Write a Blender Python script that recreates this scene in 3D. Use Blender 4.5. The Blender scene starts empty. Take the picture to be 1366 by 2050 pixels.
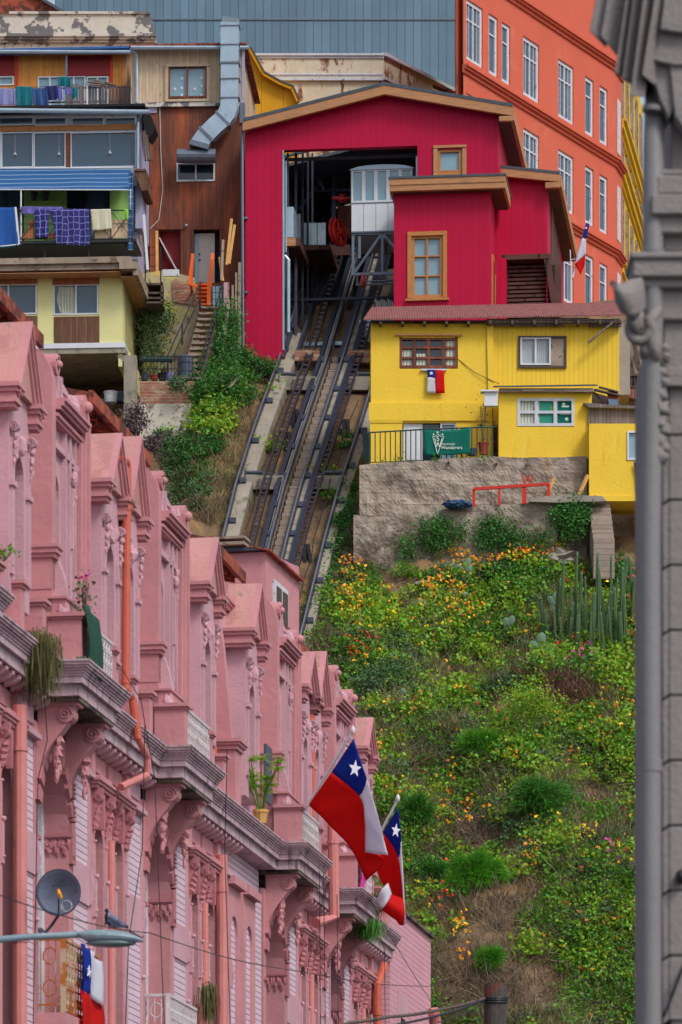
import bpy, math, random
import numpy as np
from mathutils import Vector, noise
random.seed(7); RNG = np.random.default_rng(7)
F = 9000.0; CX = 683.0; HY = 2960.0; CZ = 1.6
scene = bpy.context.scene; COL = scene.collection
def P(px, py, Y): return Vector(((px-CX)/F*Y, Y, CZ+(HY-py)/F*Y))

# ---------------------------------------------------------------- mesh builder
class MB:
    def __init__(s): s.v = []; s.f = []; s.m = []; s.cur = 0
    def poly(s, pts):
        n = len(s.v); s.v += [tuple(p) for p in pts]; s.f.append(tuple(range(n, n+len(pts)))); s.m.append(s.cur)
    def add(s, vs, fs):
        n = len(s.v); s.v += [tuple(p) for p in vs]
        for f in fs: s.f.append(tuple(i+n for i in f)); s.m.append(s.cur)
    def prism(s, pts, vec):
        k = len(pts); a = [Vector(p) for p in pts]; b = [p+Vector(vec) for p in a]
        s.add(a+b, [tuple(range(k))[::-1], tuple(range(k, 2*k))]+[(i, (i+1) % k, (i+1) % k+k, i+k) for i in range(k)])
    def hexa(s, c):   # 8 corners: bottom 4, top 4
        s.add(c, [(3, 2, 1, 0), (4, 5, 6, 7), (0, 1, 5, 4), (1, 2, 6, 5), (2, 3, 7, 6), (3, 0, 4, 7)])
    def box(s, x0, x1, y0, y1, z0, z1):
        s.hexa([(x0, y0, z0), (x1, y0, z0), (x1, y1, z0), (x0, y1, z0), (x0, y0, z1), (x1, y0, z1), (x1, y1, z1), (x0, y1, z1)])
    def tube(s, pts, r, n=8, caps=True):
        pts = [Vector(p) for p in pts]; rs = r if isinstance(r, (list, tuple)) else [r]*len(pts)
        base = len(s.v); up = None
        for i, p in enumerate(pts):
            d = (pts[min(i+1, len(pts)-1)]-pts[max(i-1, 0)])
            d = d.normalized() if d.length > 1e-9 else Vector((0, 0, 1))
            if up is None: up = Vector((0, 0, 1)) if abs(d.z) < .9 else Vector((0, 1, 0))
            a = d.cross(up)
            if a.length < 1e-6: a = d.cross(Vector((1, 0, 0)))
            a.normalize(); b = a.cross(d).normalized(); up = b
            for k in range(n):
                t = 2*math.pi*k/n; s.v.append(tuple(p+(a*math.cos(t)+b*math.sin(t))*rs[i]))
        for i in range(len(pts)-1):
            for k in range(n):
                s.f.append((base+i*n+k, base+i*n+(k+1) % n, base+(i+1)*n+(k+1) % n, base+(i+1)*n+k)); s.m.append(s.cur)
        if caps:
            s.f.append(tuple(base+k for k in range(n))[::-1]); s.m.append(s.cur)
            e = base+(len(pts)-1)*n; s.f.append(tuple(e+k for k in range(n))); s.m.append(s.cur)
    def bar(s, a, b, w, h=None):   # square bar between points
        a = Vector(a); b = Vector(b); h = h or w; d = (b-a).normalized()
        up = Vector((0, 0, 1)) if abs(d.z) < .95 else Vector((0, 1, 0))
        x = d.cross(up).normalized()*w/2; y = x.cross(d).normalized()*h/2
        s.hexa([a-x-y, a+x-y, b+x-y, b-x-y, a-x+y, a+x+y, b+x+y, b-x+y])
    def ball(s, c, rx, ry=None, rz=None, nu=12, nv=8, rough=0):
        ry = ry or rx; rz = rz or rx; c = Vector(c); base = len(s.v)
        for j in range(nv+1):
            ph = math.pi*j/nv
            for i in range(nu):
                t = 2*math.pi*i/nu; d = Vector((math.sin(ph)*math.cos(t), math.sin(ph)*math.sin(t), math.cos(ph)))
                k = 1+rough*noise.noise((c+d)*3.1) if rough else 1
                s.v.append((c.x+d.x*rx*k, c.y+d.y*ry*k, c.z+d.z*rz*k))
        for j in range(nv):
            for i in range(nu):
                s.f.append((base+j*nu+i, base+j*nu+(i+1) % nu, base+(j+1)*nu+(i+1) % nu, base+(j+1)*nu+i)); s.m.append(s.cur)
    def lathe(s, c, prof, n=16):   # prof (r,z) around vertical axis at c
        c = Vector(c); base = len(s.v)
        for r, z in prof:
            for k in range(n):
                t = 2*math.pi*k/n; s.v.append((c.x+r*math.cos(t), c.y+r*math.sin(t), c.z+z))
        for j in range(len(prof)-1):
            for k in range(n):
                s.f.append((base+j*n+k, base+j*n+(k+1) % n, base+(j+1)*n+(k+1) % n, base+(j+1)*n+k)); s.m.append(s.cur)
    def patch(s, net, nu=10, nv=10, fn=None, cell=None):  # net rows of Vectors, Catmull-Rom
        R = len(net); C = len(net[0])
        def cr(p0, p1, p2, p3, t): return .5*((2*p1)+(p2-p0)*t+(2*p0-5*p1+4*p2-p3)*t*t+(3*p1-p0-3*p2+p3)*t**3)
        def ev(row, t):
            k = len(row)-1; x = t*k; i = min(int(x), k-1); f = x-i
            g = lambda j: row[j] if 0 <= j <= k else (2*row[0]-row[1] if j < 0 else 2*row[k]-row[k-1])
            return cr(g(i-1), g(i), g(i+1), g(i+2), f)
        base = len(s.v)
        for a in range(nu+1):
            for b in range(nv+1):
                u = a/nu; v = b/nv
                p = ev([ev([Vector(q) for q in row], v) for row in net], u)
                if fn: p = p+Vector(fn(u, v))
                s.v.append(tuple(p))
        for a in range(nu):
            for b in range(nv):
                i = base+a*(nv+1)+b; s.f.append((i, i+1, i+nv+2, i+nv+1)); s.m.append(cell((a+.5)/nu, (b+.5)/nv) if cell else s.cur)

def obj(name, mb, mat=None, parent=None, smooth=False, thick=0, bevel=0, loc=None, **kw):
    o = link_mesh(name, mb.v, mb.f, mat, parent, mb.m, smooth, loc)
    if thick:
        md = o.modifiers.new('s', 'SOLIDIFY'); md.thickness = thick; md.offset = 0
    if bevel:
        md = o.modifiers.new('b', 'BEVEL'); md.width = bevel; md.segments = 1; md.limit_method = 'ANGLE'
    for k, v in kw.items(): o[k] = v
    return o
def link_mesh(name, v, f, mat, parent=None, mi=None, smooth=False, loc=None):
    me = bpy.data.meshes.new(name)
    off = parent.location if parent is not None else None
    if parent is not None and parent.parent is not None: off = parent.location+parent.parent.location
    if loc is not None: off = Vector(loc)
    if off is None:
        a = np.array(v); off = Vector((float((a[:, 0].min()+a[:, 0].max())/2), float((a[:, 1].min()+a[:, 1].max())/2), float(a[:, 2].min())))
    v2 = [(p[0]-off.x, p[1]-off.y, p[2]-off.z) for p in v]
    me.from_pydata(v2, [], f)
    mats = mat if isinstance(mat, (list, tuple)) else [mat]
    for m in mats: me.materials.append(m)
    if mi is not None and len(mats) > 1: me.polygons.foreach_set('material_index', mi)
    if smooth: me.polygons.foreach_set('use_smooth', [True]*len(f))
    me.update()
    o = bpy.data.objects.new(name, me); COL.objects.link(o)
    if parent is not None: o.parent = parent
    else: o.location = off
    return o
def thing(name, label, cat, loc, group=None):
    o = bpy.data.objects.new(name, None); COL.objects.link(o); o.location = Vector(loc); o.empty_display_size = .3
    tag(o, label, cat, group); return o
def tag(o, label=None, cat=None, group=None, kind=None):
    if label: o['label'] = label
    if cat: o['category'] = cat
    if group: o['group'] = group
    if kind: o['kind'] = kind
    return o
def fix(name, label, cat, mb, mat, group=None, **kw):   # a thing that is one mesh
    return tag(obj(name, mb, mat, **kw), label, cat, group)
def struct(name, mb, mat, kind='structure', **kw): return tag(obj(name, mb, mat, **kw), kind=kind)
def copy_tree(o, parent=None):
    c = o.copy(); COL.objects.link(c); c.parent = parent
    for ch in list(o.children): copy_tree(ch, c)
    return c

# ---------------------------------------------------------------- facade frames
class Fr:
    """vertical plane: anchor pixel/depth, angle th (deg): +u goes right and (th>0) nearer; d = towards the camera"""
    def __init__(s, px, Y, th=0):
        t = math.radians(th); s.o = Vector(((px-CX)/F*Y, Y)); s.c = math.cos(t); s.s = math.sin(t)
        s.U = Vector((s.c, -s.s, 0)); s.N = Vector((-s.s, -s.c, 0))
    def q(s, px, py, d=0):
        r = (px-CX)/F; Y = (s.o.x*s.s+s.o.y*s.c-d)/(r*s.s+s.c); X = r*Y
        u = ((X-s.o.x)*s.c-(Y-s.o.y)*s.s)
        return u, CZ+(HY-py)/F*Y
    def w(s, u, z, d=0):
        return Vector((s.o.x+u*s.c-d*s.s, s.o.y-u*s.s-d*s.c, z))
    def p(s, px, py, d=0): return s.w(*s.q(px, py, d), d)
    def ub(s, mb, u0, u1, z0, z1, d0, d1):
        mb.hexa([s.w(u0, z0, d1), s.w(u1, z0, d1), s.w(u1, z0, d0), s.w(u0, z0, d0), s.w(u0, z1, d1), s.w(u1, z1, d1), s.w(u1, z1, d0), s.w(u0, z1, d0)])
    def rect(s, px0, py0, px1, py1, d):
        u0, z1 = s.q(px0, py0, d); u1, _ = s.q(px1, py0, d); _, z0 = s.q(px0, py1, d); return u0, u1, z0, z1
    def b(s, mb, px0, py0, px1, py1, d0, d1):   # pixel box, rect measured on its front face d1
        u0, u1, z0, z1 = s.rect(px0, py0, px1, py1, d1); s.ub(mb, u0, u1, z0, z1, d0, d1)
    def pr(s, mb, pts, d0, d1):                 # pixel polygon extruded
        a = [s.p(x, y, d1) for x, y in pts]; mb.prism(a, s.N*(d0-d1))
    def wall(s, mb, R, holes, d, depth=.25, back=None):
        """rect wall (px) with rectangular holes (px) at plane d, with reveals 'depth' deep"""
        u0, u1, z0, z1 = s.rect(*R, d); hs = [s.rect(*h, d) for h in holes]
        s.uwall(mb, u0, u1, z0, z1, hs, d, depth)
    def uwall(s, mb, u0, u1, z0, z1, hs, d, depth=.25):
        us = sorted(set([u0, u1]+[min(max(x, u0), u1) for h in hs for x in h[:2]])); zs = sorted(set([z0, z1]+[min(max(x, z0), z1) for h in hs for x in h[2:]]))
        for i in range(len(us)-1):
            for j in range(len(zs)-1):
                a, b, c, e = us[i], us[i+1], zs[j], zs[j+1]
                if b-a < 1e-5 or e-c < 1e-5: continue
                mu, mz = (a+b)/2, (c+e)/2
                if any(h[0] < mu < h[1] and h[2] < mz < h[3] for h in hs): continue
                mb.poly([s.w(a, c, d), s.w(b, c, d), s.w(b, e, d), s.w(a, e, d)])
        for a, b, c, e in hs:
            D = d-depth
            mb.poly([s.w(a, c, d), s.w(a, e, d), s.w(a, e, D), s.w(a, c, D)]); mb.poly([s.w(b, c, D), s.w(b, e, D), s.w(b, e, d), s.w(b, c, d)])
            mb.poly([s.w(a, e, d), s.w(b, e, d), s.w(b, e, D), s.w(a, e, D)]); mb.poly([s.w(a, c, D), s.w(b, c, D), s.w(b, c, d), s.w(a, c, d)])

def window(fr, par, R, d, fm, gm, fw=.06, cols=2, rows=1, fd=.05, uz=None, name='window', pane=True, bars=None, label=None, hz=None, thin=.03):
    """frame + mullions (mesh) with a pane sub-part. d: plane of the glass"""
    u0, u1, z0, z1 = uz if uz else fr.rect(*R, d)
    m = MB(); g = fd
    fr.ub(m, u0, u0+fw, z0, z1, d-.03, d+g); fr.ub(m, u1-fw, u1, z0, z1, d-.03, d+g)
    fr.ub(m, u0+fw, u1-fw, z0, z0+fw, d-.03, d+g-.002); fr.ub(m, u0+fw, u1-fw, z1-fw, z1, d-.03, d+g-.002)
    for i in range(1, cols):
        c = u0+(u1-u0)*i/cols; fr.ub(m, c-thin, c+thin, z0+fw, z1-fw, d-.02, d+g-.008)
    hs = hz if hz is not None else [i/rows for i in range(1, rows)]
    for h in hs:
        c = z0+(z1-z0)*h; fr.ub(m, u0+fw, u1-fw, c-thin*.8, c+thin*.8, d-.02, d+g-.012)
    if bars:
        for a in bars:
            c = u0+(u1-u0)*a; fr.ub(m, c-.012, c+.012, z0+fw, z1-fw, d-.02, d+g-.015)
    o = obj(name, m, fm, par)
    if label: o['label'] = label
    if pane:
        m = MB(); m.poly([fr.w(u0+fw*.5, z0+fw*.5, d), fr.w(u1-fw*.5, z0+fw*.5, d), fr.w(u1-fw*.5, z1-fw*.5, d), fr.w(u0+fw*.5, z1-fw*.5, d)])
        obj('pane', m, gm, o)
    return o

# ---------------------------------------------------------------- materials
def H(h):
    c = [int(h[i:i+2], 16)/255 for i in (0, 2, 4)]
    return tuple((x/12.92 if x <= .04045 else ((x+.055)/1.055)**2.4) for x in c)+(1,)
def mat(name, h, rough=.75, var=.12, vs=2.0, h2=None, s2=1.5, t2=.58, w2=.06, ribs=None, bump=.15, bs=25, metal=0, isl=0, stretch=(1, 1, 1), spec=.4, h3=None, s3=5, t3=.6, trans=0, st2=(1, 1, 1), islc=None, cl=None):
    m = bpy.data.materials.new(name); m.use_nodes = True; nt = m.node_tree; N = nt.nodes; L = nt.links
    bs_ = N['Principled BSDF']; bs_.inputs['Roughness'].default_value = rough; bs_.inputs['Metallic'].default_value = metal
    bs_.inputs['Specular IOR Level'].default_value = spec
    tc = N.new('ShaderNodeTexCoord')
    def mp(st):
        k = N.new('ShaderNodeMapping'); k.inputs['Scale'].default_value = st; L.new(tc.outputs['Object'], k.inputs[0]); return k.outputs[0]
    def noi(scale, st, det=5, ro=.6):
        n = N.new('ShaderNodeTexNoise'); n.inputs['Scale'].default_value = scale; n.inputs['Detail'].default_value = det; n.inputs['Roughness'].default_value = ro
        L.new(mp(st), n.inputs['Vector']); return n.outputs['Fac']
    def mth(op, a, b=None, c=None):
        n = N.new('ShaderNodeMath'); n.operation = op
        for i, x in enumerate((a, b, c)):
            if x is None: continue
            if isinstance(x, (int, float)): n.inputs[i].default_value = x
            else: L.new(x, n.inputs[i])
        return n.outputs[0]
    def mix(f, a, b, mode='MIX'):
        n = N.new('ShaderNodeMix'); n.data_type = 'RGBA'; n.blend_type = mode
        for i, x in ((0, f), (6, a), (7, b)):
            if isinstance(x, (int, float)): n.inputs[i].default_value = x
            elif isinstance(x, tuple): n.inputs[i].default_value = x
            else: L.new(x, n.inputs[i])
        return n.outputs[2]
    def ramp(f, lo, hi):
        n = N.new('ShaderNodeMapRange'); n.inputs[1].default_value = lo; n.inputs[2].default_value = hi; L.new(f, n.inputs[0]); return n.outputs[0]
    c = H(h); dark = tuple(x*(1-var) for x in c[:3])+(1,); light = tuple(min(1, x*(1+var)) for x in c[:3])+(1,)
    col = mix(ramp(noi(vs, stretch), .3, .7), dark, light)
    if isl or islc:
        g = N.new('ShaderNodeNewGeometry')
        if islc: col = mix(mth('MULTIPLY', g.outputs['Random Per Island'], 1.0), col, H(islc))
        if isl:
            v = mth('MULTIPLY_ADD', g.outputs['Random Per Island'], 2*isl, 1-isl); hs = N.new('ShaderNodeHueSaturation')
            L.new(v, hs.inputs['Value']); L.new(col, hs.inputs['Color'])
            L.new(mth('MULTIPLY_ADD', g.outputs['Random Per Island'], .05, .475), hs.inputs['Hue']); col = hs.outputs[0]
    if cl: col = mix(ramp(noi(cl[1], (1, 1, 1), 3, .5), cl[2], cl[2]+.12), col, H(cl[0]))
    height = None
    if ribs:   # (axis vector, period, groove frac, groove colour or None, plank variation)
        ax, per, gw, gc, pv = ribs
        vm = N.new('ShaderNodeVectorMath'); vm.operation = 'DOT_PRODUCT'; L.new(tc.outputs['Object'], vm.inputs[0]); vm.inputs[1].default_value = ax
        x = mth('DIVIDE', vm.outputs['Value'], per); fr_ = mth('FRACT', x); idx = mth('FLOOR', x)
        gro = mth('LESS_THAN', fr_, gw)
        if pv:
            wn = N.new('ShaderNodeTexWhiteNoise'); wn.noise_dimensions = '1D'; L.new(idx, wn.inputs['W'])
            hs = N.new('ShaderNodeHueSaturation'); L.new(mth('MULTIPLY_ADD', wn.outputs['Value'], 2*pv, 1-pv), hs.inputs['Value']); L.new(col, hs.inputs['Color']); col = hs.outputs[0]
        if gc: col = mix(gro, col, H(gc))
        height = mth('SUBTRACT', 1.0, gro)
        if gw >= .3: height = mth('SINE', mth('MULTIPLY', x, 6.2832))
    if h2: col = mix(ramp(noi(s2, st2, 8, .65), t2, t2+w2), col, H(h2))
    if h3: col = mix(ramp(noi(s3, st2, 8, .7), t3, t3+w2), col, H(h3))
    L.new(col, bs_.inputs['Base Color'])
    if bump or height is not None:
        bn = N.new('ShaderNodeBump'); bn.inputs['Strength'].default_value = .6; bn.inputs['Distance'].default_value = .02
        nf = mth('MULTIPLY', noi(bs, stretch, 3), bump*3)
        if height is not None: nf = mth('ADD', nf, mth('MULTIPLY', height, .8))
        L.new(nf, bn.inputs['Height']); L.new(bn.outputs[0], bs_.inputs['Normal'])
    if trans:
        bs_.inputs['Transmission Weight'].default_value = trans
    return m
X = (1, 0, 0); YA = (0, 1, 0); Z = (0, 0, 1)
M = {}
def dm(k, *a, **kw): M[k] = mat(k, *a, **kw)
dm('pink', 'c0868c', var=.11, vs=1.1, h2='9a7672', s2=1.5, t2=.60, w2=.22, st2=(1.6, 1.6, .35), bump=.3, bs=9, h3='7d706a', s3=3.2, t3=.69)
dm('pink_light', 'c49aa6', var=.09, vs=1.2, h2='a8848a', s2=1.6, t2=.58, w2=.2, st2=(1.6, 1.6, .35), bump=.25, h3='82757a', s3=4, t3=.70)
dm('pink_peach', 'c08c88', var=.10, vs=1.4, h2='9c877c', s2=4, t2=.58, w2=.05, bump=.3, h3='b4807c', s3=1.5, t3=.52)  # gable slopes: peach from light on the upward faces, put into the colour
dm('pink_deep', 'b0727a', var=.08, vs=1.1, bump=.1)
dm('siding', 'd6bccb', var=.07, vs=1.6, ribs=(Z, .085, .13, '5c4a5e', .04), h2='cfb2b8', s2=4, t2=.66, bump=.08)
dm('siding_annex', 'd09aa8', var=.06, vs=1.2, ribs=(Z, .10, .10, 'a06c78', .03), bump=.08)
dm('cornice', 'b89ea8', var=.18, vs=3.5, h2='4e4346', s2=5, t2=.53, w2=.16, h3='d9c9d0', s3=7, t3=.6, bump=.6, bs=12, st2=(1.6, 1.6, .25))
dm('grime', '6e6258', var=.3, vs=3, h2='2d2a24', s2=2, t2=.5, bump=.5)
dm('terracotta', 'c25f4c', rough=.5, var=.1, vs=3, h2='b84a30', s2=5, t2=.6)
dm('pipe_pink', 'cb7f7c', rough=.5, var=.1, vs=3, h2='a86a5a', s2=5, t2=.64)
dm('rust', '9c4c38', rough=.8, var=.25, vs=4, h2='5a2f28', s2=3, t2=.5, h3='c46a44', s3=6, t3=.62, bump=.3)
dm('rust_roof', '8a5450', rough=.75, var=.14, vs=3, ribs=(X, .09, .4, None, 0), h2='6a3f3c', s2=3.5, t2=.56, bump=.2)
dm('crimson', 'b8003c', rough=.55, var=.05, vs=.5, ribs=((math.cos(math.radians(6.3)), -math.sin(math.radians(6.3)), 0), .24, .07, 'a80538', .035), bump=.03, spec=.25, h2='a20638', s2=.8, t2=.56, w2=.3, st2=(2, 2, .3))
dm('crimson_side', 'b8003c', rough=.55, var=.05, vs=.5, ribs=((.11, 1, 0), .24, .07, 'a80538', .03), bump=.03, spec=.25)
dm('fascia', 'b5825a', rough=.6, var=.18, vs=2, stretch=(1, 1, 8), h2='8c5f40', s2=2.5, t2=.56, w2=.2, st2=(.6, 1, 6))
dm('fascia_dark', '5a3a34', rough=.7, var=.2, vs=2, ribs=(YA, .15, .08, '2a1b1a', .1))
dm('frame_wood', 'b87a42', rough=.55, var=.15, vs=3, stretch=(3, 3, 1))
dm('roofing', '46505c', rough=.6, var=.15, vs=4)
dm('glass', '3f566a', rough=.12, var=.12, vs=.5, bump=.0, spec=.7)
dm('glass_light', '7f9fb0', rough=.15, var=.14, vs=.6, bump=.0, spec=.7)
dm('glass_dark', '1c2a38', rough=.1, var=.2, vs=.8, bump=.0, spec=.7)
dm('glass_curtain', 'a9b0b4', rough=.3, var=.1, vs=1, ribs=(X, .07, .4, None, 0), bump=0)
dm('curtain', 'c9cdbf', rough=.8, var=.1, ribs=(X, .11, .4, 'a9ac9c', .05), bump=.1)
dm('poster_green', '1f8a72', rough=.6, var=.1, h2='7ab04c', s2=2.2, t2=.6)
dm('white', 'd5d9e2', rough=.5, var=.05, h2='a6acb8', s2=3, t2=.66)
dm('white_worn', 'c9ccd6', rough=.7, var=.1, vs=4, h2='6f7482', s2=6, t2=.6, bump=.3)
dm('dark', '17161a', rough=.8, var=.2)
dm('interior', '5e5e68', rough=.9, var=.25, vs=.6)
dm('steel', '6d7686', rough=.45, metal=.4, var=.15, vs=3, h2='4a4f5a', s2=4, t2=.6)
dm('steel_dark', '454a5a', rough=.5, metal=.3, var=.2, vs=3)
dm('girder', '323a4c', rough=.4, metal=.3, var=.15, vs=2, h2='6b6f80', s2=5, t2=.64)
dm('girder_top', '6c7482', rough=.4, metal=.2, var=.15, vs=2)
dm('rail', '4a4550', rough=.4, metal=.6, var=.2, vs=5, h2='6b4a40', s2=6, t2=.58)
dm('galv', 'a4b8c8', rough=.35, metal=.35, var=.1, vs=2, h2='7d93a8', s2=2.2, t2=.56, w2=.2)
dm('concrete', '9a9188', var=.16, vs=1.4, h2='6d655e', s2=1.6, t2=.56, w2=.2, bump=.4, bs=8)
dm('concrete_beam', '958d80', var=.16, vs=1.4, h2='6b655c', s2=2.2, t2=.54, w2=.12, bump=.4, bs=8, h3='c3b68c', s3=1.3, t3=.6)
dm('concrete_wall', '9c8e82', var=.2, vs=1.2, ribs=(Z, .41, .03, '6e6056', .02), h2='5c4d43', s2=.55, t2=.50, w2=.16, h3='b0a496', s3=1.6, t3=.54, bump=1.6, bs=6, st2=(1, 1, .8), cl=('a08468', .5, .6))
dm('block', '9b8b80', var=.15, vs=2, ribs=(Z, .2, .08, '6a5c54', .1), bump=.4)
dm('old_wall', 'b9ab8c', var=.15, vs=1.5, h2='7b6a58', s2=1.8, t2=.52, w2=.1, h3='c9c062', s3=1.1, t3=.5, bump=.6)
dm('brick', '9b6552', var=.2, vs=4, ribs=(Z, .12, .14, 'a99a88', .22), h2='b4a288', s2=2.0, t2=.5, w2=.1, bump=.6, st2=(.6, 1, 2))
dm('plaster_white', 'cdc6ba', var=.12, vs=1.2, h2='8f8272', s2=1.5, t2=.52, bump=.3)
dm('yellow', 'eec73a', var=.05, vs=.8, h2='cf9a2a', s2=1.6, t2=.58, w2=.3, st2=(2, 2, .3), bump=.35, bs=10, h3='f0d254', s3=.9, t3=.55)
dm('yellow_board', 'eec73a', var=.05, vs=.9, ribs=(X, .17, .06, 'c4951c', .03), h2='d8a42a', s2=2.2, t2=.64, w2=.2, bump=.15)
dm('pale_yellow', 'dbd79a', var=.05, vs=1, h2='b5b27e', s2=1.6, t2=.64, w2=.25, bump=.25)
dm('cream_paint', 'b9afae', rough=.6, var=.04)
dm('ochre', 'd8b424', var=.1, vs=1, bump=.1)
dm('mustard', 'd89a08', var=.08, vs=1, ribs=(X, .9, .02, '8a6208', .03), bump=.1)
dm('orange', 'cb6048', var=.05, vs=.6, h2='b54f38', s2=1.4, t2=.62, w2=.15, bump=.15, bs=8, h3='d2705a', s3=.7, t3=.55)
dm('orange_trim', 'c65c42', var=.08, vs=1, bump=.1)
dm('blue_metal', '5f7c92', rough=.5, var=.14, vs=.35, ribs=(X, .38, .08, '42596e', .12), h2='44596c', s2=.7, t2=.58, w2=.3, bump=.1, st2=(1, 1, .25), h3='84a0b0', s3=.9, t3=.62)
dm('peeling', 'c9c2b8', var=.08, vs=2, h2='6f6a6c', s2=.9, t2=.52, w2=.02, h3='8a5a40', s3=3, t3=.64, bump=.3)
dm('peeling_rust', 'cfc4ae', var=.1, vs=2, h2='7d4a38', s2=1.1, t2=.55, w2=.05, h3='b08a50', s3=2, t3=.6, bump=.3, st2=(1.6, 1, .7))
dm('board_orange', 'd08a3e', rough=.6, var=.15, vs=2, ribs=(X, .12, .07, '9c5f28', .1), stretch=(4, 4, .6), h2='a8682c', s2=3, t2=.6)
dm('panel_red', '8a1c22', rough=.6, var=.1, vs=1)
dm('board_cream', 'c9b094', rough=.7, var=.14, vs=3, ribs=(X, .13, .07, '907a66', .08), stretch=(3, 3, .5), h2='a58a70', s2=4, t2=.6, st2=(1, 1, .4))
dm('board_brown', '74402f', rough=.7, var=.25, vs=2.2, ribs=(X, .13, .08, '33201e', .2), stretch=(3, 3, .35), h2='a4512c', s2=.8, t2=.48, w2=.2, h3='452a28', s3=2.5, t3=.58, st2=(2, 1, .35))
dm('board_grey', '7b6f6c', rough=.85, var=.25, vs=2, ribs=(X, .14, .1, '35302f', .2), stretch=(2, 2, .4))
dm('plank', '9a8a7c', rough=.85, var=.25, vs=2, stretch=(1, 1, .4), h2='6b5c50', s2=3, t2=.55)
dm('plank_dark', '5d5048', rough=.85, var=.25, vs=3, h2='3a3230', s2=3, t2=.55)
dm('plank_new', 'c99a5c', rough=.8, var=.15, vs=3)
dm('ribbed_wood', '6e4c38', rough=.7, var=.2, vs=3, ribs=(X, .11, .09, '2f2320', .18), stretch=(3, 3, .5))
dm('ribbed_orange', 'a0603c', rough=.7, var=.18, vs=3, ribs=(X, .11, .09, '5a3020', .14))
dm('orange_paint', 'e8641a', rough=.5, var=.08)
dm('red_paint', 'c8281c', rough=.5, var=.1, vs=4, h2='7c2018', s2=5, t2=.64)
dm('red_wheel', 'd42414', rough=.4, var=.08)
dm('awning', '22568c', rough=.7, var=.08, ribs=(Z, .25, .11, '9cb2c6', 0))
dm('blue_trim', '2f5fa0', rough=.6, var=.1)
dm('green_paint', '9ccc70', rough=.7, var=.06, bump=.1)
dm('lilac_wall', 'a9a6c4', rough=.8, var=.1, h2='8686a0', s2=2, t2=.6)
dm('black_iron', '22242c', rough=.5, var=.2)
dm('iron_green', '2c4a4a', rough=.5, var=.15)
dm('rail_white', 'c5bfc4', rough=.6, var=.12, vs=6, h2='a8743a', s2=4, t2=.62)
dm('rail_rusty', 'b8a488', rough=.7, var=.15, vs=6, h2='a8601e', s2=3, t2=.46)
dm('cloth_blue', '1d4f9a', rough=.9, var=.1); dm('cloth_teal', '2c8f9c', rough=.9, var=.12); dm('cloth_navy', '222a5c', rough=.9, var=.12)
dm('cloth_lilac', 'a9b0e0', rough=.9, var=.1); dm('cloth_denim', '2f4f80', rough=.9, var=.12); dm('cloth_cream', 'c9c4ae', rough=.9, var=.08)
dm('cloth_purple', '6a62b0', rough=.9, var=.12); dm('cloth_lime', '8fc04c', rough=.9, var=.12); dm('cloth_pink', 'd23a9a', rough=.9, var=.1, h2='e8b0d0', s2=6, t2=.5)
dm('flag_blue', '163cae', rough=.75, var=.05); dm('flag_red', 'e40e08', rough=.75, var=.04); dm('flag_white', 'e8eaf6', rough=.75, var=.03)
dm('star_white', 'e4e8f6', rough=.75, var=.02)
dm('banner', '0c8a78', rough=.8, var=.06, vs=3)
dm('banner_dark', '17483a', rough=.9, var=.15, h2='a08a60', s2=5, t2=.66)
dm('grass_dead', '5c5a36', rough=.9, var=.3, vs=4, isl=.4, bump=0)
dm('pole_wood', '4a4644', rough=.9, var=.25, vs=4, stretch=(4, 4, .5), h2='6b4034', s2=2, t2=.56, bump=.5)
dm('lettering', 'dfe8e4', rough=.8, var=.02)
dm('tarp', '1f3f66', rough=.5, var=.2, vs=6)
dm('plastic_grey', '4c5468', rough=.5, var=.1); dm('plastic_white', 'c9ccd4', rough=.5, var=.06); dm('pot_red', 'b8402a', rough=.7, var=.1)
dm('grey_stone', '868080', rough=.85, var=.10, vs=3, h2='6a6362', s2=2.2, t2=.6, w2=.2, bump=.25, bs=30)
dm('grey_pipe', '7c7a7e', rough=.5, var=.06, vs=3, h2='787480', s2=3, t2=.6, w2=.2, bump=.08)
dm('lamp_grey', '7d94a0', rough=.45, var=.08, vs=6, h2='a4b2b4', s2=9, t2=.62); dm('lamp_glass', '64787c', rough=.3, var=.08)
dm('dish', '66728a', rough=.55, var=.1, vs=5, h2='9b9290', s2=16, t2=.70); dm('dish_logo', '2c323e', rough=.6, var=.02); dm('amber', 'e89a14', rough=.5, var=.1)
dm('earth', '7c6246', var=.3, vs=.7, h2='54443a', s2=1.6, t2=.48, w2=.2, h3='a47a42', s3=.5, t3=.56, bump=2.0, bs=3.5, st2=(1.2, 1, .7))
dm('asphalt', '3c3c3e', var=.15, vs=2, bump=.3)
dm('trunk', '6d6058', var=.2, vs=6)
dm('leaf_ivy', '437830', rough=.55, var=.3, vs=1.5, isl=.45, bump=0)
dm('leaf_lime', 'a8be2a', rough=.55, var=.25, vs=1.2, isl=.4, bump=0, islc='6ca02c')
dm('leaf_dark', '4a6a3e', rough=.6, var=.3, vs=1.2, isl=.45, bump=0)
dm('leaf_mid', '7eaa28', rough=.6, var=.3, vs=.9, isl=.45, bump=0, islc='467826')
dm('leaf_bright', '5a9a26', rough=.6, var=.2, vs=1.2, isl=.35, bump=0)
dm('leaf_fern', '467e28', rough=.6, var=.2, vs=1.2, isl=.4, bump=0)
dm('leaf_purple', '5a4650', rough=.7, var=.2, vs=2, isl=.4, bump=0)
dm('straw', 'a08c6c', rough=.9, var=.3, vs=2, isl=.35, bump=0, islc='6e5c50')
dm('twig', '6d5c54', rough=.9, var=.3, vs=2, isl=.4, bump=0, islc='8c7a6c')
dm('dead_rose', '8a6458', rough=.9, var=.2, vs=2, isl=.35, bump=0)
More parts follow.
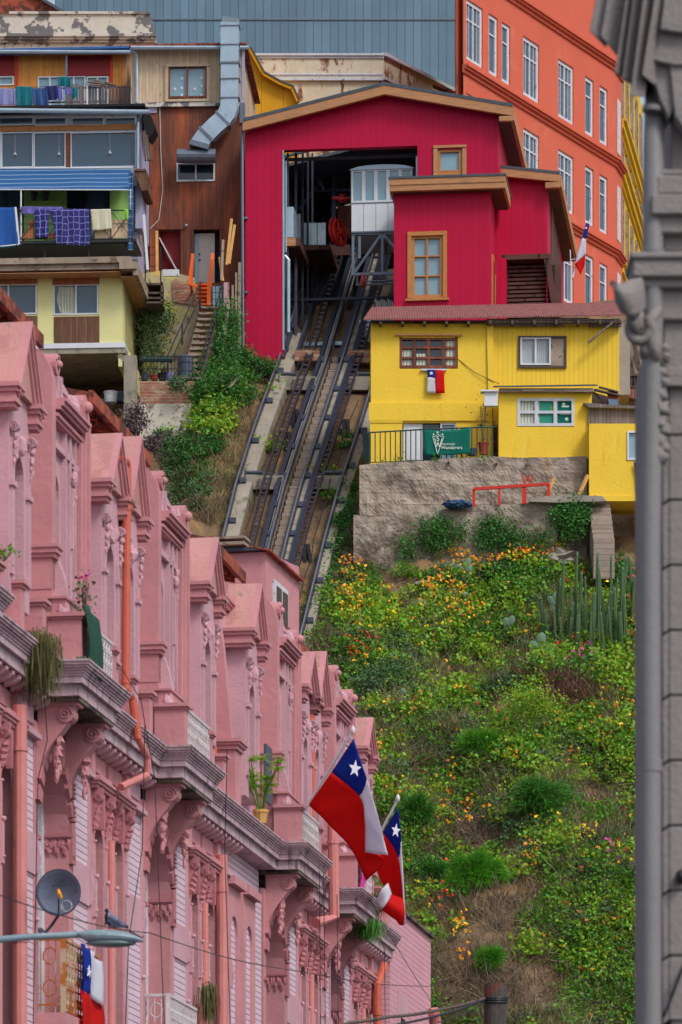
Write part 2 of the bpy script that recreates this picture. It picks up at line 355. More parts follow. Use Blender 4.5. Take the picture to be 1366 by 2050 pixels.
dm('grassy', '7c8a3a', rough=.7, var=.3, vs=1.5, isl=.4, bump=0, islc='8c8a5c')
dm('fl_orange', 'f0901a', rough=.6, var=.1, isl=.12, bump=0, islc='f0a828')
dm('fl_red', 'd8281c', rough=.6, var=.1, isl=.12, bump=0); dm('fl_yellow', 'ecc81c', rough=.6, var=.1, isl=.1, bump=0); dm('fl_pink', 'd84aa0', rough=.6, var=.1, isl=.15, bump=0)
dm('fl_deep', 'e0501a', rough=.6, var=.1, isl=.15, bump=0)
dm('cactus', '44603a', rough=.6, var=.25, vs=3, bump=.2, h2='6c6a44', s2=2.5, t2=.56); dm('pad', '5f7c62', rough=.6, var=.12, vs=3, bump=.2)
dm('pigeon_body', '6e7690', rough=.7, var=.1, vs=20); dm('pigeon_dark', '1d2434', rough=.6, var=.1)
for k_ in ('flag_blue', 'flag_red', 'flag_white', 'banner', 'cloth_lilac', 'cloth_teal', 'leaf_lime', 'leaf_mid', 'leaf_bright', 'leaf_ivy'):   # thin cloth and leaves let light through
    nt = M[k_].node_tree; pb_ = nt.nodes['Principled BSDF']; tr = nt.nodes.new('ShaderNodeBsdfTranslucent'); mx = nt.nodes.new('ShaderNodeMixShader'); mx.inputs[0].default_value = .5 if k_[0] != 'l' else .3
    nt.links.new(pb_.inputs['Base Color'].links[0].from_socket, tr.inputs['Color']); nt.links.new(pb_.outputs[0], mx.inputs[1]); nt.links.new(tr.outputs[0], mx.inputs[2]); nt.links.new(mx.outputs[0], nt.nodes['Material Output'].inputs[0])
# hexagon-patterned blanket
m = mat('blanket', '2a2a6c', rough=.9, var=.1); nt = m.node_tree
vo = nt.nodes.new('ShaderNodeTexVoronoi'); vo.feature = 'DISTANCE_TO_EDGE'; vo.inputs['Scale'].default_value = 4.6; vo.inputs['Randomness'].default_value = .25
tc = nt.nodes.new('ShaderNodeTexCoord'); mpn = nt.nodes.new('ShaderNodeMapping'); mpn.inputs['Scale'].default_value = (1, .02, .9); nt.links.new(tc.outputs['Object'], mpn.inputs[0]); nt.links.new(mpn.outputs[0], vo.inputs['Vector'])
cmp_ = nt.nodes.new('ShaderNodeMath'); cmp_.operation = 'LESS_THAN'; cmp_.inputs[1].default_value = .05; nt.links.new(vo.outputs['Distance'], cmp_.inputs[0])
mx = nt.nodes.new('ShaderNodeMix'); mx.data_type = 'RGBA'; nt.links.new(cmp_.outputs[0], mx.inputs[0]); mx.inputs[6].default_value = H('2a2a6c'); mx.inputs[7].default_value = H('7c7cc8')
nt.links.new(mx.outputs[2], nt.nodes['Principled BSDF'].inputs['Base Color']); M['blanket'] = m

# ---------------------------------------------------------------- text
def text_mesh(body, size, fr, u, z, d, mat_, parent, name='lettering', align='LEFT', depth=.006):
    cu = bpy.data.curves.new('t', 'FONT'); cu.body = body; cu.size = size; cu.align_x = align; cu.extrude = depth/2
    to = bpy.data.objects.new('t', cu); COL.objects.link(to)
    me = bpy.data.meshes.new_from_object(to); bpy.data.objects.remove(to)
    mb = MB(); mb.add([fr.w(u+v.co.x, z+v.co.y, d+v.co.z) for v in me.vertices], [tuple(p.vertices) for p in me.polygons])
    bpy.data.meshes.remove(me)
    return obj(name, mb, mat_, parent)
def star_pts(cx, cy, r, rot=0, k=.42):
    return [(cx+(r if i % 2 == 0 else r*k)*math.sin(rot+i*math.pi/5), cy-(r if i % 2 == 0 else r*k)*math.cos(rot+i*math.pi/5)) for i in range(10)]
# ================================================================ camera, light
cd = bpy.data.cameras.new('camera'); cam = bpy.data.objects.new('camera', cd); COL.objects.link(cam)
cam.location = (0, 0, CZ); cam.rotation_euler = (math.radians(90), 0, 0)
cd.sensor_fit = 'HORIZONTAL'; cd.sensor_width = 36; cd.lens = 36*F/1366; cd.shift_y = (HY-1025)/1366
cd.clip_start = .5; cd.clip_end = 2000
cd.dof.use_dof = True; cd.dof.focus_distance = 120; cd.dof.aperture_fstop = 9
scene.camera = cam
wd = bpy.data.worlds.new('World'); scene.world = wd; wd.use_nodes = True
nt = wd.node_tree; bg = nt.nodes['Background']; sky = nt.nodes.new('ShaderNodeTexSky'); sky.sky_type = 'NISHITA'; sky.sun_disc = False
SUN_EL, SUN_AZ = 48, 138     # azimuth of the sun, clockwise from +Y (behind the camera, to the right)
sky.sun_elevation = math.radians(SUN_EL); sky.sun_rotation = math.radians(SUN_AZ); sky.dust_density = 3; sky.ozone_density = 1.5; sky.air_density = 1.2
hs = nt.nodes.new('ShaderNodeHueSaturation'); hs.inputs['Saturation'].default_value = .55
nt.links.new(sky.outputs[0], hs.inputs['Color']); nt.links.new(hs.outputs[0], bg.inputs['Color']); bg.inputs['Strength'].default_value = .12
sl = bpy.data.lights.new('sun', 'SUN'); so = bpy.data.objects.new('sun', sl); COL.objects.link(so); sl.energy = 1.3; sl.angle = math.radians(14); sl.color = (1, .95, .88)
a, e = math.radians(SUN_AZ), math.radians(SUN_EL)
dv = Vector((math.sin(a)*math.cos(e), math.cos(a)*math.cos(e), math.sin(e)))
so.rotation_euler = dv.to_track_quat('Z', 'Y').to_euler(); so.location = (30, -30, 90)
scene.view_settings.view_transform = 'Standard'; scene.view_settings.look = 'None'; scene.view_settings.exposure = 0.36; scene.view_settings.gamma = 1
scene.render.engine = 'CYCLES'

# ================================================================ terrain
TR = [(1700, 330, 540), (1285, 398, 600), (1180, 422, 626), (1079, 444, 651), (972, 470, 681), (850, 509, 722), (712, 560, 764), (560, 608, 806), (403, 657, 848), (250, 700, 890)]
def base_h(y):
    if y < 176: return max(0, 15.25+.78*(y-135))
    return 15.25+.78*41+(y-176)*.3
def track_at(z):   # track rails: list index by py; returns plane info
    pass
def rayY(py):      # depth where the pixel row meets the bare slope
    k = (HY-py)/F; return (CZ+90.05)/(.78-k)
def tpt(i_frac, py):   # track lane point; i_frac 0 left rail .. 1 right rail
    for a, b in zip(TR, TR[1:]):
        if a[0] >= py >= b[0]:
            t = (a[0]-py)/(a[0]-b[0]); l = a[1]+(b[1]-a[1])*t; r = a[2]+(b[2]-a[2])*t; break
    return P(l+(r-l)*i_frac, py, rayY(py)-.95)
_tl = [(tpt(0, r[0]), tpt(1, r[0])) for r in TR]
def corridor(y):
    for (a, b), (c, d) in zip(_tl, _tl[1:]):
        if a.y <= y <= c.y:
            t = (y-a.y)/(c.y-a.y); return a.x+(c.x-a.x)*t, b.x+(d.x-b.x)*t
    if y < _tl[0][0].y: return _tl[0][0].x-.15*(_tl[0][0].y-y), _tl[0][1].x-.15*(_tl[0][0].y-y)
    return None
def sst(x, a, b):
    t = min(1, max(0, (x-a)/(b-a))); return t*t*(3-2*t)
def h(x, y):
    z = base_h(y)
    if z <= 0: return 0
    amp = sst(z, 0, 3)
    n = noise.noise(Vector((x*.35, y*.35, 1.3)))*(.9+.7*(1-sst(y, 148, 158)))+noise.noise(Vector((x*1.1, y*1.1, 4)))*.35+noise.noise(Vector((x*3, y*3, 9)))*.10
    c = corridor(y); k = 1
    if c and y < 176:
        inside = sst(x, c[0]-.9, c[0]+.1)*(1-sst(x, c[1]+.1, c[1]+.7)); k = 1-inside*.75
        z -= .12*inside
        left = 1-sst(x, c[0]-1.6, c[0]-.3); z += left*(.4+1.0*abs(noise.noise(Vector((x*.8, y*.6, 2))))+.4*abs(noise.noise(Vector((x*2.2, y*1.6, 5)))))
        z += .35*sst(x, c[1]+.5, c[1]+1.2)*(1-sst(x, c[1]+1.8, c[1]+3))
    if y > 166: k *= .35
    z -= 2.0*(1-sst(x, -6.2, -4.6))*sst(y, 160, 165)*(1-sst(y, 172, 176))
    return max(0, z+n*amp*k)
def surf(px, py):
    k = (HY-py)/F; r = (px-CX)/F; Y = 112.0; step = .8
    while Y < 200:
        if h(r*Y, Y) > CZ+k*Y: break
        Y += step
    lo, hi = Y-step, Y
    for _ in range(7):
        m_ = (lo+hi)/2
        if h(r*m_, m_) > CZ+k*m_: hi = m_
        else: lo = m_
    return Vector((r*hi, hi, CZ+k*hi))
xs = sorted(set([round(x, 3) for x in list(np.arange(-70, -16, 3))+list(np.arange(-16, 15, .26))+list(np.arange(15, 72, 3))]))
ys = sorted(set([round(y, 3) for y in list(np.arange(108, 128, 1.5))+list(np.arange(128, 176, .3))+list(np.arange(176, 320, 6))]))
vv = [(x, y, h(x, y)+.0) for y in ys for x in xs]; nx = len(xs)
ff = [(j*nx+i, j*nx+i+1, (j+1)*nx+i+1, (j+1)*nx+i) for j in range(len(ys)-1) for i in range(nx-1)]
o = link_mesh('hillside', vv, ff, M['earth'], smooth=True); tag(o, kind='structure')
mb = MB(); mb.poly([(-900, -300, -.02), (900, -300, -.02), (900, 1500, -.02), (-900, 1500, -.02)]); struct('ground', mb, M['asphalt'])
# pavement along the pink row
mb = MB(); mb.box(-13, -3.5, -20, 100, -.01, .004); struct('street', mb, M['asphalt'])

# ================================================================ leaf / blade clouds (stuff)
def rot_basis(n, seed=None):
    a = RNG.normal(size=(n, 3)); a /= np.linalg.norm(a, axis=1)[:, None]; return a
def leafmesh(C, size, bias=(0, -.5, .6), bw=.9, asp=.75, sv=.35):
    """C (N,3) -> quads"""
    n = len(C); nr = rot_basis(n)+np.array(bias)*bw; nr /= np.linalg.norm(nr, axis=1)[:, None]
    t = np.cross(nr, rot_basis(n)); t /= np.linalg.norm(t, axis=1)[:, None]+1e-9; b = np.cross(nr, t)
    s = size*(1+sv*RNG.uniform(-1, 1, n))[:, None]
    v = np.stack([C-t*s*.5, C-b*s*.5*asp-t*s*.05, C+t*s*.5, C+b*s*.5*asp-t*s*.05], axis=1).reshape(-1, 3)
    return v
def quadobj(name, v, mat_, parent=None, k=4, loc=None):
    n = len(v)//k; me = bpy.data.meshes.new(name)
    if loc is None: loc = np.array([v[:, 0].mean(), v[:, 1].mean(), v[:, 2].min()])
    base = np.array(parent.location) if parent is not None else np.array(loc)
    if parent is not None and parent.parent is not None: base = base+np.array(parent.parent.location)
    me.vertices.add(n*k); me.vertices.foreach_set('co', (v-base).astype(np.float32).ravel())
    me.loops.add(n*k); me.loops.foreach_set('vertex_index', np.arange(n*k, dtype=np.int32))
    me.polygons.add(n); me.polygons.foreach_set('loop_start', np.arange(0, n*k, k, dtype=np.int32)); me.polygons.foreach_set('loop_total', np.full(n, k, dtype=np.int32))
    me.materials.append(mat_); me.update(calc_edges=True); me.validate()
    o = bpy.data.objects.new(name, me); COL.objects.link(o)
    if parent is not None: o.parent = parent
    else: o.location = Vector([float(q) for q in loc])
    return o
def blademesh(B, D, L_, W_):
    """bases (N,3), directions (N,3), length, width -> tapered 3-corner-ish quads, two segments"""
    n = len(B); D = D/np.linalg.norm(D, axis=1)[:, None]; L_ = (L_*(1+.4*RNG.uniform(-1, 1, n)))[:, None]
    s = np.cross(D, rot_basis(n)); s /= np.linalg.norm(s, axis=1)[:, None]; g = np.array([0, 0, -1.0])
    mid = B+D*L_*.55; tip = B+D*L_+g*L_*.18*RNG.uniform(0, 1, n)[:, None]
    w = W_*.5
    q1 = np.stack([B-s*w, B+s*w, mid+s*w*.8, mid-s*w*.8], axis=1); q2 = np.stack([mid-s*w*.8, mid+s*w*.8, tip+s*w*.15, tip-s*w*.15], axis=1)
    return np.concatenate([q1, q2], axis=1).reshape(-1, 3)
def ell_pts(cx, cy, rx, ry, n):
    out = []
    while len(out) < n:
        a, b = RNG.uniform(-1, 1, 2)
        if a*a+b*b <= 1: out.append((cx+a*rx, cy+b*ry))
    return out
_sc = {}
def S(px, py):
    k = (int(px/6), int(py/6))
    if k not in _sc: _sc[k] = surf(px, py)
    b = _sc[k]; # slide along the ray cell: recompute cheaply on the same depth
    q = P(px, py, b.y); q.z = CZ+(HY-py)/F*b.y; return q
def clump_cloud(pts, per, rad, lift, hgt):
    """pts list of px; returns leaf centres in mounds over the surface"""
    out = []
    for (x, y) in pts:
        c = np.array(S(x, y)); r = rad*RNG.uniform(.5, 1.4); d = RNG.normal(size=(per, 3))*np.array([.5, .4, .4])*r
        c0 = c+np.array([0, -.35*lift, .6*lift])*RNG.uniform(.2, 1.2)
        d[:, 2] = np.abs(d[:, 2])*hgt-.1*r
        out.append(c0+d)
    return np.concatenate(out)

# ================================================================ far buildings
def Bx(name, label, cat, loc, group=None): return thing(name, label, cat, loc, group)
# --- blue corrugated building
f = Fr(110, 205, 0); t = Bx('corrugated_building', 'tall windowless building clad in blue grey corrugated metal behind all the roofs', 'building', f.w(0, 50, 0))
m = MB(); f.b(m, 110, -260, 926, 640, -20, 0); obj('wall', m, M['blue_metal'], t)
m = MB(); f.b(m, 108, 36, 928, 39, 0, .05); obj('flashing', m, M['steel'], t)
# --- top-left weathered building
f = Fr(-60, 186, 0); t = Bx('weathered_building', 'cream building with badly peeling parapet at the top left corner', 'building', f.w(0, 50, 0))
m = MB(); f.b(m, -300, -200, 8, 640, -8, 0); f.pr(m, [(8, 27), (300, 23), (312, 72), (312, 640), (8, 640)], -8, .0); obj('wall', m, M['peeling'], t)
m = MB()
for a, b_, d in ((66, 72, .3), (72, 78, .22), (78, 84, .12)): f.b(m, -300, a, 312, b_, 0, d)
f.b(m, 0, 22, 300, 27, 0, .08); obj('cornice', m, M['peeling'], t)
m = MB(); f.pr(m, [(-20, -60), (18, -30), (18, 26), (-20, 26)], -4, .1); f.pr(m, [(18, 26), (18, -30), (85, 0), (126, 26)], -4, -.2); obj('gable_wall', m, M['rust'], t)
m = MB(); m.bar(f.p(60, -16, -.1), f.p(135, 30, -.1), .25, .12); obj('roof_edge', m, M['roofing'], t)
# --- weathered rusty parapet building (centre)
f = Fr(500, 188, 0); t = Bx('parapet_building', 'cream building with rust stained angular parapet behind the crimson station roof', 'building', f.w(0, 50, 0))
m = MB(); f.pr(m, [(505, 109), (768, 109), (768, 640), (505, 640)], -12, 0); obj('wall', m, M['peeling_rust'], t)
m = MB(); A = f.p(768, 109, 0); B = P(925, 190, 199); m.hexa([Vector((A.x, A.y, 40)), Vector((B.x, B.y, 40)), Vector((B.x-3, B.y+6, 40)), Vector((A.x, A.y+6, 40)), A, B, Vector((B.x-3, B.y+6, B.z)), Vector((A.x, A.y+6, A.z))]); obj('side_wall', m, M['peeling_rust'], t)
m = MB()
f.b(m, 503, 106, 769, 110, -1, .12); f.b(m, 503, 110, 769, 116, -1, .05); f.b(m, 505, 154, 768, 160, 0, .15); f.b(m, 505, 146, 768, 149, 0, .05)
m.bar(A+Vector((0, -.06, 0)), B+Vector((0, -.06, 0)), .25, .14); m.bar(A+Vector((0, -.05, -1)), B+Vector((0, -.05, -1)), .2, .12); obj('cornice', m, M['white_worn'], t)
m = MB(); m.bar(P(868, 170, 192), P(925, 195, 192), .5, .1); obj('roof_sheet', m, M['rust'], t)
# --- mustard shed
f = Fr(480, 186, 0); t = Bx('mustard_shed', 'mustard yellow boarded shed with curved roof edge left of the station gable', 'shed', f.w(0, 50, 0))
prof = [(480, 98), (500, 99), (528, 150), (560, 168), (585, 178), (597, 204), (600, 700), (480, 700)]
m = MB(); f.pr(m, prof, -1.9, 0); obj('wall', m, M['mustard'], t)
m = MB()
for a, b_ in zip(prof[:5], prof[1:6]): m.bar(f.p(*a, .15), f.p(*b_, .15), .32, .12)
obj('roof_edge', m, M['mustard'], t)
m = MB()
for a, b_ in zip(prof[1:5], prof[2:6]): m.bar(f.p(a[0]+2, a[1]-4, .15), f.p(b_[0]+2, b_[1]-4, .15), .4, .05)
obj('roofing', m, M['roofing'], t)

# --- orange building (rotated)
f = Fr(928, 178, -61.9); U1 = f.q(1232, 300)[0]
t = Bx('orange_building', 'long orange apartment block with tall white sash windows rising behind the station', 'building', f.w(0, 45, 0))
m = MB()
cols = {'A': (934, 967), 'B': (979, 997), 'C': (1005, 1022), 'D': (1048, 1080), 'E': (1118, 1149), 'F': (1172, 1189), 'G': (1201, 1217)}
zr = [(64.0, 61.6), (60.3, 57.9), (56.56, 54.16), (52.85, 50.4)]
zr = [(60.3, 57.9), (56.56, 54.16), (52.85, 50.4)]
holes = []; wins = []
for k, (a, b_) in cols.items():
    ua = f.q(a, 200)[0]; ub_ = f.q(b_, 200)[0]
    for r, (zt, zb) in enumerate(zr):
        if r == 2 and k in 'BC': pass
        if r == 1 and k in 'ABC': zt2, zb2 = zt, zb
        holes.append((ua, ub_, zb, zt)); wins.append((ua, ub_, zb, zt, k, r))
f.uwall(m, 0, U1, 44, 64.8, holes, 0, .18)
pl = [f.w(0, 44, -.3), f.w(U1, 44, -.3), f.w(U1, 44, -.3)+Vector((-1, 9, 0)), f.w(0, 44, -.3)+Vector((.3, 14, 0))]; m.prism(pl, (0, 0, 20.8))
obj('wall', m, M['orange'], t)
f2 = Fr(1232, f.p(1232, 300).y, -74)  # narrow chamfer and return
f3 = Fr(1232, f.p(1232, 300).y, -30)
m = MB(); c0 = f.w(U1, 44, 0); ch = c0+Vector((.40, 1.6, 0)); m.hexa([c0, ch, ch+Vector((-3, 3, 0)), c0+Vector((-4, 1, 0))]+[q+Vector((0, 0, 20.8)) for q in (c0, ch, ch+Vector((-3, 3, 0)), c0+Vector((-4, 1, 0)))]); obj('corner_wall', m, M['orange'], t)
m = MB()
for zc in (61.45, 57.4, 53.55):
    for dz, th, pr_ in ((0, .10, .18), (.10, .08, .26), (-.14, .14, .08)):
        f.ub(m, -.1, U1+.1, zc+dz, zc+dz+th, 0, pr_)
        q0 = f.w(U1+.05, zc+dz, pr_); q1 = ch+Vector((pr_*.9, 0, 0)); q1.z = q0.z
        m.hexa([q0, q1, Vector((ch.x-.2, ch.y+.2, q0.z)), f.w(U1, zc+dz, -.1)]+[q+Vector((0, 0, th)) for q in (q0, q1, Vector((ch.x-.2, ch.y+.2, q0.z)), f.w(U1, zc+dz, -.1))])
obj('cornice', m, M['orange_trim'], t)
for ua, ub_, zb, zt, k, r in wins:
    wide = (ub_-ua) > .9
    window(f, t, None, -.12, M['white_worn'], M['glass'], .15, 2 if wide else 1, 1, .06, uz=(ua, ub_, zb, zt), hz=[.68], bars=[.25, .75] if wide else None, thin=.04)
    mm = MB()
for zb, zt in ((50.6, 52.9), (54.3, 56.6), (58, 60.3)):
    mm = MB(); a0 = c0.lerp(ch, .3); a1 = c0.lerp(ch, .7); ax = Vector((.97, -.24, 0))*.03
    mm.hexa([Vector((q.x, q.y, z))+o_ for z in (zb, zt) for q, o_ in ((a0, ax), (a1, ax), (a1, -ax), (a0, -ax))]); obj('window', mm, M['white_worn'], t)
m = MB(); f.ub(m, -1, 10.7, 40, 49.6, -4, -.25); obj('base_wall', m, M['plank'], t)
# --- ochre building further right
f = Fr(1239, 193, math.degrees(math.atan2(-1, .1505))); t = Bx('ochre_building', 'ochre yellow building with stacked cornices seen edge on between orange block and grey facade', 'building', f.w(0, 45, 0))
m = MB(); f.ub(m, 0, 12.5, 44, 64.2, -6, 0); obj('wall', m, M['ochre'], t)
m = MB()
for zc in (59.6, 57.6, 53.4, 49.5):
    f.ub(m, 0, 12.5, zc, zc+.3, 0, .22); f.ub(m, 0, 12.5, zc+.3, zc+.42, 0, .34); f.ub(m, 0, 12.5, zc-.2, zc, 0, .1)
obj('cornice', m, M['ochre'], t)
for zb, zt in ((60.5, 63.4), (57.9, 59.4), (54.1, 57.0), (50.2, 52.9), (46.3, 49)):
    for u in (1.0, 3.4, 5.8, 8.2, 10.6):
        window(f, t, None, .03, M['plank'], M['glass'], .08, 2, 1, .05, uz=(u, u+.9, zb, zt), hz=[.7])
m = MB(); f.ub(m, 13.2, 40, 44, 62.2, -5, -.0); fix('grey_flats', 'grey weathered block beyond the ochre building, seen as a thin sliver', 'building', m, M['white_worn'])
# ================================================================ cloth helpers
def cloth(name, label, cat, fr, R, mat_, d=.12, folds=3, amp=.03, group=None, sag=0, corners=None, th=.012, top=None):
    """hanging cloth; R px rect or four px corners (tl,tr,br,bl)"""
    x0, y0, x1, y1 = R if R else (0, 0, 0, 0)
    tl, tr, br, bl = corners if corners else ((x0, y0), (x1, y0), (x1, y1), (x0, y1))
    ph = RNG.uniform(0, 6)
    net = [[fr.p(*tl, d), fr.p((tl[0]+tr[0])/2, (tl[1]+tr[1])/2+sag, d), fr.p(*tr, d)], [fr.p((tl[0]+bl[0])/2, (tl[1]+bl[1])/2, d), fr.p((tl[0]+tr[0]+br[0]+bl[0])/4, (tl[1]+tr[1]+br[1]+bl[1])/4, d), fr.p((tr[0]+br[0])/2, (tr[1]+br[1])/2, d)], [fr.p(*bl, d), fr.p((bl[0]+br[0])/2, (bl[1]+br[1])/2+1, d), fr.p(*br, d)]]
    m = MB(); m.patch(net, 14, 18, fn=lambda u, v: fr.N*amp*(.3+u)*(math.sin(v*6.283*folds+ph)+.5*math.sin(v*6.283*folds*2.3+ph*2+u*2)))
    return fix(name, label, cat, m, mat_, group, smooth=True, thick=th)
def planter(fr, px, py, w, hh, mat_, d, label, leafm='leaf_mid', n=60, hgt=.25, name='potted_plant', cat='potted plant', flower=None):
    """pot bottom centre at px,py"""
    c = fr.p(px, py, d); t = thing(name, label, cat, c)
    m = MB(); m.lathe(c, [(w*.36, 0), (w*.5, hh*.86), (w*.56, hh*.87), (w*.56, hh), (w*.48, hh), (w*.45, hh*.9), (0.001, hh*.9)], 12); obj('pot', m, mat_, t, smooth=False)
    b = np.array(c)+np.array([0, 0, hh]); C = b+RNG.normal(size=(n, 3))*np.array([w*.5, w*.5, hgt*.45])+np.array([0, 0, hgt*.6])
    quadobj('foliage', leafmesh(C, .09), M[leafm], t)
    m = MB()
    for k in range(4): m.tube([c+Vector((0, 0, hh*.8)), c+Vector((RNG.uniform(-.5, .5)*w, 0, hh+hgt))], .012, 5)
    obj('stem', m, M['trunk'], t)
    if flower:
        C = b+RNG.normal(size=(12, 3))*np.array([w*.5, w*.4, hgt*.3])+np.array([0, -w*.2, hgt]); quadobj('flower', leafmesh(C, .07), M[flower], t)
    return t

# ================================================================ left side: pale yellow house
f = Fr(245, 168, 3.6); BK = -6.9
t = Bx('pale_yellow_house', 'pale yellow house with white slab and open concrete undercroft above the pink row', 'house', f.w(0, 41, 0)); yh = t
m = MB(); f.wall(m, (-60, 540, 245, 690), [(-40, 570, 75, 632), (107, 570, 198, 632)], 0, .2)
u0, u1, z0, z1 = f.rect(-60, 540, 245, 690, 0)
f.ub(m, u0, u1, z0, z1, BK, -.9); f.ub(m, u1-.15, u1, z0-.9, z1+.02, BK, -.003); f.ub(m, u0, u1-.16, z1-.12, z1, -.95, -.005); f.ub(m, u0, u1-.16, z0, z0+.12, -.95, -.005)
obj('wall', m, M['pale_yellow'], t)
m = MB(); f.b(m, -60, 541, 75, 570, .0, .025); f.b(m, 105, 541, 199, 570, 0, .025); obj('wood_panel', m, M['ribbed_orange'], t)
m = MB(); f.b(m, -60, 634, 75, 688, .0, .025); f.b(m, 108, 634, 199, 688, 0, .025); obj('wood_panel', m, M['ribbed_wood'], t)
window(f, t, (-40, 570, 75, 632), -.1, M['white'], M['glass'], .06, 2, 1, .1)
w = window(f, t, (107, 570, 198, 632), -.1, M['white'], M['glass'], .06, 2, 1, .1)
m = MB(); net = [[f.p(x, y, -.085) for x in xx] for y, xx in ((574, (118, 132, 148)), (600, (114, 134, 150)), (629, (122, 136, 150)))]
m.patch(net, 6, 16, fn=lambda u, v: f.N*.015*math.sin(v*40)); obj('curtain', m, M['curtain'], w, thick=.004)
m = MB(); f.b(m, -60, 690, 250, 700, BK, .12); f.ub(m, u1-.02, u1+.1, z0-.2, z0, BK, .11); obj('slab_edge', m, M['white'], t)
m = MB(); f.b(m, -60, 700, 252, 711, BK, .08); f.b(m, 248, 711, 272, 860, -.55, .02); f.pr(m, [(232, 711), (248, 711), (248, 725)], -.4, 0)
f.b(m, -60, 711, -20, 860, -.5, 0); f.ub(m, u1-.2, u1+.04, z0-3.6, z0-.55, BK, -5.2); obj('concrete_frame', m, M['concrete_beam'], t)
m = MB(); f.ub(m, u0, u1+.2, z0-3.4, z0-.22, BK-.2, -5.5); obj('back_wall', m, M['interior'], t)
# right side wall down past the slab with green edge
m = MB(); f.ub(m, u1-.05, u1+.22, z0-1.1, z0-.201, -6.9, -.75); obj('side_wall', m, M['pale_yellow'], t)
# roof deck fascia
m = MB(); f.b(m, -60, 518, 262, 530, 0, .9); f.b(m, -60, 530, 266, 543, 0, .78); uu = f.q(268, 530, .9)[0]; zz = f.q(268, 530, .9)[1]
f.ub(m, u1-.01, uu+.1, zz-.14, zz+.12, BK, .92); f.ub(m, uu-.05, uu+.14, zz-.35, zz+.10, BK, .80)
obj('roof_deck', m, M['plank'], t)
m = MB(); f.ub(m, u0, u1, zz-.22, zz-.2, 0, .8); f.ub(m, u1-.003, uu, zz-.36, zz-.3, BK, .5); obj('soffit', m, M['fascia'], t)
# things in the undercroft
g = f
m = MB(); c = f.p(222, 806, -.8); m.lathe(c, [(.22, 0), (.26, .36), (.28, .36), (.28, .4), (.25, .4), (.24, .1), (.001, .1)], 16); fix('bucket', 'white plastic bucket standing under the pale yellow house', 'bucket', m, M['plastic_white'])
m = MB(); c = f.p(243, 806, -1.1); m.lathe(c, [(.26, 0), (.33, .3), (.32, .36), (.28, .36), (.26, .1), (.001, .1)], 16); fix('tub', 'dark grey plastic tub beside the white bucket under the pale yellow house', 'tub', m, M['plastic_grey'])
m = MB()
for k in range(7): m.ball(f.p(182+k*6, 808, -1.2-.1*k), .2, .25, .16, 8, 6, .5)
tag(obj('rubble', m, M['concrete'], smooth=False), kind='stuff')

# ================================================================ balcony house (dark glazing, blue awning)
f = Fr(268, 171.5, 3.6); BK = -7
t = Bx('balcony_house', 'glazed house with blue striped awning and green balcony wall above the pale yellow house', 'house', f.w(0, 43, 0)); bh = t
u0, u1, z0, z1 = f.rect(-60, 222, 268, 545, 0)
m = MB(); f.wall(m, (-60, 222, 275, 378), [(0, 235, 68, 253), (70, 235, 133, 253), (142, 235, 208, 253), (209, 235, 273, 253), (0, 266, 66, 337), (68, 266, 131, 337), (142, 266, 273, 337)], 0, .15)
m.cur = 1; f.ub(m, u0, u1+.1, z0, z1, BK, -.5)
m.cur = 0; obj('wall', m, [M['white_worn'], M['lilac_wall']], t)
m = MB(); f.b(m, -60, 254, 272, 264, 0, .06); obj('timber_beam', m, M['frame_wood'], t)
m = MB(); f.b(m, 132, 266, 141, 337, .0, .03); obj('post', m, M['board_brown'], t)
for R in ((-30, 235, 68, 253), (69, 235, 134, 253), (143, 235, 209, 253), (210, 235, 273, 253)): window(f, t, R, -.05, M['white'], M['glass'], .05, 1, 1, .09)
for R in ((-60, 266, 3, 337), (3, 266, 67, 337), (68, 266, 132, 337), (142, 266, 273, 337)): window(f, t, R, -.05, M['white'], M['glass'], .04, 1, 1, .09)
m = MB()
for x, y in ((30, 311), (118, 311), (220, 308)):
    c = f.p(x, y, -.04); m.lathe(c, [(.07, 0), (.075, .03), (.035, .1), (.02, .14), (.001, .14)], 10); m.tube([c+Vector((0, 0, .13)), c+Vector((0, 0, .8))], .008, 5)
obj('pendant_lamp', m, M['plastic_white'], t)
# roof with gutter
m = MB(); f.b(m, -60, 213, 290, 218, -6.5, .85); uu = f.q(296, 214, .85)[0]
f.pr(m, [(268, 218), (296, 213), (312, 255), (300, 275), (292, 268), (286, 240)], -.9, .1); obj('roof', m, M['dark'], t)
m = MB(); m.tube([f.p(-60, 220, .95), f.p(300, 224, .95)], .09, 10); m.tube([f.p(281, 226, .8), f.p(281, 232, .5), f.p(276, 243, .2), f.p(276, 338, .15)], .06, 8); obj('gutter', m, M['galv'], t)
# right side narrow wall
m = MB(); f.ub(m, u1+.05, u1+.30, z0+1.6, z1-.4, BK, -.1); obj('side_wall', m, M['lilac_wall'], t)
m = MB(); f.b(m, 268, 338, 292, 342, -2, .5); f.pr(m, [(268, 342), (292, 342), (296, 380), (284, 382)], -1.5, .45); obj('side_roof', m, M['ribbed_wood'], t)
for k in range(3):
    m = MB(); m.bar(f.p(286+k*4, 262+k*4, .2), f.p(292+k*5, 322, .3), .07); tag(obj('leaning_timber', m, M['plank_dark']), 'dark timber leaning under the eave of the glazed house', 'timber', 'timbers under the glazed house eave')
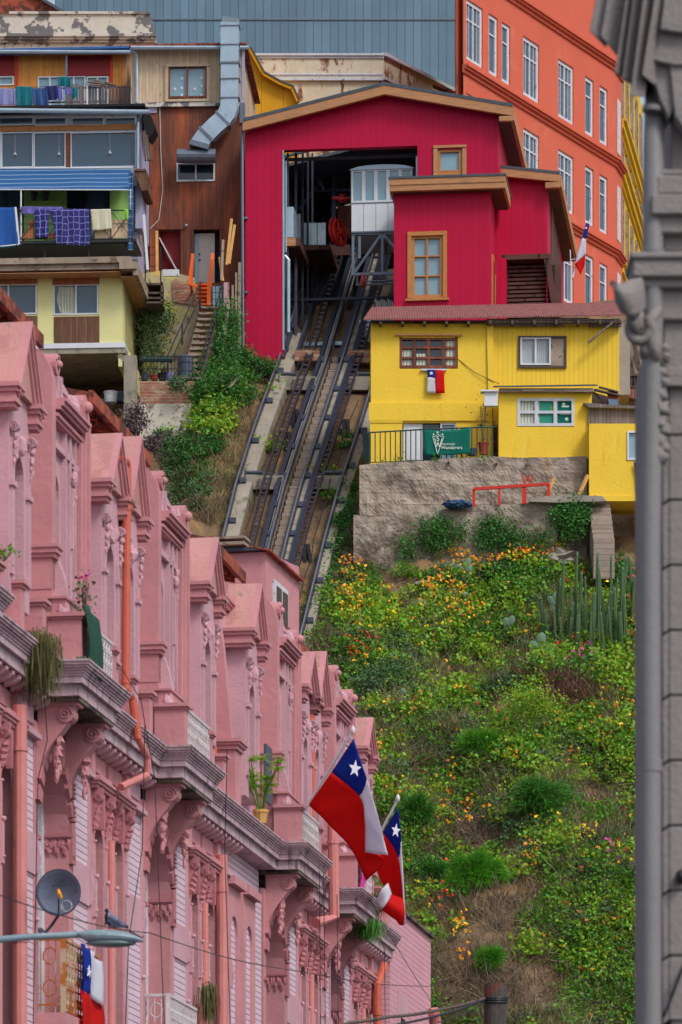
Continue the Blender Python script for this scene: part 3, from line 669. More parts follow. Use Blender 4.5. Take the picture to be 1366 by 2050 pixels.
# awning: slopes out over the balcony
BD = 1.7
m = MB(); net = [[f.p(x, 337, .05) for x in (-60, 60, 150, 262)], [f.p(x, 358 + (2 if i % 2 else 0), .9) for i, x in enumerate((-60, 60, 152, 264))], [f.p(x, 378, BD) for x in (-60, 60, 154, 266)]]
m.patch(net, 8, 20, fn=lambda u, v: (0, 0, -.06*math.sin(v*9)**2*u)); obj('awning', m, M['awning'], t, thick=.015)
m = MB(); net = [[f.p(258, 345, BD), f.p(266, 345, BD)], [f.p(258, 420, BD), f.p(267, 420, BD)], [f.p(256, 500, BD), f.p(266, 500, BD)]]
m.patch(net, 10, 6, fn=lambda u, v: f.N*.03*math.sin(v*8+u*5)); obj('awning_curtain', m, M['awning'], t, thick=.015)
m = MB(); f.b(m, -60, 342, -50, 345, 0, BD); m.tube([f.p(-60, 379, BD), f.p(266, 380, BD)], .025, 6); m.tube([f.p(-60, 337, .1), f.p(266, 336, .1)], .03, 6)
for x in (42, 262): m.tube([f.p(x, 380, BD-.02), f.p(x, 488, BD-.02)], .03, 6)
obj('awning_frame', m, M['white'], t)
# green back wall with openings
m = MB(); f.wall(m, (-60, 378, 262, 486), [(-30, 378, 48, 486), (133, 378, 220, 486)], -.02, .25); f.b(m, -60, 378, 262, 486, -.42, -.4)
obj('balcony_wall', m, M['green_paint'], t)
window(f, t, (133, 378, 173, 480), -.2, M['steel_dark'], M['glass_dark'], .04, 1, 1, .05, name='door')
window(f, t, (174, 378, 220, 480), -.2, M['steel_dark'], M['glass'], .04, 1, 1, .05); window(f, t, (-30, 378, 48, 486), -.2, M['steel_dark'], M['glass'], .05, 2, 1, .05)
m = MB(); f.b(m, 62, 402, 118, 405, -.02, .22); obj('shelf', m, M['green_paint'], t)
m = MB(); f.b(m, -60, 484, 272, 489, -.4, BD+.02); f.b(m, -60, 489, 272, 493, 0, BD-.1); obj('balcony_floor', m, M['black_iron'], t)
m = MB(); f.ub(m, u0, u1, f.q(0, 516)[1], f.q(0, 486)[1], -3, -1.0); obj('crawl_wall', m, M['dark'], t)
m = MB()
for x in (-30, 90, 178, 252): m.tube([f.p(x, 489, BD-.2), f.p(x, 519, BD-.2)], .035, 6)
obj('prop', m, M['black_iron'], t)
# balcony railing
m = MB(); RD = BD+.01
m.tube([f.p(-60, 419, RD), f.p(266, 421, RD)], .025, 6); m.tube([f.p(-60, 478, RD), f.p(266, 478, RD)], .02, 6)
for x in (-20, 40, 92, 135, 180, 222, 264): m.tube([f.p(x, 419, RD), f.p(x, 486, RD)], .022, 6)
for a, b_ in ((40, 92), (92, 135), (180, 222), (222, 264)):
    m.tube([f.p(a, 421, RD), f.p(b_, 478, RD)], .014, 5); m.tube([f.p(b_, 421, RD), f.p(a, 478, RD)], .014, 5); m.tube([f.p(a, 448, RD), f.p(b_, 448, RD)], .014, 5)
m.tube([f.p(266, 421, RD), f.p(270, 428, .1)], .02, 6)
obj('railing', m, M['black_iron'], t)
m = MB(); f.b(m, 56, 440, 68, 478, RD-.08, RD-.05); f.b(m, 46, 467, 118, 478, RD-.08, RD-.04); obj('board_panel', m, M['ribbed_orange'], t)
m = MB(); f.b(m, 190, 440, 258, 477, RD-.1, RD-.07); obj('board_panel', m, M['board_cream'], t)
for i, (x, c_) in enumerate(((68, 'steel_dark'), (92, 'steel_dark'))): planter(f, x, 401, .22, .3, M[c_], .1, ['dark pot with no visible leaves on the green balcony shelf', 'dark pot with tall leaves on the green balcony shelf'][i], 'leaf_fern', 6+40*i, .22)
# laundry of the middle balcony
G = 'laundry on the striped awning balcony'
cloth('blanket', 'plain blue blanket with white hem on the far left of the balcony rail', 'blanket', f, None, M['cloth_blue'], RD+.1, 2, .03, G, corners=((-40, 415), (30, 415), (38, 492), (-40, 500)))
m = MB(); f.pr(m, [(29, 414), (33, 414), (40, 488), (36, 489)], RD+.12, RD+.14); m.bar(f.p(-40, 497, RD+.13), f.p(38, 489, RD+.13), .05, .03); fix('towel', 'thin white edged towel hanging behind the plain blue blanket', 'towel', m, M['white'], G)
cloth('patterned_blanket', 'smaller navy blanket with hexagon pattern near the blue blanket', 'blanket', f, None, M['blanket'], RD+.1, 2, .03, G, corners=((69, 419), (99, 419), (97, 474), (70, 476)))
cloth('patterned_blanket', 'large navy blanket with lilac hexagon pattern in the middle of the balcony rail', 'blanket', f, None, M['blanket'], RD+.12, 3, .03, G, corners=((101, 418), (178, 418), (180, 492), (113, 488)))
cloth('towel', 'cream towel over the balcony rail right of the hexagon blankets', 'towel', f, None, M['cloth_cream'], RD+.12, 2, .015, G, corners=((181, 419), (222, 418), (224, 457), (185, 461)))
cloth('cloth', 'small lime green cloth at the right end of the balcony rail', 'cloth', f, None, M['cloth_lime'], RD+.1, 1, .02, G, corners=((248, 418), (257, 419), (257, 438), (252, 440)))
cloth('cloth', 'bunched blue and lilac washing heaped on the balcony rail', 'cloth', f, None, M['cloth_purple'], RD+.05, 4, .04, G, corners=((42, 413), (126, 414), (122, 424), (44, 428)))

# ================================================================ orange house (top left)
f = Fr(262, 176.5, 3.6); BK = -7
t = Bx('orange_board_house', 'house of orange boards and dark red panels behind the grey picket balcony', 'house', f.w(0, 46, 0)); oh = t
m = MB(); f.wall(m, (-60, 106, 262, 216), [(-30, 154, 28, 172), (76, 154, 217, 216)], 0, .12); u0, u1, z0, z1 = f.rect(-60, 106, 262, 216, 0); f.ub(m, u0, u1, z0-3, z1, BK, -.35); f.ub(m, u0, u1, z0-3, z0-.0, -.35, -.002)
obj('wall', m, M['board_orange'], t)
for R in ((-60, 112, 29, 153), (134, 112, 219, 152)):
    m = MB(); f.b(m, *R, 0, .03); obj('red_panel', m, M['panel_red'], t)
for x in (31, 220): m = MB(); f.b(m, x, 112, x+5, 172, 0, .05); obj('trim', m, M['red_paint'], t)
window(f, t, (-30, 154, 28, 172), -.06, M['white'], M['glass_light'], .05, 2, 1, .08)
window(f, t, (76, 154, 172, 216), -.06, M['white'], M['glass_light'], .05, 4, 1, .08); window(f, t, (174, 154, 217, 216), -.06, M['white'], M['glass_light'], .05, 2, 1, .08)
m = MB(); f.b(m, -60, 98, 266, 102, -6, .5); f.b(m, -60, 105, 266, 110, .3, .42); obj('roof', m, M['blue_trim'], t)
m = MB(); m.tube([f.p(-60, 103, .55), f.p(266, 104, .55)], .08, 8); obj('gutter', m, M['galv'], t)
m = MB()
for x in (131, 254): f.b(m, x, 108, x+4, 215, .35, .42)
obj('post', m, M['steel'], t)
m = MB(); f.b(m, -60, 213, 268, 216, -.5, 1.45); obj('balcony_floor', m, M['plank_dark'], t)
m = MB(); x = 132
while x < 262:
    yy = 172+RNG.uniform(-3, 3); f.b(m, x, yy, x+4.6+RNG.uniform(-1, 1), 214, 1.3, 1.33+.006*(x % 3)); x += 6.6+RNG.uniform(-.6, .8)
f.b(m, -60, 206, 262, 209, 1.26, 1.3); f.b(m, -60, 178, 262, 181, 1.26, 1.3); obj('picket_fence', m, M['board_grey'], t)
for k, (a, b_) in enumerate((((176, 163), (232, 171)), ((186, 160), (225, 168)), ((262, 178), (308, 187)), ((264, 184), (290, 190)), ((182, 169), (218, 172)))):
    m = MB(); m.bar(f.p(*a, 1.4), f.p(*b_, 1.75), .2, .04); fix('plank', ['loose grey plank lying over the picket fence, the longest one in the middle', 'loose grey plank topmost on the picket fence beside the washing', 'long loose plank sticking out past the right end of the picket balcony', 'short plank below the long one at the right end of the picket balcony', 'loose plank lowest on the picket fence near the white post'][k], 'plank', m, M['plank'], 'loose planks on the picket balcony')
m = MB(); f.b(m, 173, 160, 176, 214, 1.36, 1.42); f.b(m, 214, 178, 217, 214, 1.36, 1.42); obj('white_post', m, M['white'], t)
m = MB(); m.tube([f.p(-60, 172, 1.55), f.p(70, 174, 1.55), f.p(158, 168, 1.55)], .01, 4); obj('clothes_line', m, M['black_iron'], t)
G = 'washing on the top balcony line'
cloth('sheet', 'pale lilac sheet at the left end of the top washing line', 'sheet', f, None, M['cloth_lilac'], 1.58, 3, .03, G, corners=((-30, 175), (22, 177), (21, 210), (-30, 210)))
cloth('sheet', 'second pale lilac cloth beside the teal shirt', 'sheet', f, None, M['cloth_lilac'], 1.6, 2, .03, G, corners=((23, 178), (33, 177), (34, 210), (22, 209)))
cloth('shirt', 'teal shirt hanging on the top washing line', 'shirt', f, None, M['cloth_teal'], 1.6, 2, .03, G, corners=((32, 172), (64, 173), (65, 210), (33, 212)))
cloth('towel', 'denim blue towel right of the teal shirt', 'towel', f, None, M['cloth_denim'], 1.6, 2, .04, G, corners=((64, 176), (92, 175), (98, 213), (66, 210)), sag=2)
cloth('shirt', 'dark navy shirt next to the denim blue towel', 'shirt', f, None, M['cloth_navy'], 1.62, 2, .03, G, corners=((90, 173), (114, 171), (117, 197), (96, 200)))
cloth('vest', 'lilac vest right of the navy shirt', 'vest', f, None, M['cloth_purple'], 1.62, 1, .03, G, corners=((115, 173), (123, 172), (125, 198), (117, 199)))
cloth('towel', 'teal and navy bundle hung high on the washing pole', 'towel', f, None, M['cloth_teal'], 1.66, 2, .04, G, corners=((117, 153), (141, 154), (142, 174), (117, 170)))
cloth('cap', 'purple cloth below the teal bundle', 'cloth', f, None, M['cloth_purple'], 1.64, 1, .03, G, corners=((130, 174), (142, 175), (141, 190), (131, 188)))
cloth('shirt', 'small turquoise shirt at the right end of the washing', 'shirt', f, None, M['cloth_teal'], 1.64, 1, .03, G, corners=((144, 175), (156, 177), (153, 194), (144, 197)))

# ================================================================ timber house with metal duct
f = Fr(480, 174, 3.0); BK = -8
t = Bx('timber_house', 'tall timber house, cream boards above and red brown boards below', 'house', f.w(0, 43, 0)); th_ = t
m = MB(); f.wall(m, (262, 96, 484, 207), [(337, 133, 414, 198)], .12, .15); u0, u1, z0, z1 = f.rect(262, 96, 484, 207, .12); f.ub(m, u0, u1, z0, z1, BK, -.3)
for a in (z0,): f.ub(m, u0, u1, z0, z0+.02, -.3, .11)
f.ub(m, u0, u0+.03, z0, z1, -.3, .11); f.ub(m, u1-.03, u1, z0, z1, -.3, .11)
obj('upper_wall', m, M['board_cream'], t)
m = MB(); f.b(m, 262, 205, 484, 214, .05, .16); obj('band', m, M['peeling'], t)
m = MB(); holes = [(354, 327, 431, 365), (318, 458, 362, 566), (388, 458, 440, 566)]
f.wall(m, (300, 214, 484, 790), holes, 0, .5); u0, u1, z0, z1 = f.rect(300, 214, 484, 720, 0); f.ub(m, u0, u1, z0, z1, BK, -.8); f.ub(m, u0, u0+.03, z0, z1, -.8, -.01); f.ub(m, u1-.03, u1, z0, z1, -.8, -.01)
obj('lower_wall', m, M['board_brown'], t)
m = MB(); f.b(m, 268, 214, 314, 226, -.3, .05); f.b(m, 296, 226, 313, 450, -.2, -.1); obj('side_trim', m, M['lilac_wall'], t)
m = MB(); f.b(m, 318, 458, 362, 566, -.6, -.45); obj('back_panel', m, M['panel_red'], t)
m = MB(); m.bar(f.p(320, 478, -.2), f.p(356, 545, -.2), .35, .05); obj('brace_board', m, M['white_worn'], t)
w = window(f, t, (337, 133, 414, 198), .02, M['board_brown'], M['glass_light'], .07, 2, 1, .14)
m = MB(); net = [[f.p(x, y, .035) for x in (341, 375, 411)] for y in (137, 165, 194)]
m = MB()
for x, y in ((364, 157), (364, 176), (404, 155), (404, 172), (350, 178), (390, 178), (364, 190), (404, 190)): m.ball(f.p(x, y, .03), .06, .01, .06, 8, 6)
obj('curtain_dots', m, M['plastic_white'], w)
window(f, t, (354, 327, 431, 365), -.1, M['white'], M['glass_dark'], .06, 2, 1, .13)
# door
d_ = MB(); f.b(d_, 398, 467, 430, 566, -.3, -.25); dr = obj('door', d_, M['cream_paint'], t)
m = MB(); m.ball(f.p(400, 520, -.22), .04); m.ball(f.p(400, 508, -.22), .035); obj('door_handle', m, M['steel_dark'], dr)
m = MB(); f.b(m, 388, 467, 398, 566, -.32, -.3); obj('door_sidelight', m, M['glass_light'], t)
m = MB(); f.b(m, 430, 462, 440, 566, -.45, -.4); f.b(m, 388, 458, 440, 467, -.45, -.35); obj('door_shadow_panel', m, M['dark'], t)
m = MB(); f.b(m, 314, 454, 366, 459, 0, .05); f.b(m, 384, 454, 444, 459, 0, .05); f.b(m, 384, 459, 388, 566, 0, .04); f.b(m, 440, 459, 444, 566, 0, .04); obj('door_trim', m, M['board_brown'], t)
m = MB(); f.b(m, 330, 128, 421, 133, .12, .2); f.b(m, 330, 198, 421, 203, .12, .2); f.b(m, 330, 133, 337, 198, .12, .18); f.b(m, 414, 133, 421, 198, .12, .18); obj('window_trim', m, M['board_cream'], t)
m = MB(); f.b(m, 258, 88, 494, 92, -7, .55); obj('roof', m, M['rust'], t)
m = MB(); m.tube([f.p(262, 95, .6), f.p(498, 95, .6)], .08, 8); m.tube([f.p(262, 96, .5), f.p(272, 106, .3), f.p(274, 118, .25), f.p(274, 205, .25)], .06, 8); obj('gutter', m, M['galv'], t)
m = MB(); f.b(m, 484, 92, 489, 240, -.2, .15); obj('corner_pipe', m, M['lilac_wall'], t)
# duct (galvanised)
m = MB(); R_ = .30
m.tube([f.p(355, 312, .55), f.p(432, 312, .55)], .27, 14)
dk = obj('duct_drum', m, M['steel'], t, smooth=False)
m = MB()
def sq(mb, pts, w): # rectangular duct
    w2 = w/2; secs = []
    for i, p in enumerate(pts):
        d = (pts[min(i+1, len(pts)-1)]-pts[max(i-1, 0)]).normalized(); s = d.cross(f.N).normalized()
        secs.append([p-s*w2-f.N*w2*.8, p+s*w2-f.N*w2*.8, p+s*w2+f.N*w2*.8, p-s*w2+f.N*w2*.8])
    for a, b_ in zip(secs, secs[1:]): mb.hexa(a+b_)
path = [(399, 298), (402, 288), (412, 274), (430, 256), (446, 242), (455, 230), (460, 215), (461, 160), (461, 128)]
sq(m, [f.p(x, y, .6) for x, y in path], .68); sq(m, [f.p(x, y, .6) for x, y in ((460, 128), (461, 108), (461, 60), (461, 48))], .70); sq(m, [f.p(461, 52, .6), f.p(463, 38, .66)], .64); obj('duct', m, M['galv'], t)
m = MB()
for (x, y), (x2, y2) in (((399, 298), (402, 288)), ((412, 274), (416, 270)), ((446, 242), (449, 239)), ((461, 200), (461, 198)), ((461, 162), (461, 160)), ((461, 131), (461, 127)), ((461, 94), (461, 92)), ((461, 56), (461, 54))): sq(m, [f.p(x, y, .6), f.p(x2, y2, .6)], .77)
obj('duct_flange', m, M['steel'], t)
m = MB(); m.tube([f.p(320, 215, .04), f.p(322, 300, .04), f.p(326, 380, .04), f.p(318, 440, .05), f.p(300, 458, .1)], .015, 5); obj('cable', m, M['plastic_white'], t)
m = MB(); m.ball(f.p(373, 451, .1), .06); m.tube([f.p(373, 451, .02), f.p(373, 451, .1)], .03, 6); obj('lamp', m, M['galv'], t)

# ---- old wall, stairs, steps and clutter below the timber house
f = Fr(285, 172.6, 0)
m = MB(); f.pr(m, [(286, 548), (330, 540), (390, 556), (398, 620), (398, 860), (286, 860)], -1, 0); fix('old_wall', 'patchy yellow and bare plaster wall beneath the timber house landing', 'wall', m, M['old_wall'])
m = MB(); f.pr(m, [(345, 562), (352, 558), (388, 572), (392, 612), (346, 604)], 0, .06); fix('brick_patch', 'exposed yellowish brick patch on the old wall under the landing', 'brickwork', m, M['brick'])
f = Fr(400, 171.2, 0)
t = Bx('orange_steps', 'short flight of bright orange steps up to the timber house door', 'steps', f.w(0, 43.5, 0))
m = MB()
for k in range(6): y = 609-k*8; f.b(m, 394, y-2, 420, y+1, -.25*k-.3, -.25*k); f.b(m, 396, y+1, 418, y+6, -.25*k-.3, -.25*k-.2)
obj('tread', m, M['orange_paint'], t)
m = MB()
for xa, xb in ((383, 379), (424, 417)): f.b(m, xb if xa > 400 else xa-3, 566, (xb if xa > 400 else xa-3)+5, 570, -1.3, -.1)
m.bar(f.p(382, 568, -.6), f.p(386, 508, -.6), .12); m.bar(f.p(418, 612, .02), f.p(426, 508, -.6), .12); m.bar(f.p(379, 570, -.2), f.p(384, 520, -.2), .1); m.bar(f.p(419, 580, -.1), f.p(424, 520, -.1), .1); m.bar(f.p(418, 610, -.02), f.p(419, 568, -.02), .14)
m.bar(f.p(380, 568, 0), f.p(398, 575, 0), .1); obj('rail', m, M['orange_paint'], t)
t = Bx('wooden_stairs', 'steep weathered grey stairs with black handrails below the orange steps', 'stairs', f.w(0, 42, 0))
m = MB(); n = 13
for k in range(n):
    a = k/(n-1); y = 614+a*142; xl = 402-a*38; xr = 444-a*42
    f.b(m, xl, y-1.5, xr, y+3, .05+a*2.2-.3, .05+a*2.2+.05)
obj('tread', m, M['plank'], t)
m = MB(); m.bar(f.p(399, 612, 0), f.p(352, 765, 2.2), .08, .3); m.bar(f.p(446, 612, 0), f.p(404, 765, 2.2), .08, .3); obj('stringer', m, M['plank_dark'], t)
m = MB()
for (a, b_) in (((402, 564), (336, 712)), ((402, 592), (341, 726)), ((446, 566), (398, 738)), ((446, 590), (402, 745))): m.tube([f.p(*a, .1), f.p(*b_, 2.2)], .03, 6)
for a, b_ in (((401, 564), (401, 618)), ((365, 648), (365, 690)), ((446, 566), (446, 618)), ((336, 712), (336, 745))): m.tube([f.p(*a, .1+(a[1]-564)/70), f.p(*b_, .1+(a[1]-564)/70)], .035, 6)
obj('handrail', m, M['black_iron'], t)
# small dark wooden platform left
t = Bx('dark_platform', 'dark wooden platform with thin railing beside the lilac wall', 'platform', f.p(305, 600, .3))
m = MB(); 
for y in (566, 584, 594, 603): f.b(m, 292, y, 326, y+4, -.8, .5)
f.b(m, 290, 564, 294, 606, -.5, .5); f.b(m, 322, 564, 326, 606, -.5, .5); obj('boards', m, M['plank_dark'], t)
m = MB()
for x in (291, 322): m.tube([f.p(x, 494, .4), f.p(x, 566, .4)], .025, 6)
for y in (494, 510, 533): m.tube([f.p(288, y, .4), f.p(324, y, .4)], .016, 5)
obj('railing', m, M['black_iron'], t)
lean = [((282, 470), (300, 566), 'plank', 'tall pale plank leaning in the corner by the lilac wall'), ((288, 430), (296, 540), 'white_worn', 'white painted board leaning against the lilac wall'), ((314, 462), (315, 552), 'plank_new', 'clean yellow pole standing before the dark recess'), ((464, 438), (454, 530), 'plank_new', 'tallest clean pole leaning right of the timber house door'), ((470, 450), (459, 528), 'plank_new', 'second clean pole leaning beside the tallest one'), ((447, 480), (444, 560), 'plank', 'grey board leaning close to the door frame'), ((440, 515), (446, 562), 'plank_new', 'short yellow board at the right of the door')]
for a, b_, mm_, lb in lean:
    m = MB(); m.bar(f.p(*a, .6), f.p(*b_, .9), .1, .05); fix('plank', lb, 'plank', m, M[mm_], 'boards leaning by the timber house')
m = MB(); f.b(m, 326, 539, 359, 552, -.1, .0); fix('foam_board', 'white board lying across the recess left of the door', 'board', m, M['white_worn'])
# right boundary fence
t = Bx('scrap_fence', 'scrap fence of weathered boards and wire beside the crimson station wall', 'fence', f.p(462, 640, .3))
m = MB()
for x, a, b_, w in ((477, 525, 700, 6), (471, 545, 640, 4), (464, 570, 640, 4), (456, 565, 600, 3)): f.b(m, x, a, x+w, b_, -.1, -.02+(x % 5)*.01)
m.bar(f.p(458, 600, .6), f.p(448, 690, 1.4), .12, .04); m.bar(f.p(452, 650, .9), f.p(444, 742, 1.6), .16, .04); m.bar(f.p(446, 680, 1.2), f.p(466, 710, 1.2), .14, .04); m.bar(f.p(468, 700, 1.3), f.p(443, 738, 1.7), .12, .04)
obj('board', m, M['plank'], t)
m = MB(); f.b(m, 425, 572, 446, 612, -.04, 0); obj('metal_sheet', m, M['galv'], t)
m = MB(); f.b(m, 448, 565, 456, 612, .02, .05); obj('pink_sheet', m, M['pink_light'], t)
m = MB()
for x in (425, 432, 440, 446): m.tube([f.p(x, 566, .08), f.p(x, 614, .08)], .015, 5)
for y in (572, 585, 598, 611): m.tube([f.p(425, y, .08), f.p(447, y, .08)], .012, 5)
obj('mesh_panel', m, M['black_iron'], t)
m = MB(); f.ub(m, 0, 0, 0, 0, 0, 0) if 0 else m.bar(f.p(404, 742, 1.9), f.p(424, 795, 2.0), .06); 
# brick planter wall with railing and pots
f = Fr(280, 168.8, 0)
t = Bx('brick_wall', 'low brick and plaster wall with pots and black railing on top', 'wall', f.p(335, 860, 0))
m = MB(); f.b(m, 280, 763, 390, 808, -1.2, 0); obj('brickwork', m, M['brick'], t)
m = MB(); f.pr(m, [(272, 808), (392, 808), (388, 870), (352, 890), (272, 890)], -1.2, .05); obj('plaster', m, M['plaster_white'], t)
m = MB(); m.tube([f.p(278, 712, -.05), f.p(390, 714, -.05)], .02, 6); m.tube([f.p(278, 758, -.05), f.p(390, 758, -.05)], .02, 6); m.tube([f.p(278, 738, -.05), f.p(352, 738, -.05)], .015, 5)
for x in range(280, 392, 7): m.tube([f.p(x, 712, -.05), f.p(x, 763, -.05)], .012, 5)
obj('railing', m, M['black_iron'], t)
m = MB(); m.tube([f.p(283, 720, -.2), f.p(346, 720, -.2)], .09, 10); fix('green_tube', 'dark green tube lying along the railing over the pots', 'tube', m, M['iron_green'])
planter(f, 291, 762, .28, .3, M['plastic_grey'], -.4, 'grey blue pot at the left end of the brick wall', 'leaf_mid', 30, .2)
planter(f, 309, 762, .3, .2, M['pot_red'], -.35, 'terracotta pot with leafy plant behind the railing', 'leaf_mid', 60, .35)
planter(f, 325, 762, .34, .28, M['dark'], -.4, 'black pot in the middle of the brick wall row', 'leaf_fern', 20, .15)
planter(f, 328, 745, .26, .14, M['pot_red'], -.5, 'shallow red bowl above the black pot', 'leaf_mid', 12, .06)
m = MB(); c = f.p(340, 762, -.4); m.lathe(c, [(.15, 0), (.17, .3), (.15, .32), (.001, .32)], 12); fix('canister', 'pale lilac canister between the black pot and the barrel', 'canister', m, M['cloth_lilac'])
m = MB(); c = f.p(371, 762, -.45); m.lathe(c, [(.27, 0), (.3, .05), (.3, .3), (.32, .33), (.3, .36), (.3, .62), (.32, .65), (.3, .68), (.29, .9), (.27, .92), (.001, .92)], 18); fix('barrel', 'tall slate blue plastic barrel at the right end of the railing', 'barrel', m, M['plastic_grey'], smooth=False)
m = MB(); m.bar(f.p(425, 809, .6), f.p(466, 772, .3), .12, .05); fix('beam_end', 'broken grey board sticking out of the ivy, lower one', 'board', m, M['plank']) if 0 else None
for a, b_, lb in (((398, 836), (446, 803), 'longer weathered board half buried in ivy on the slope'), ((458, 776), (480, 752), 'shorter weathered board poking up from the ivy')):
    m = MB(); m.bar(f.p(*a, 1.1), f.p(*b_, .6), .13, .05); fix('board', lb, 'board', m, M['plank'], 'boards caught in the ivy')
# ================================================================ crimson station
TH = 6.3; f = Fr(491, 172, TH)
t = Bx('funicular_station', 'crimson boarded upper station with gabled roof, open track bay and timber trimmed windows', 'station', f.w(0, 43, 0)); st = t
uL = 0; uR = f.q(998, 400)[0]; zb = f.q(500, 712)[1]; ul, ur, zo0, zo1 = f.rect(567, 300, 836, 700, 0)
eL = f.q(491, 243)[1]; eR = f.q(998, 216)[1]; ap = f.q(770, 180)
m = MB(); zc = min(eL, eR)-.02
f.uwall(m, uL, uR, zb-2, zc, [(ul, ur, zb-2.5, zo1), f.rect(876, 300, 926, 352, 0)], 0, .35)
f.pr(m, [], 0, 0) if 0 else m.poly([f.w(uL, zc, 0), f.w(uR, zc, 0), f.w(uR, eR, 0), f.w(ap[0], ap[1], 0), f.w(uL, eL, 0)])
obj('wall', m, M['crimson'], t)
m = MB(); D = 13
f.ub(m, uR-.1, uR, zb-2, zc+.4, -D, -.003); f.ub(m, uL, uL+.08, zb-2, zc+.2, -D, -.003); obj('side_wall', m, M['crimson_side'], t)
m = MB(); f.ub(m, uL+.08, uR-.1, zb-2, zc+.2, -12.9, -12.7); f.ub(m, ul-.9, ul-.8, zb-2, zc, -D+.2, -.36)
obj('interior_wall', m, M['interior'], t)
# roof slabs and timber fascia
m = MB()
EL = f.q(486, 243, .5); ER = f.q(1026, 213, .5); AP = f.q(770, 170, .5)
def slab(mb, a, b_, th, d0, d1, up=0): mb.hexa([f.w(a[0], a[1]+up, d1), f.w(b_[0], b_[1]+up, d1), f.w(b_[0], b_[1]+up, d0), f.w(a[0], a[1]+up, d0), f.w(a[0], a[1]+up+th, d1), f.w(b_[0], b_[1]+up+th, d1), f.w(b_[0], b_[1]+up+th, d0), f.w(a[0], a[1]+up+th, d0)])

for a_, b_ in ((-2.6, .52), (-D, -6.2)): slab(m, EL, AP, .12, a_, b_); slab(m, AP, ER, .12, a_, b_)  # added gap between the slabs, unseen from below, lets daylight into the bay
for a_ in (-3.8, -5): slab(m, EL, AP, .1, a_-.1, a_); slab(m, AP, ER, .1, a_-.1, a_)
obj('roof', m, M['roofing'], t)
m = MB(); slab(m, EL, AP, .34, .3, .5, -.34); slab(m, AP, ER, .34, .3, .5, -.34); u_, z_ = ER
f.ub(m, u_-.5, u_, z_-.52, z_-.34, .3, .49); f.ub(m, u_-.08, u_+.06, z_-.45, z_-.02, -D, .3); obj('fascia', m, M['fascia'], t)
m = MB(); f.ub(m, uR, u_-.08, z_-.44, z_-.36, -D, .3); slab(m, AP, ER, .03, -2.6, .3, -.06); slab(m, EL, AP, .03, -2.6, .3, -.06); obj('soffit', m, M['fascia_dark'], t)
m = MB(); m.tube([f.p(489, 246, .2), f.p(485, 262, .15), f.p(487, 700, .12)], .06, 8); f.b(m, 480, 205, 489, 246, 0, .3)
for y in (258, 434, 583): f.b(m, 484, y, 496, y+4, .0, .1)
obj('drainpipe', m, M['steel'], t)
window(f, t, (876, 300, 926, 352), -.12, M['frame_wood'], M['glass_light'], .12, 1, 1, .1, hz=[.16])
m = MB(); f.b(m, 868, 291, 934, 296, 0, .08); f.b(m, 868, 296, 876, 352, 0, .06); f.b(m, 926, 296, 934, 352, 0, .06); obj('window_trim', m, M['fascia'], t)
# small box bay
B = 2.2; m = MB(); b0, b1, bz0, bz1 = f.rect(789, 383, 982, 640, B); wr = f.rect(824, 472, 887, 596, B)
f.uwall(m, b0, b1, bz0-1, bz1, [wr], B, .2); obj('bay_wall', m, M['crimson'], t)
m = MB(); f.ub(m, b1-.1, b1, bz0-1, bz1, 0, B-.003); f.ub(m, b0, b0+.1, bz0-1, bz1, 0, B-.003); f.ub(m, b1-.1, b1+.02, bz0-1, bz1-1.5, -10, -.002); obj('bay_side_wall', m, M['crimson_side'], t)
m = MB(); r0, _, rz0, rz1 = f.rect(780, 357, 1012, 384, B+.5); r1 = f.q(1012, 352, B+.5)[0]
f.ub(m, r0, r1, rz0+.03, rz0+.25, B+.3, B+.5); f.ub(m, r0, r1, rz0+.25, rz1-.03, B+.3, B+.53); f.ub(m, r1-.1, r1, rz0+.02, rz1-.03, 0, B+.3); f.ub(m, r0, r0+.1, rz0+.02, rz1-.03, 0, B+.3); obj('bay_fascia', m, M['fascia'], t)
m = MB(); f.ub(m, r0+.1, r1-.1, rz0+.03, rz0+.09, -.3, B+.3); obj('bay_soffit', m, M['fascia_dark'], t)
m = MB(); f.ub(m, r0-.03, r1+.03, rz1-.03, rz1+.05, -.5, B+.56); obj('bay_roof', m, M['roofing'], t)
wn = window(f, t, None, B-.12, M['frame_wood'], M['glass_light'], .11, 2, 1, .1, uz=wr, hz=[.35, .67], thin=.03)
m = MB()
for R in ((816, 464, 824, 600), (887, 464, 895, 600)): f.b(m, *R, B, B+.06)
f.b(m, 816, 464, 895, 472, B, B+.07); f.b(m, 812, 598, 899, 602, B, B+.12); f.b(m, 818, 596, 893, 600, B, B+.06); obj('bay_window_trim', m, M['frame_wood'], t)
# stepped side windows on the bay's right wall
sd = (f.N.x, f.N.y)
for k in range(5):
    a = B-.7-k*1.3; m = MB(); ztop = bz0+2.55-k*.42; zbt = bz0-.6-k*.42
    f.ub(m, b1+.0, b1+.05, zbt, ztop, a-.95, a); w = obj('side_window', m, M['frame_wood'], t)
    m = MB(); f.ub(m, b1+.05, b1+.056, zbt+.1, ztop-.12, a-.82, a-.12); obj('pane', m, M['glass_dark'], w)
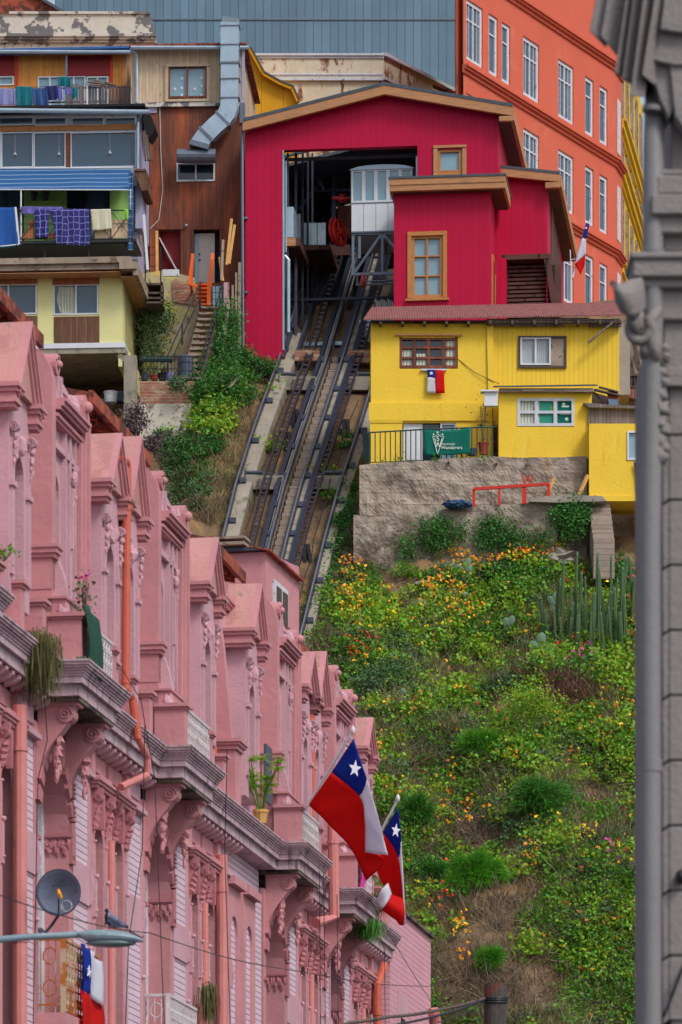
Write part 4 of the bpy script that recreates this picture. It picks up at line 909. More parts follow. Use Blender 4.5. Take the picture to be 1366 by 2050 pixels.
# right wing
Wd = -1.6; w0, w1, wz0, wz1 = f.rect(1014, 346, 1095, 512, Wd); w0 = uR-.15
m = MB(); f.ub(m, w0, w1, wz0, wz1+.05, -12, Wd); obj('wing_wall', m, M['crimson'], t)
m = MB(); f.ub(m, w1, w1+.02, wz0-3.4, wz1-.2, -12, Wd-.002); f.ub(m, w1-.1, w1, wz0-5, wz0, -12, Wd-2.5); obj('wing_side_wall', m, M['crimson_side'], t)
m = MB(); a = f.q(1012, 334, Wd+.45); b_ = f.q(1121, 348, Wd+.45); a = (w0, a[1])
slab(m, a, b_, .3, Wd+.25, Wd+.45, -.3); f.ub(m, b_[0]-.55, b_[0], b_[1]-.5, b_[1]-.3, Wd+.25, Wd+.44); f.ub(m, b_[0]-.06, b_[0]+.06, b_[1]-.42, b_[1]-.02, -12, Wd+.25); obj('wing_fascia', m, M['fascia'], t)
m = MB(); slab(m, a, b_, .1, -12, Wd+.47, .0); obj('wing_roof', m, M['roofing'], t)
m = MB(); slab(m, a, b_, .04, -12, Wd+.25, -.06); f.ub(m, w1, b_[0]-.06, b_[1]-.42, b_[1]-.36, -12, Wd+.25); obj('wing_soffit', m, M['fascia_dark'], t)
m = MB(); f.ub(m, w1+.02, w1+.07, wz0+.1, wz1-.7, Wd-3.6, Wd-2.0); f.ub(m, w1+.02, w1+.07, wz0-.1, wz1-.9, Wd-5.5, Wd-3.8); f.ub(m, w1+.02, w1+.07, wz0-.3, wz1-1.1, Wd-7.5, Wd-5.7); sw = obj('wing_window', m, M['fascia_dark'], t)
# stair bay below the wing with dark risers
m = MB(); f.ub(m, w0+.1, w1+.12, wz0-.16, wz0+.03, Wd-1, Wd+.06); m.hexa([f.w(w1-.12, wz0-.1, Wd+.03), f.w(w1+.1, wz0-.1, Wd+.03), f.w(w1+.1, wz0-.1, Wd-.3), f.w(w1-.12, wz0-.1, Wd-.3)][::-1]+[f.w(w1+.25, wz0-2.3, Wd+.03), f.w(w1+.5, wz0-2.3, Wd+.03), f.w(w1+.5, wz0-2.3, Wd-.3), f.w(w1+.25, wz0-2.3, Wd-.3)][::-1]); obj('stair_trim', m, M['fascia_dark'], t)
m = MB()
for k in range(12): f.ub(m, w0, w1+.05+k*.035, wz0-.35-k*.17, wz0-.25-k*.17, Wd-.9, Wd-.5+k*.04)
f.ub(m, w0, w1+.5, wz0-2.6, wz0-.15, Wd-1.2, Wd-.9); obj('stair_slats', m, M['fascia_dark'], t)
m = MB(); f.ub(m, uR+.003, uR+.2, wz0-4, wz0-.16, Wd-.5, Wd+.3); obj('stair_side', m, M['crimson_side'], t)
# interior structure: posts, balustrades, beams
m = MB()
for x, d_, w in ((574, -.5, 4), (590, -1.8, 5), (604, -3.2, 4), (615, -4.6, 3), (624, -6, 3)): f.b(m, x, 306, x+w, 700, d_-.12, d_)
f.b(m, 568, 316, 836, 322, -1, -.9); f.b(m, 600, 380, 836, 385, -9, -8.8); f.b(m, 664, 322, 672, 480, -9, -8.8)
m.bar(f.p(600, 420, -8.8), f.p(668, 325, -8.8), .14); m.bar(f.p(620, 330, -8), f.p(650, 380, -8), .1)
f.b(m, 568, 498, 835, 506, -8, -7.8); f.b(m, 578, 598, 836, 603, -4, -3.85)
for x in (590, 612, 700, 770): f.b(m, x, 500, x+6, 700, -8, -7.8)
m.bar(f.p(600, 660, -6), f.p(662, 560, -6), .14)
obj('frame_beam', m, M['steel_dark'], t)
m = MB(); f.b(m, 573, 414, 588, 475, -1.9, -.45); obj('balustrade_panel', m, M['galv'], t)
m = MB(); f.b(m, 590, 428, 602, 490, -3.2, -3.1); obj('balustrade_panel', m, M['galv'], t)
for i, (x0, x1) in enumerate(((604, 613), (615, 622), (623, 634), (636, 652))):
    m = MB(); f.b(m, x0, 446, x1, 490, -5-i*.3, -4.9-i*.3); obj('balustrade_panel', m, M['galv'], t)
m = MB(); f.b(m, 572, 476, 600, 492, -3.5, -.4); f.b(m, 566, 493, 660, 502, -7, -3.6); f.b(m, 600, 492, 700, 513, -7.7, -7.5); obj('platform', m, M['fascia_dark'], t)
m = MB(); f.b(m, 572, 476, 592, 492, -.6, -.36); obj('platform_edge', m, M['fascia'], t)
m = MB(); f.b(m, 566, 300, 568.5, 700, -.35, .02); m.tube([f.p(573, 322, -.37), f.p(573, 505, -.37)], .03, 6); m.tube([f.p(571, 512, -.37), f.p(578, 520, -.37), f.p(578, 665, -.37)], .07, 8); f.b(m, 833, 312, 836, 352, -.4, -.3); obj('conduit', m, M['galv'], t)
m = MB(); f.b(m, 580, 686, 692, 693, -2.5, -2.0); f.b(m, 720, 640, 790, 690, -3, -2.9); obj('sill_beam', m, M['galv'], t)
m = MB()
for k in range(9): m.bar(f.p(752+k*4.2, 598+(k % 3)*3, -2.5), f.p(757+k*4.2, 628, -2.5), .05, .02); m.bar(f.p(728+k*3, 650, -2.6), f.p(735+k*3, 690, -2.6), .05, .02)
obj('slat', m, M['white'], t)
m = MB(); f.b(m, 676, 412, 702, 478, -9.5, -9.2); obj('panel', m, M['board_brown'], t)
# winding wheels
def wheel(px, py, d, r, tilt, label, name='winding_wheel'):
    c = f.p(px, py, d); tw = thing(name, label, 'wheel', c, 'red cable wheels of the funicular')
    ax = Vector(tilt).normalized(); a = ax.orthogonal().normalized(); b2 = ax.cross(a)
    m = MB(); m.tube([c+(a*math.cos(k*.2618)+b2*math.sin(k*.2618))*r for k in range(25)], .06, 6, False); m.tube([c+(a*math.cos(k*.2618)+b2*math.sin(k*.2618))*r*.86 for k in range(25)], .035, 6, False); obj('rim', m, M['red_wheel'], tw)
    for k in range(6):
        m = MB(); m.bar(c, c+(a*math.cos(k*1.047)+b2*math.sin(k*1.047))*r, .07); obj('spoke', m, M['red_wheel'], tw)
    m = MB(); m.tube([c-ax*.15, c+ax*.15], .13, 10); obj('hub', m, M['red_paint'], tw)
wheel(685, 397, -2.6, .34, (.05, -.35, 1), 'upper red cable wheel lying nearly flat beside the cabin')
wheel(673, 464, -3.0, .50, (1, -.55, .1), 'lower red cable wheel standing on edge between the rails')
wheel(680, 466, -2.8, .48, (1, -.55, .1), 'second upright red cable wheel just right of its twin')

# ================================================================ cabin
D0 = -.9; fc = f
c = f.p(702, 555, D0); t = thing('funicular_car', 'white and silver funicular cabin on a triangular steel undercarriage inside the bay', 'funicular car', c)
c0, c1, cz0, cz1 = f.rect(704, 334, 826, 466, D0); zm = f.q(704, 406, D0)[1]; wd_ = 3.0
m = MB(); f.ub(m, c0, c1, cz0, zm, D0-wd_, D0); f.ub(m, c0+.02, c1-.02, cz0+.02, cz1-.02, D0-wd_, D0-wd_+.1); obj('body', m, M['white'], t)
m = MB()
for k in range(1, 5): u = c0+(c1-c0)*k/5; f.ub(m, u-.008, u+.008, cz0+.02, zm-.02, D0, D0+.006)
f.ub(m, c0, c1, zm-.04, zm, D0, D0+.02); f.ub(m, c0, c1, cz0, cz0+.05, D0, D0+.02); obj('seam', m, M['steel'], t)
for k in range(5):
    a = c0+(c1-c0)*k/5; window(f, t, None, D0-.04, M['white'], M['glass_light'], .07, 1, 1, .06, uz=(a, a+(c1-c0)/5, zm, cz1-.12))
for k in range(2):
    m = MB(); a = D0-.1-k*1.5; f.ub(m, c0-.01, c0+.03, zm, cz1-.1, a-1.3, a-.1); ww = obj('side_window', m, M['glass_dark'], t); m = MB(); f.ub(m, c0-.03, c0+.04, zm, cz1-.1, a-.1, a); f.ub(m, c0-.03, c0+.04, zm-.05, zm, a-1.5, a); obj('side_frame', m, M['white'], ww)
m = MB(); arc = []
for k in range(9): x = k/8; arc.append((c0-.06+(c1-c0+.12)*x, cz1-.12+.16*math.sin(math.pi*x)**.5+.0))
pts = [f.w(u, z, D0+.08) for u, z in arc]+[f.w(c1+.06, cz1-.14, D0+.08), f.w(c0-.06, cz1-.14, D0+.08)]; m.prism(pts, -f.N*(wd_+.16)); obj('roof', m, M['galv'], t)
m = MB()
zt = cz0-.03; zbm = f.q(704, 548, D0)[1]; um = (c0+c1)/2
for a, b_ in (((c0+.05, zt), (c0+.05, zbm)), ((c0, zt), (c1, zt)), ((c0, zbm), (c1, zbm)), ((um, zt), (c0+.1, zbm+.05)), ((um, zt), (c1, zbm+.2)), ((um, zt), (um, zbm)), ((c0+.3, zt-.1), (c0+.3, zbm+.6)), ((c1-.05, zt), (c1-.05, zbm))): m.bar(f.w(a[0], a[1], D0-.1), f.w(b_[0], b_[1], D0-.1), .1)
for a, b_ in (((c0+.05, zt), (c0+.05, zbm)), ((c0, zbm), (c1, zbm)), ((um, zt), (um, zbm))): m.bar(f.w(a[0], a[1], D0-1.6), f.w(b_[0], b_[1], D0-1.6), .08)
m.bar(f.w(c0+.05, zbm, D0-.1), f.w(c0+.05, zt-.1, D0-2.6), .1); m.bar(f.w(c1-.05, zbm, D0-.1), f.w(c1-.05, zt-.1, D0-2.6), .1)
for k in (.9, 1.0, 1.15): m.tube([f.w(c0+k, zt, D0-1), f.w(c0+k+.1, zbm, D0-.8)], .02, 5)
obj('undercarriage', m, M['steel'], t)
for k, u in enumerate((c0+.45, c1-.35)):
    m = MB(); cc = f.w(u, zbm-.28, D0-.1); m.tube([cc-f.U*.05, cc+f.U*.05], .26, 16); m.tube([cc-f.U*.08, cc+f.U*.08], .08, 10); obj('wheel', m, M['red_paint'], t)
m = MB(); m.tube([f.w(c0+.4, zbm-.28, D0-.1), f.w(c1-.3, zbm-.28, D0-.1)], .035, 8); obj('axle', m, M['steel'], t)

# ================================================================ track
PYS = [1640, 1500, 1400, 1285, 1240, 1180, 1130, 1079, 1020, 972, 910, 850, 800, 756, 712, 660, 600, 560, 520, 470, 430, 403]
t = thing('funicular_track', 'steep twin funicular track with concrete side beams, steel girders and central steps', 'railway track', tpt(.5, 1285)); tk = t
def lane(fr_, lo=-9, hi=9999, dz=0, dx=0): return [tpt(fr_, y)+Vector((dx, 0, dz)) for y in PYS if lo <= y <= hi]
def strip(mb, fr0, fr1, dz0, dz1, lo=0, hi=9999):
    a = lane(fr0, lo, hi); b_ = lane(fr1, lo, hi)
    for i in range(len(a)-1):
        mb.hexa([a[i]+Vector((0, 0, dz0)), b_[i]+Vector((0, 0, dz0)), b_[i+1]+Vector((0, 0, dz0)), a[i+1]+Vector((0, 0, dz0)), a[i]+Vector((0, 0, dz1)), b_[i]+Vector((0, 0, dz1)), b_[i+1]+Vector((0, 0, dz1)), a[i+1]+Vector((0, 0, dz1))])
m = MB(); strip(m, -.02, .15, -1.5, -.12, 650); obj('side_beam', m, M['concrete_beam'], t)
m = MB(); strip(m, .975, 1.09, -1.6, -.12, 760); obj('side_beam', m, M['concrete_beam'], t)
for fr_, nm in ((0.012, 'rail'), (.475, 'rail'), (.632, 'rail'), (1.0, 'rail')):
    m = MB(); L_ = lane(fr_, 403 if fr_ < 1 else 700)
    for a, b_ in zip(L_, L_[1:]): m.bar(a, b_+(b_-a)*.01, .11, .16)
    obj(nm, m, M['rail'], t)
    m = MB()
    for a, b_ in zip(L_, L_[1:]): m.bar(a+Vector((0, -.02, .10)), b_+Vector((0, -.02, .10)), .055, .05)
    obj('rail_head', m, M['girder_top'], t)
for fr_ in (.41, .72):
    m = MB(); L_ = lane(fr_, 403)
    for a, b_ in zip(L_, L_[1:]): m.bar(a+Vector((0, 0, -.12)), b_+Vector((0, 0, -.12)), .07, .3); m.bar(a+Vector((0, 0, .05)), b_+Vector((0, 0, .05)), .15, .04); m.bar(a+Vector((0, 0, -.28)), b_+Vector((0, 0, -.28)), .15, .04)
    obj('girder', m, M['girder'], t)
m = MB(); strip(m, .43, .475, -.5, -.1, 403); strip(m, .63, .70, -.5, -.12, 403); obj('timber_packing', m, M['concrete_beam'], t)
for fr_, w_ in ((.02, .26), (.16, .10), (.60, .2), (.95, .16)):
    m = MB(); L_ = [tpt(fr_, y)+Vector((0, 0, -.18)) for y in PYS if 403 <= y <= 712]
    for a, b_ in zip(L_, L_[1:]): m.bar(a, b_, w_, .3)
    obj('support_beam', m, M['steel_dark'], t)
# rack ladders
for fr_ in (.30, .785):
    m = MB(); A = lane(fr_-.030, 403, 9999, .1); Bq = lane(fr_+.030, 403, 9999, .1)
    for a, b_ in zip(A, A[1:]): m.bar(a, b_, .06, .12)
    for a, b_ in zip(Bq, Bq[1:]): m.bar(a, b_, .06, .12)
    y = 1600.0
    while y > 405:
        m.bar(tpt(fr_-.030, y)+Vector((0, 0, .1)), tpt(fr_+.030, y)+Vector((0, 0, .1)), .05); y -= 9.5
    obj('rack_ladder', m, M['rail'], t)
# steps in the middle
m = MB(); y = 1600.0; strip(m, .50, .60, -.9, -.42, 690)
while y > 700:
    a = tpt(.505, y); b_ = tpt(.60, y); m.box(a.x, b_.x, a.y-.08, a.y+.4, a.z-.55, a.z-.24); y -= 13.6
obj('steps', m, M['block'], t)
m = MB(); strip(m, .60, .628, -.6, -.30, 690); obj('step_kerb', m, M['concrete_beam'], t)
# cross beams and rollers
for py, l, r in ((745, .06, .42), (745, .72, 1.02), (942, .06, .42), (942, .72, 1.0)):
    a = tpt(l, py); b_ = tpt(r, py); m = MB(); yy = (a.y+b_.y)/2
    m.box(a.x, b_.x, yy-.55, yy+.25, a.z-.8, a.z-.30); obj('cross_beam', m, M['concrete_beam'], t); m = MB(); m.box(a.x, b_.x, yy+.8, yy+1.1, a.z-.6, a.z+.12); obj('cross_beam', m, M['concrete_beam'], t)
    m = MB(); c = a.lerp(b_, .22 if l < .5 else .6); zz = a.z-.17
    m.tube([(c.x-.3, yy-.42, zz), (c.x+.3, yy-.42, zz)], .07, 8); m.box(c.x-.36, c.x-.3, yy-.5, yy-.34, zz-.14, zz+.08); m.box(c.x+.3, c.x+.36, yy-.5, yy-.34, zz-.14, zz+.08); obj('roller', m, M['steel_dark'], t)
for py, fr_ in ((1130, .83), (880, .84), (905, .33), (1290, .86), (860, .33)):
    for k in (0, .10):
        m = MB(); a = tpt(fr_+k, py-28); m.bar(tpt(fr_-.03+k*.3, py-50)+Vector((0, 0, -.2)), a+Vector((.05, -.3, -1.9)), .13); obj('strut', m, M['dark'], t)
for fr_, ys_ in ((.06, (1040, 960, 880, 800, 740)), (1.05, (1240, 1160, 1090, 1000, 930, 860)), (.66, range(1240, 700, -58)), (.452, range(1240, 700, -58))):
    for y in ys_: m = MB(); c = tpt(fr_, y); m.box(c.x-.12, c.x+.12, c.y-.1, c.y+.1, c.z-.12, c.z+.06); obj('rail_chair', m, M['steel_dark'], t)
m = MB()
for fr_, a, b_ in ((.22, 1060, 560), (.90, 1200, 760)): m.tube([tpt(fr_, y)+Vector((.05*math.sin(y), 0, .0)) for y in range(a, b_, -40)], .018, 5)
obj('cable', m, M['black_iron'], t)
m = MB(); a = tpt(.30, 699); f0 = Fr(560, 171.5, 0); f0.b(m, 590, 700, 640, 722, -.8, -.3); obj('brick_sill', m, M['brick'], t); m = MB(); f0.b(m, 700, 700, 745, 726, -.8, -.3); obj('brick_sill', m, M['brick'], t)

# ================================================================ yellow houses
f = Fr(740, 160.5, 0)
t = Bx('yellow_house', 'bright yellow two part house with brown shuttered window under a rusty corrugated roof', 'house', f.w(0, 37, 0))
m = MB(); wA = (800, 676, 917, 738); dA = (806, 846, 914, 930)
f.wall(m, (743, 645, 986, 1000), [wA, dA], 0, .2); u0, u1, z0, z1 = f.rect(743, 645, 986, 1000, 0); f.ub(m, u0, u1, z0, z1, -5, -.4); f.ub(m, u0, u0+.05, z0, z1, -.4, -.01); f.ub(m, u1-.05, u1, z0, z1, -.4, -.01)
f.b(m, 739, 806, 980, 842, 0, .06); f.b(m, 741, 842, 806, 846, 0, .05); f.b(m, 741, 846, 806, 930, 0, .02)
f.pr(m, [(975, 648), (988, 650), (990, 780), (978, 780)], 0, .08)
obj('wall', m, M['yellow'], t)
m = MB(); wB = (1040, 674, 1133, 734); f.wall(m, (987, 650, 1240, 850), [wB], -.1, .15); f.b(m, 987, 650, 1240, 850, -5, -.5); f.b(m, 1237, 650, 1240, 850, -.5, -.11); obj('board_wall', m, M['yellow_board'], t)
# window A : brown casements
w = window(f, t, wA, -.1, M['board_brown'], M['glass_dark'], .1, 4, 3, .1, thin=.05)
m = MB(); f.b(m, 792, 667, 926, 671, 0, .12); obj('lintel', m, M['plank_new'], t); m = MB(); f.b(m, 843, 738, 895, 741, 0, .1); obj('sill', m, M['white'], t)
for R in ((804, 700, 824, 735), (834, 708, 854, 735), (893, 680, 915, 736)):
    m = MB(); f.b(m, *R, -.095, -.085); obj('curtain', m, M['curtain'], w)
window(f, t, (1042, 676, 1103, 732), -.16, M['white'], M['glass_curtain'], .06, 2, 1, .12); m = MB(); f.b(m, 1103, 676, 1131, 732, -.2, -.1); obj('shutter', m, M['plank'], t)
m = MB(); f.b(m, 1038, 672, 1135, 675, -.1, -.02); f.b(m, 1038, 733, 1135, 736, -.1, -.02); f.b(m, 1038, 672, 1041, 736, -.1, -.03); f.b(m, 1132, 672, 1135, 736, -.1, -.03); obj('window_trim', m, M['plank_dark'], t)
# door group
m = MB(); f.b(m, 808, 848, 846, 926, -.15, -.1); dr = obj('door', m, M['white'], t); m = MB(); f.b(m, 815, 856, 839, 920, -.1, -.08); obj('door_panel', m, M['white'], dr)
m = MB(); f.b(m, 847, 848, 880, 926, -.2, -.16); obj('dark_doorway', m, M['glass_dark'], t); window(f, t, (882, 848, 914, 926), -.12, M['white'], M['glass_light'], .06, 1, 1, .08, hz=[.3])
# roof
m = MB(); A0, A1 = f.p(728, 641, .5), f.p(1248, 632, .5); B1 = P(1246, 607, 164.0); B0 = P(744, 617, 164.0); m.hexa([A0, A1, B1, B0]+[q+Vector((0, 0, .05)) for q in (A0, A1, B1, B0)]); obj('roof', m, M['rust_roof'], t)
m = MB(); f.b(m, 745, 641, 1245, 646, -.1, .15); 
for x in range(760, 1240, 44): f.b(m, x, 640, x+5, 648, 0, .45)
obj('rafter', m, M['plank_dark'], t)
m = MB(); f.b(m, 975, 638, 1242, 645, .1, .3); f.b(m, 975, 646, 1130, 651, -.05, .12); f.b(m, 1040, 636, 1180, 640, .3, .36); m.bar(f.p(1178, 686, .35), f.p(1228, 645, .35), .14, .06); f.b(m, 1180, 648, 1244, 653, -.05, .1); obj('grey_plank', m, M['board_grey'], t)
m = MB(); f.b(m, 1240, 652, 1262, 790, -2, -.3); obj('side_wall', m, M['concrete'], t)
m = MB(); m.tube([f.p(916, 718, .0), f.p(950, 745, .05), f.p(985, 762, .1), f.p(1000, 768, .1)], .012, 4); obj('wire', m, M['plank_dark'], t)
# lean-to with poster window
f2 = Fr(1000, 159.2, 0); t = Bx('yellow_annex', 'yellow annex with wide old window showing green posters', 'house', f2.w(0, 37, 0))
m = MB(); wC = (1036, 798, 1150, 854); f2.wall(m, (999, 780, 1185, 917), [wC], 0, .15); f2.b(m, 999, 780, 1185, 917, -1.2, -.3); f2.b(m, 999, 780, 1001, 917, -.3, -.005); f2.b(m, 1183, 780, 1185, 917, -.3, -.005); obj('wall', m, M['yellow'], t)
w = window(f2, t, wC, -.08, M['white_worn'], M['curtain'], .1, 3, 1, .1, hz=[.5], thin=.06)
for R in ((1081, 802, 1108, 850), (1117, 802, 1146, 850)):
    m = MB(); f2.b(m, *R, -.075, -.06); obj('poster', m, M['poster_green'] if R[0] < 1100 else M['banner'], w)
m = MB(); f2.b(m, 1125, 812, 1140, 815, -.06, -.055); f2.b(m, 1122, 828, 1142, 830, -.06, -.055); m.tube([f2.p(1135, 839, -.06), f2.p(1135, 839, -.05)], .06, 10); m.tube([f2.p(1129, 809, -.06), f2.p(1129, 809, -.05)], .05, 10); obj('poster_marks', m, M['lettering'], w)
m = MB(); A0, A1 = f2.p(990, 775, .35), f2.p(1190, 772, .35); m.hexa([A0, A1, A1+Vector((.2, 1.2, .28)), A0+Vector((0, 1.2, .28))]+[q+Vector((0, 0, .05)) for q in (A0, A1, A1+Vector((.2, 1.2, .28)), A0+Vector((0, 1.2, .28)))]); obj('roof', m, M['roofing'], t)
m = MB(); f2.b(m, 1000, 777, 1188, 784, -.05, .2); f2.b(m, 1045, 778, 1090, 783, .2, .26); f2.b(m, 1130, 779, 1190, 784, .2, .25); obj('eave_board', m, M['plank'], t)
m = MB(); f2.b(m, 970, 783, 997, 812, .0, .25); f2.b(m, 963, 780, 998, 783, -.05, .35); obj('meter_box', m, M['white'], t)
m = MB(); f2.pr(m, [(1186, 784), (1240, 800), (1244, 815), (1186, 812)], -.6, -.4); m.bar(f2.p(1188, 784, -.2), f2.p(1216, 812, -.2), .07); m.bar(f2.p(1190, 780, 0), f2.p(1240, 792, -.1), .2, .05); m.bar(f2.p(1200, 775, 0), f2.p(1238, 785, -.1), .14, .05); obj('lean_timber', m, M['plank_dark'], t)
m = MB(); f2.pr(m, [(1215, 783), (1238, 783), (1243, 812), (1222, 812)], -.2, -.15); obj('rusty_sheet', m, M['rust'], t)
m = MB(); f2.pr(m, [(1218, 798), (1238, 800), (1240, 812), (1220, 812)], -.1, -.05); obj('blue_sheet', m, M['blue_metal'], t)
m = MB(); f2.b(m, 1178, 812, 1300, 850, -1.6, .1); f2.pr(m, [(1168, 806), (1200, 808), (1300, 815), (1300, 818), (1180, 815)], -.2, .3); m2 = obj('parapet_board', m, M['board_grey'], t)
# bottom right yellow box
f3 = Fr(1180, 158.4, 0); t = Bx('yellow_shed', 'small plain yellow box room beside the grey downpipe, below the plank parapet', 'house', f3.w(0, 37, 0))
m = MB(); wD = (1256, 864, 1300, 922); f3.wall(m, (1180, 848, 1360, 997), [wD], 0, .12); f3.b(m, 1180, 848, 1360, 997, -3, -.3); f3.b(m, 1180, 848, 1182, 997, -.3, -.005); f3.b(m, 1180, 848, 1360, 850, -.3, -.005); f3.b(m, 1258, 850, 1259.5, 990, 0, .006); f3.b(m, 1178, 992, 1360, 1003, -1.5, .05); obj('wall', m, M['yellow'], t)
window(f3, t, wD, -.06, M['white'], M['glass_light'], .06, 1, 1, .1)
# neighbour bits behind
f4 = Fr(1244, 163, 0); t = Bx('grey_shack', 'grey plank shack with balcony glimpsed right of the yellow house', 'house', f4.w(0, 38, 0))
m = MB(); f4.b(m, 1244, 640, 1300, 860, -2, 0); obj('wall', m, M['plank'], t); m = MB(); m.bar(f4.p(1246, 660, .3), f4.p(1272, 770, .3), .16); m.bar(f4.p(1262, 640, .4), f4.p(1280, 740, .4), .14); f4.b(m, 1262, 748, 1300, 752, 0, .5); f4.b(m, 1262, 772, 1300, 775, 0, .5)
for x in range(1264, 1290, 6): f4.b(m, x, 752, x+2, 775, .4, .45)
obj('timber', m, M['plank_dark'], t); m = MB(); f4.pr(m, [(1256, 795), (1262, 778), (1300, 776), (1300, 802)], 0, .5); obj('tile_roof', m, M['rust_roof'], t)

# railing, plants
fr_ = Fr(740, 159.1, 0); t = Bx('balcony_railing', 'dark green iron railing along the terrace of the yellow house', 'railing', fr_.p(860, 930, 0))
m = MB(); m.tube([fr_.p(738, 866, 0), fr_.p(842, 860, 0), fr_.p(995, 854, 0)], .028, 6); obj('top_rail', m, M['iron_green'], t)
m = MB(); m.tube([fr_.p(738, 926, 0), fr_.p(995, 916, 0)], .02, 6); obj('bottom_rail', m, M['iron_green'], t)
for k, x in enumerate(list(np.arange(741, 996, 10.2))):
    m = MB(); a = 866-(x-738)*.047; m.tube([fr_.p(x, a, 0), fr_.p(x, a+61, 0)], .022 if k % 6 else .035, 5); obj('baluster', m, M['iron_green'], t)
m = MB(); m.prism([fr_.p(726, 862, -.4), fr_.p(738, 866, 0), fr_.p(742, 926, 0), fr_.p(730, 922, -.4)], (-.02, .02, 0)); obj('side_sheet', m, M['iron_green'], t)
# banner
fb = Fr(740, 158.95, 0)
bn = thing('banner', 'green football banner with white crest and the words SANTIAGO Wanderers tied to the railing', 'banner', fb.p(895, 912, 0))
net = [[fb.p(x, y, 0) for x, y in r] for r in (((848, 861), (896, 862), (943, 856)), ((850, 886), (896, 887), (942, 882)), ((853, 912), (897, 911), (942, 908)))]
m = MB(); m.patch(net, 12, 24, fn=lambda u, v: (0, -.015*math.sin(v*14+u*2), 0)); obj('banner_cloth', m, M['banner'], bn, smooth=True, thick=.01)
m = MB(); d = .05
def pl(pts, w=.9):
    for a, b_ in zip(pts, pts[1:]):
        dx, dy = b_[0]-a[0], b_[1]-a[1]; L_ = math.hypot(dx, dy); nx_, ny_ = -dy/L_*w/2, dx/L_*w/2
        m.prism([fb.p(a[0]+nx_, a[1]+ny_, d), fb.p(b_[0]+nx_, b_[1]+ny_, d), fb.p(b_[0]-nx_, b_[1]-ny_, d), fb.p(a[0]-nx_, a[1]-ny_, d)], (0, .01, 0))
pl([(866.5, 873.5), (876.5, 908), (889, 873.5)], 1.1); pl([(866.5, 873.5), (872.5, 873.5), (875, 870), (880, 870), (883, 873.5), (889, 873.5)], .9)
pl([(870.5, 877), (874.5, 895), (877, 884), (880, 895), (885.5, 877)], 1.3)
for sx, sy, r in ((868.5, 869.5, 2.6), (876.5, 865.5, 3), (886, 869.5, 2.6)): m.prism([fb.p(x, y, d) for x, y in star_pts(sx, sy, r)], (0, .01, 0))
obj('crest', m, M['lettering'], bn)
u, z = fb.q(884.5, 891, d); text_mesh('SANTIAGO', .095, fb, u, z, d, M['lettering'], bn)
u, z = fb.q(883, 899, d); text_mesh('Wanderers', .165, fb, u, z, d, M['lettering'], bn)
u, z = fb.q(877, 882.5, d); text_mesh('S', .24, fb, u, z, d, M['lettering'], bn, align='CENTER')
t = planter(fb, 968, 910, .36, .42, M['pot_red'], -.45, 'large terracotta pot with spindly shrub at the right end of the terrace', 'leaf_dark', 50, 1.3, flower='fl_red')
m = MB(); c = fb.p(945, 912, -.4); m.lathe(c, [(.14, 0), (.2, .22), (.18, .24), (.001, .2)], 12); fix('grey_bowl', 'grey plastic bowl beside the terracotta pot on the terrace', 'bowl', m, M['plastic_grey'])
# flag hung from the brown window
def chile(name, label, fr, poly_b, poly_w, poly_r, star, d=.06, amp=.01, r=8, rot=0, group='Chilean flags', thin=.01):
    t = thing(name, label, 'flag', fr.p(poly_b[0][0], max(p_[1] for p_ in poly_r), d), group)
    for nm, pg, mm_ in (('blue_canton', poly_b, 'flag_blue'), ('white_field', poly_w, 'flag_white'), ('red_field', poly_r, 'flag_red')):
        m = MB(); q = [fr.p(x, y, d) for x, y in pg]; net = [[q[0], (q[0]+q[1])/2, q[1]], [(q[0]+q[3])/2, (q[0]+q[1]+q[2]+q[3])/4, (q[1]+q[2])/2], [q[3], (q[3]+q[2])/2, q[2]]]
        m.patch(net, 6, 6, fn=lambda u, v: fr.N*amp*math.sin(v*5+u*3)); obj(nm, m, M[mm_], t, smooth=True, thick=thin)
    m = MB(); m.prism([fr.p(x, y, d+thin+amp+.004) for x, y in star_pts(star[0], star[1], r, rot)], fr.N*-.006); obj('star', m, M['star_white'], t)
    return t
chile('flag', 'small Chilean flag hanging below the brown framed window', Fr(740, 160.5, 0), [(856, 740), (872, 740), (872, 756), (856, 755)], [(856, 755), (872, 756), (872, 787), (855, 786)], [(872, 740), (889, 741), (891, 787), (872, 787)], (864, 747), .14, .01, 4.5)
chile('flag', 'partly hidden Chilean flag below the window of the small yellow box room', Fr(1270, 158.4, 0), [(1269, 925), (1310, 925), (1310, 952), (1274, 951)], [(1274, 951), (1310, 952), (1310, 1002), (1281, 998)], [(1310, 925), (1330, 925), (1330, 1000), (1310, 1002)], (1278, 940), .1, .01, 6)
f5 = Fr(1145, 166, 0)
t = chile('flag', 'Chilean flag drooping on a white pole before the orange building', f5, [(1174, 446), (1181, 448), (1174, 478), (1166, 476)], [(1166, 476), (1174, 478), (1173, 508), (1151, 530)], [(1151, 529), (1173, 507), (1171, 530), (1163, 550)], (1174, 456), .3, .02, 3)
m = MB(); m.tube([f5.p(1147, 555, .2), f5.p(1181, 440, .2)], .03, 6); m.tube([f5.p(1142, 500, .1), f5.p(1144, 552, .1)], .02, 6); m.tube([f5.p(1144, 520, .1), f5.p(1153, 518, .1)], .02, 6); obj('pole', m, M['white'], t)

# ================================================================ retaining walls
f = Fr(720, 159.0, 0); t = Bx('retaining_wall', 'cracked board marked concrete retaining wall below the yellow house', 'wall', f.w(0, 34, 0))
m = MB(); top = [(720, 932), (760, 926), (860, 922), (900, 917), (990, 915), (1090, 915), (1176, 914)]
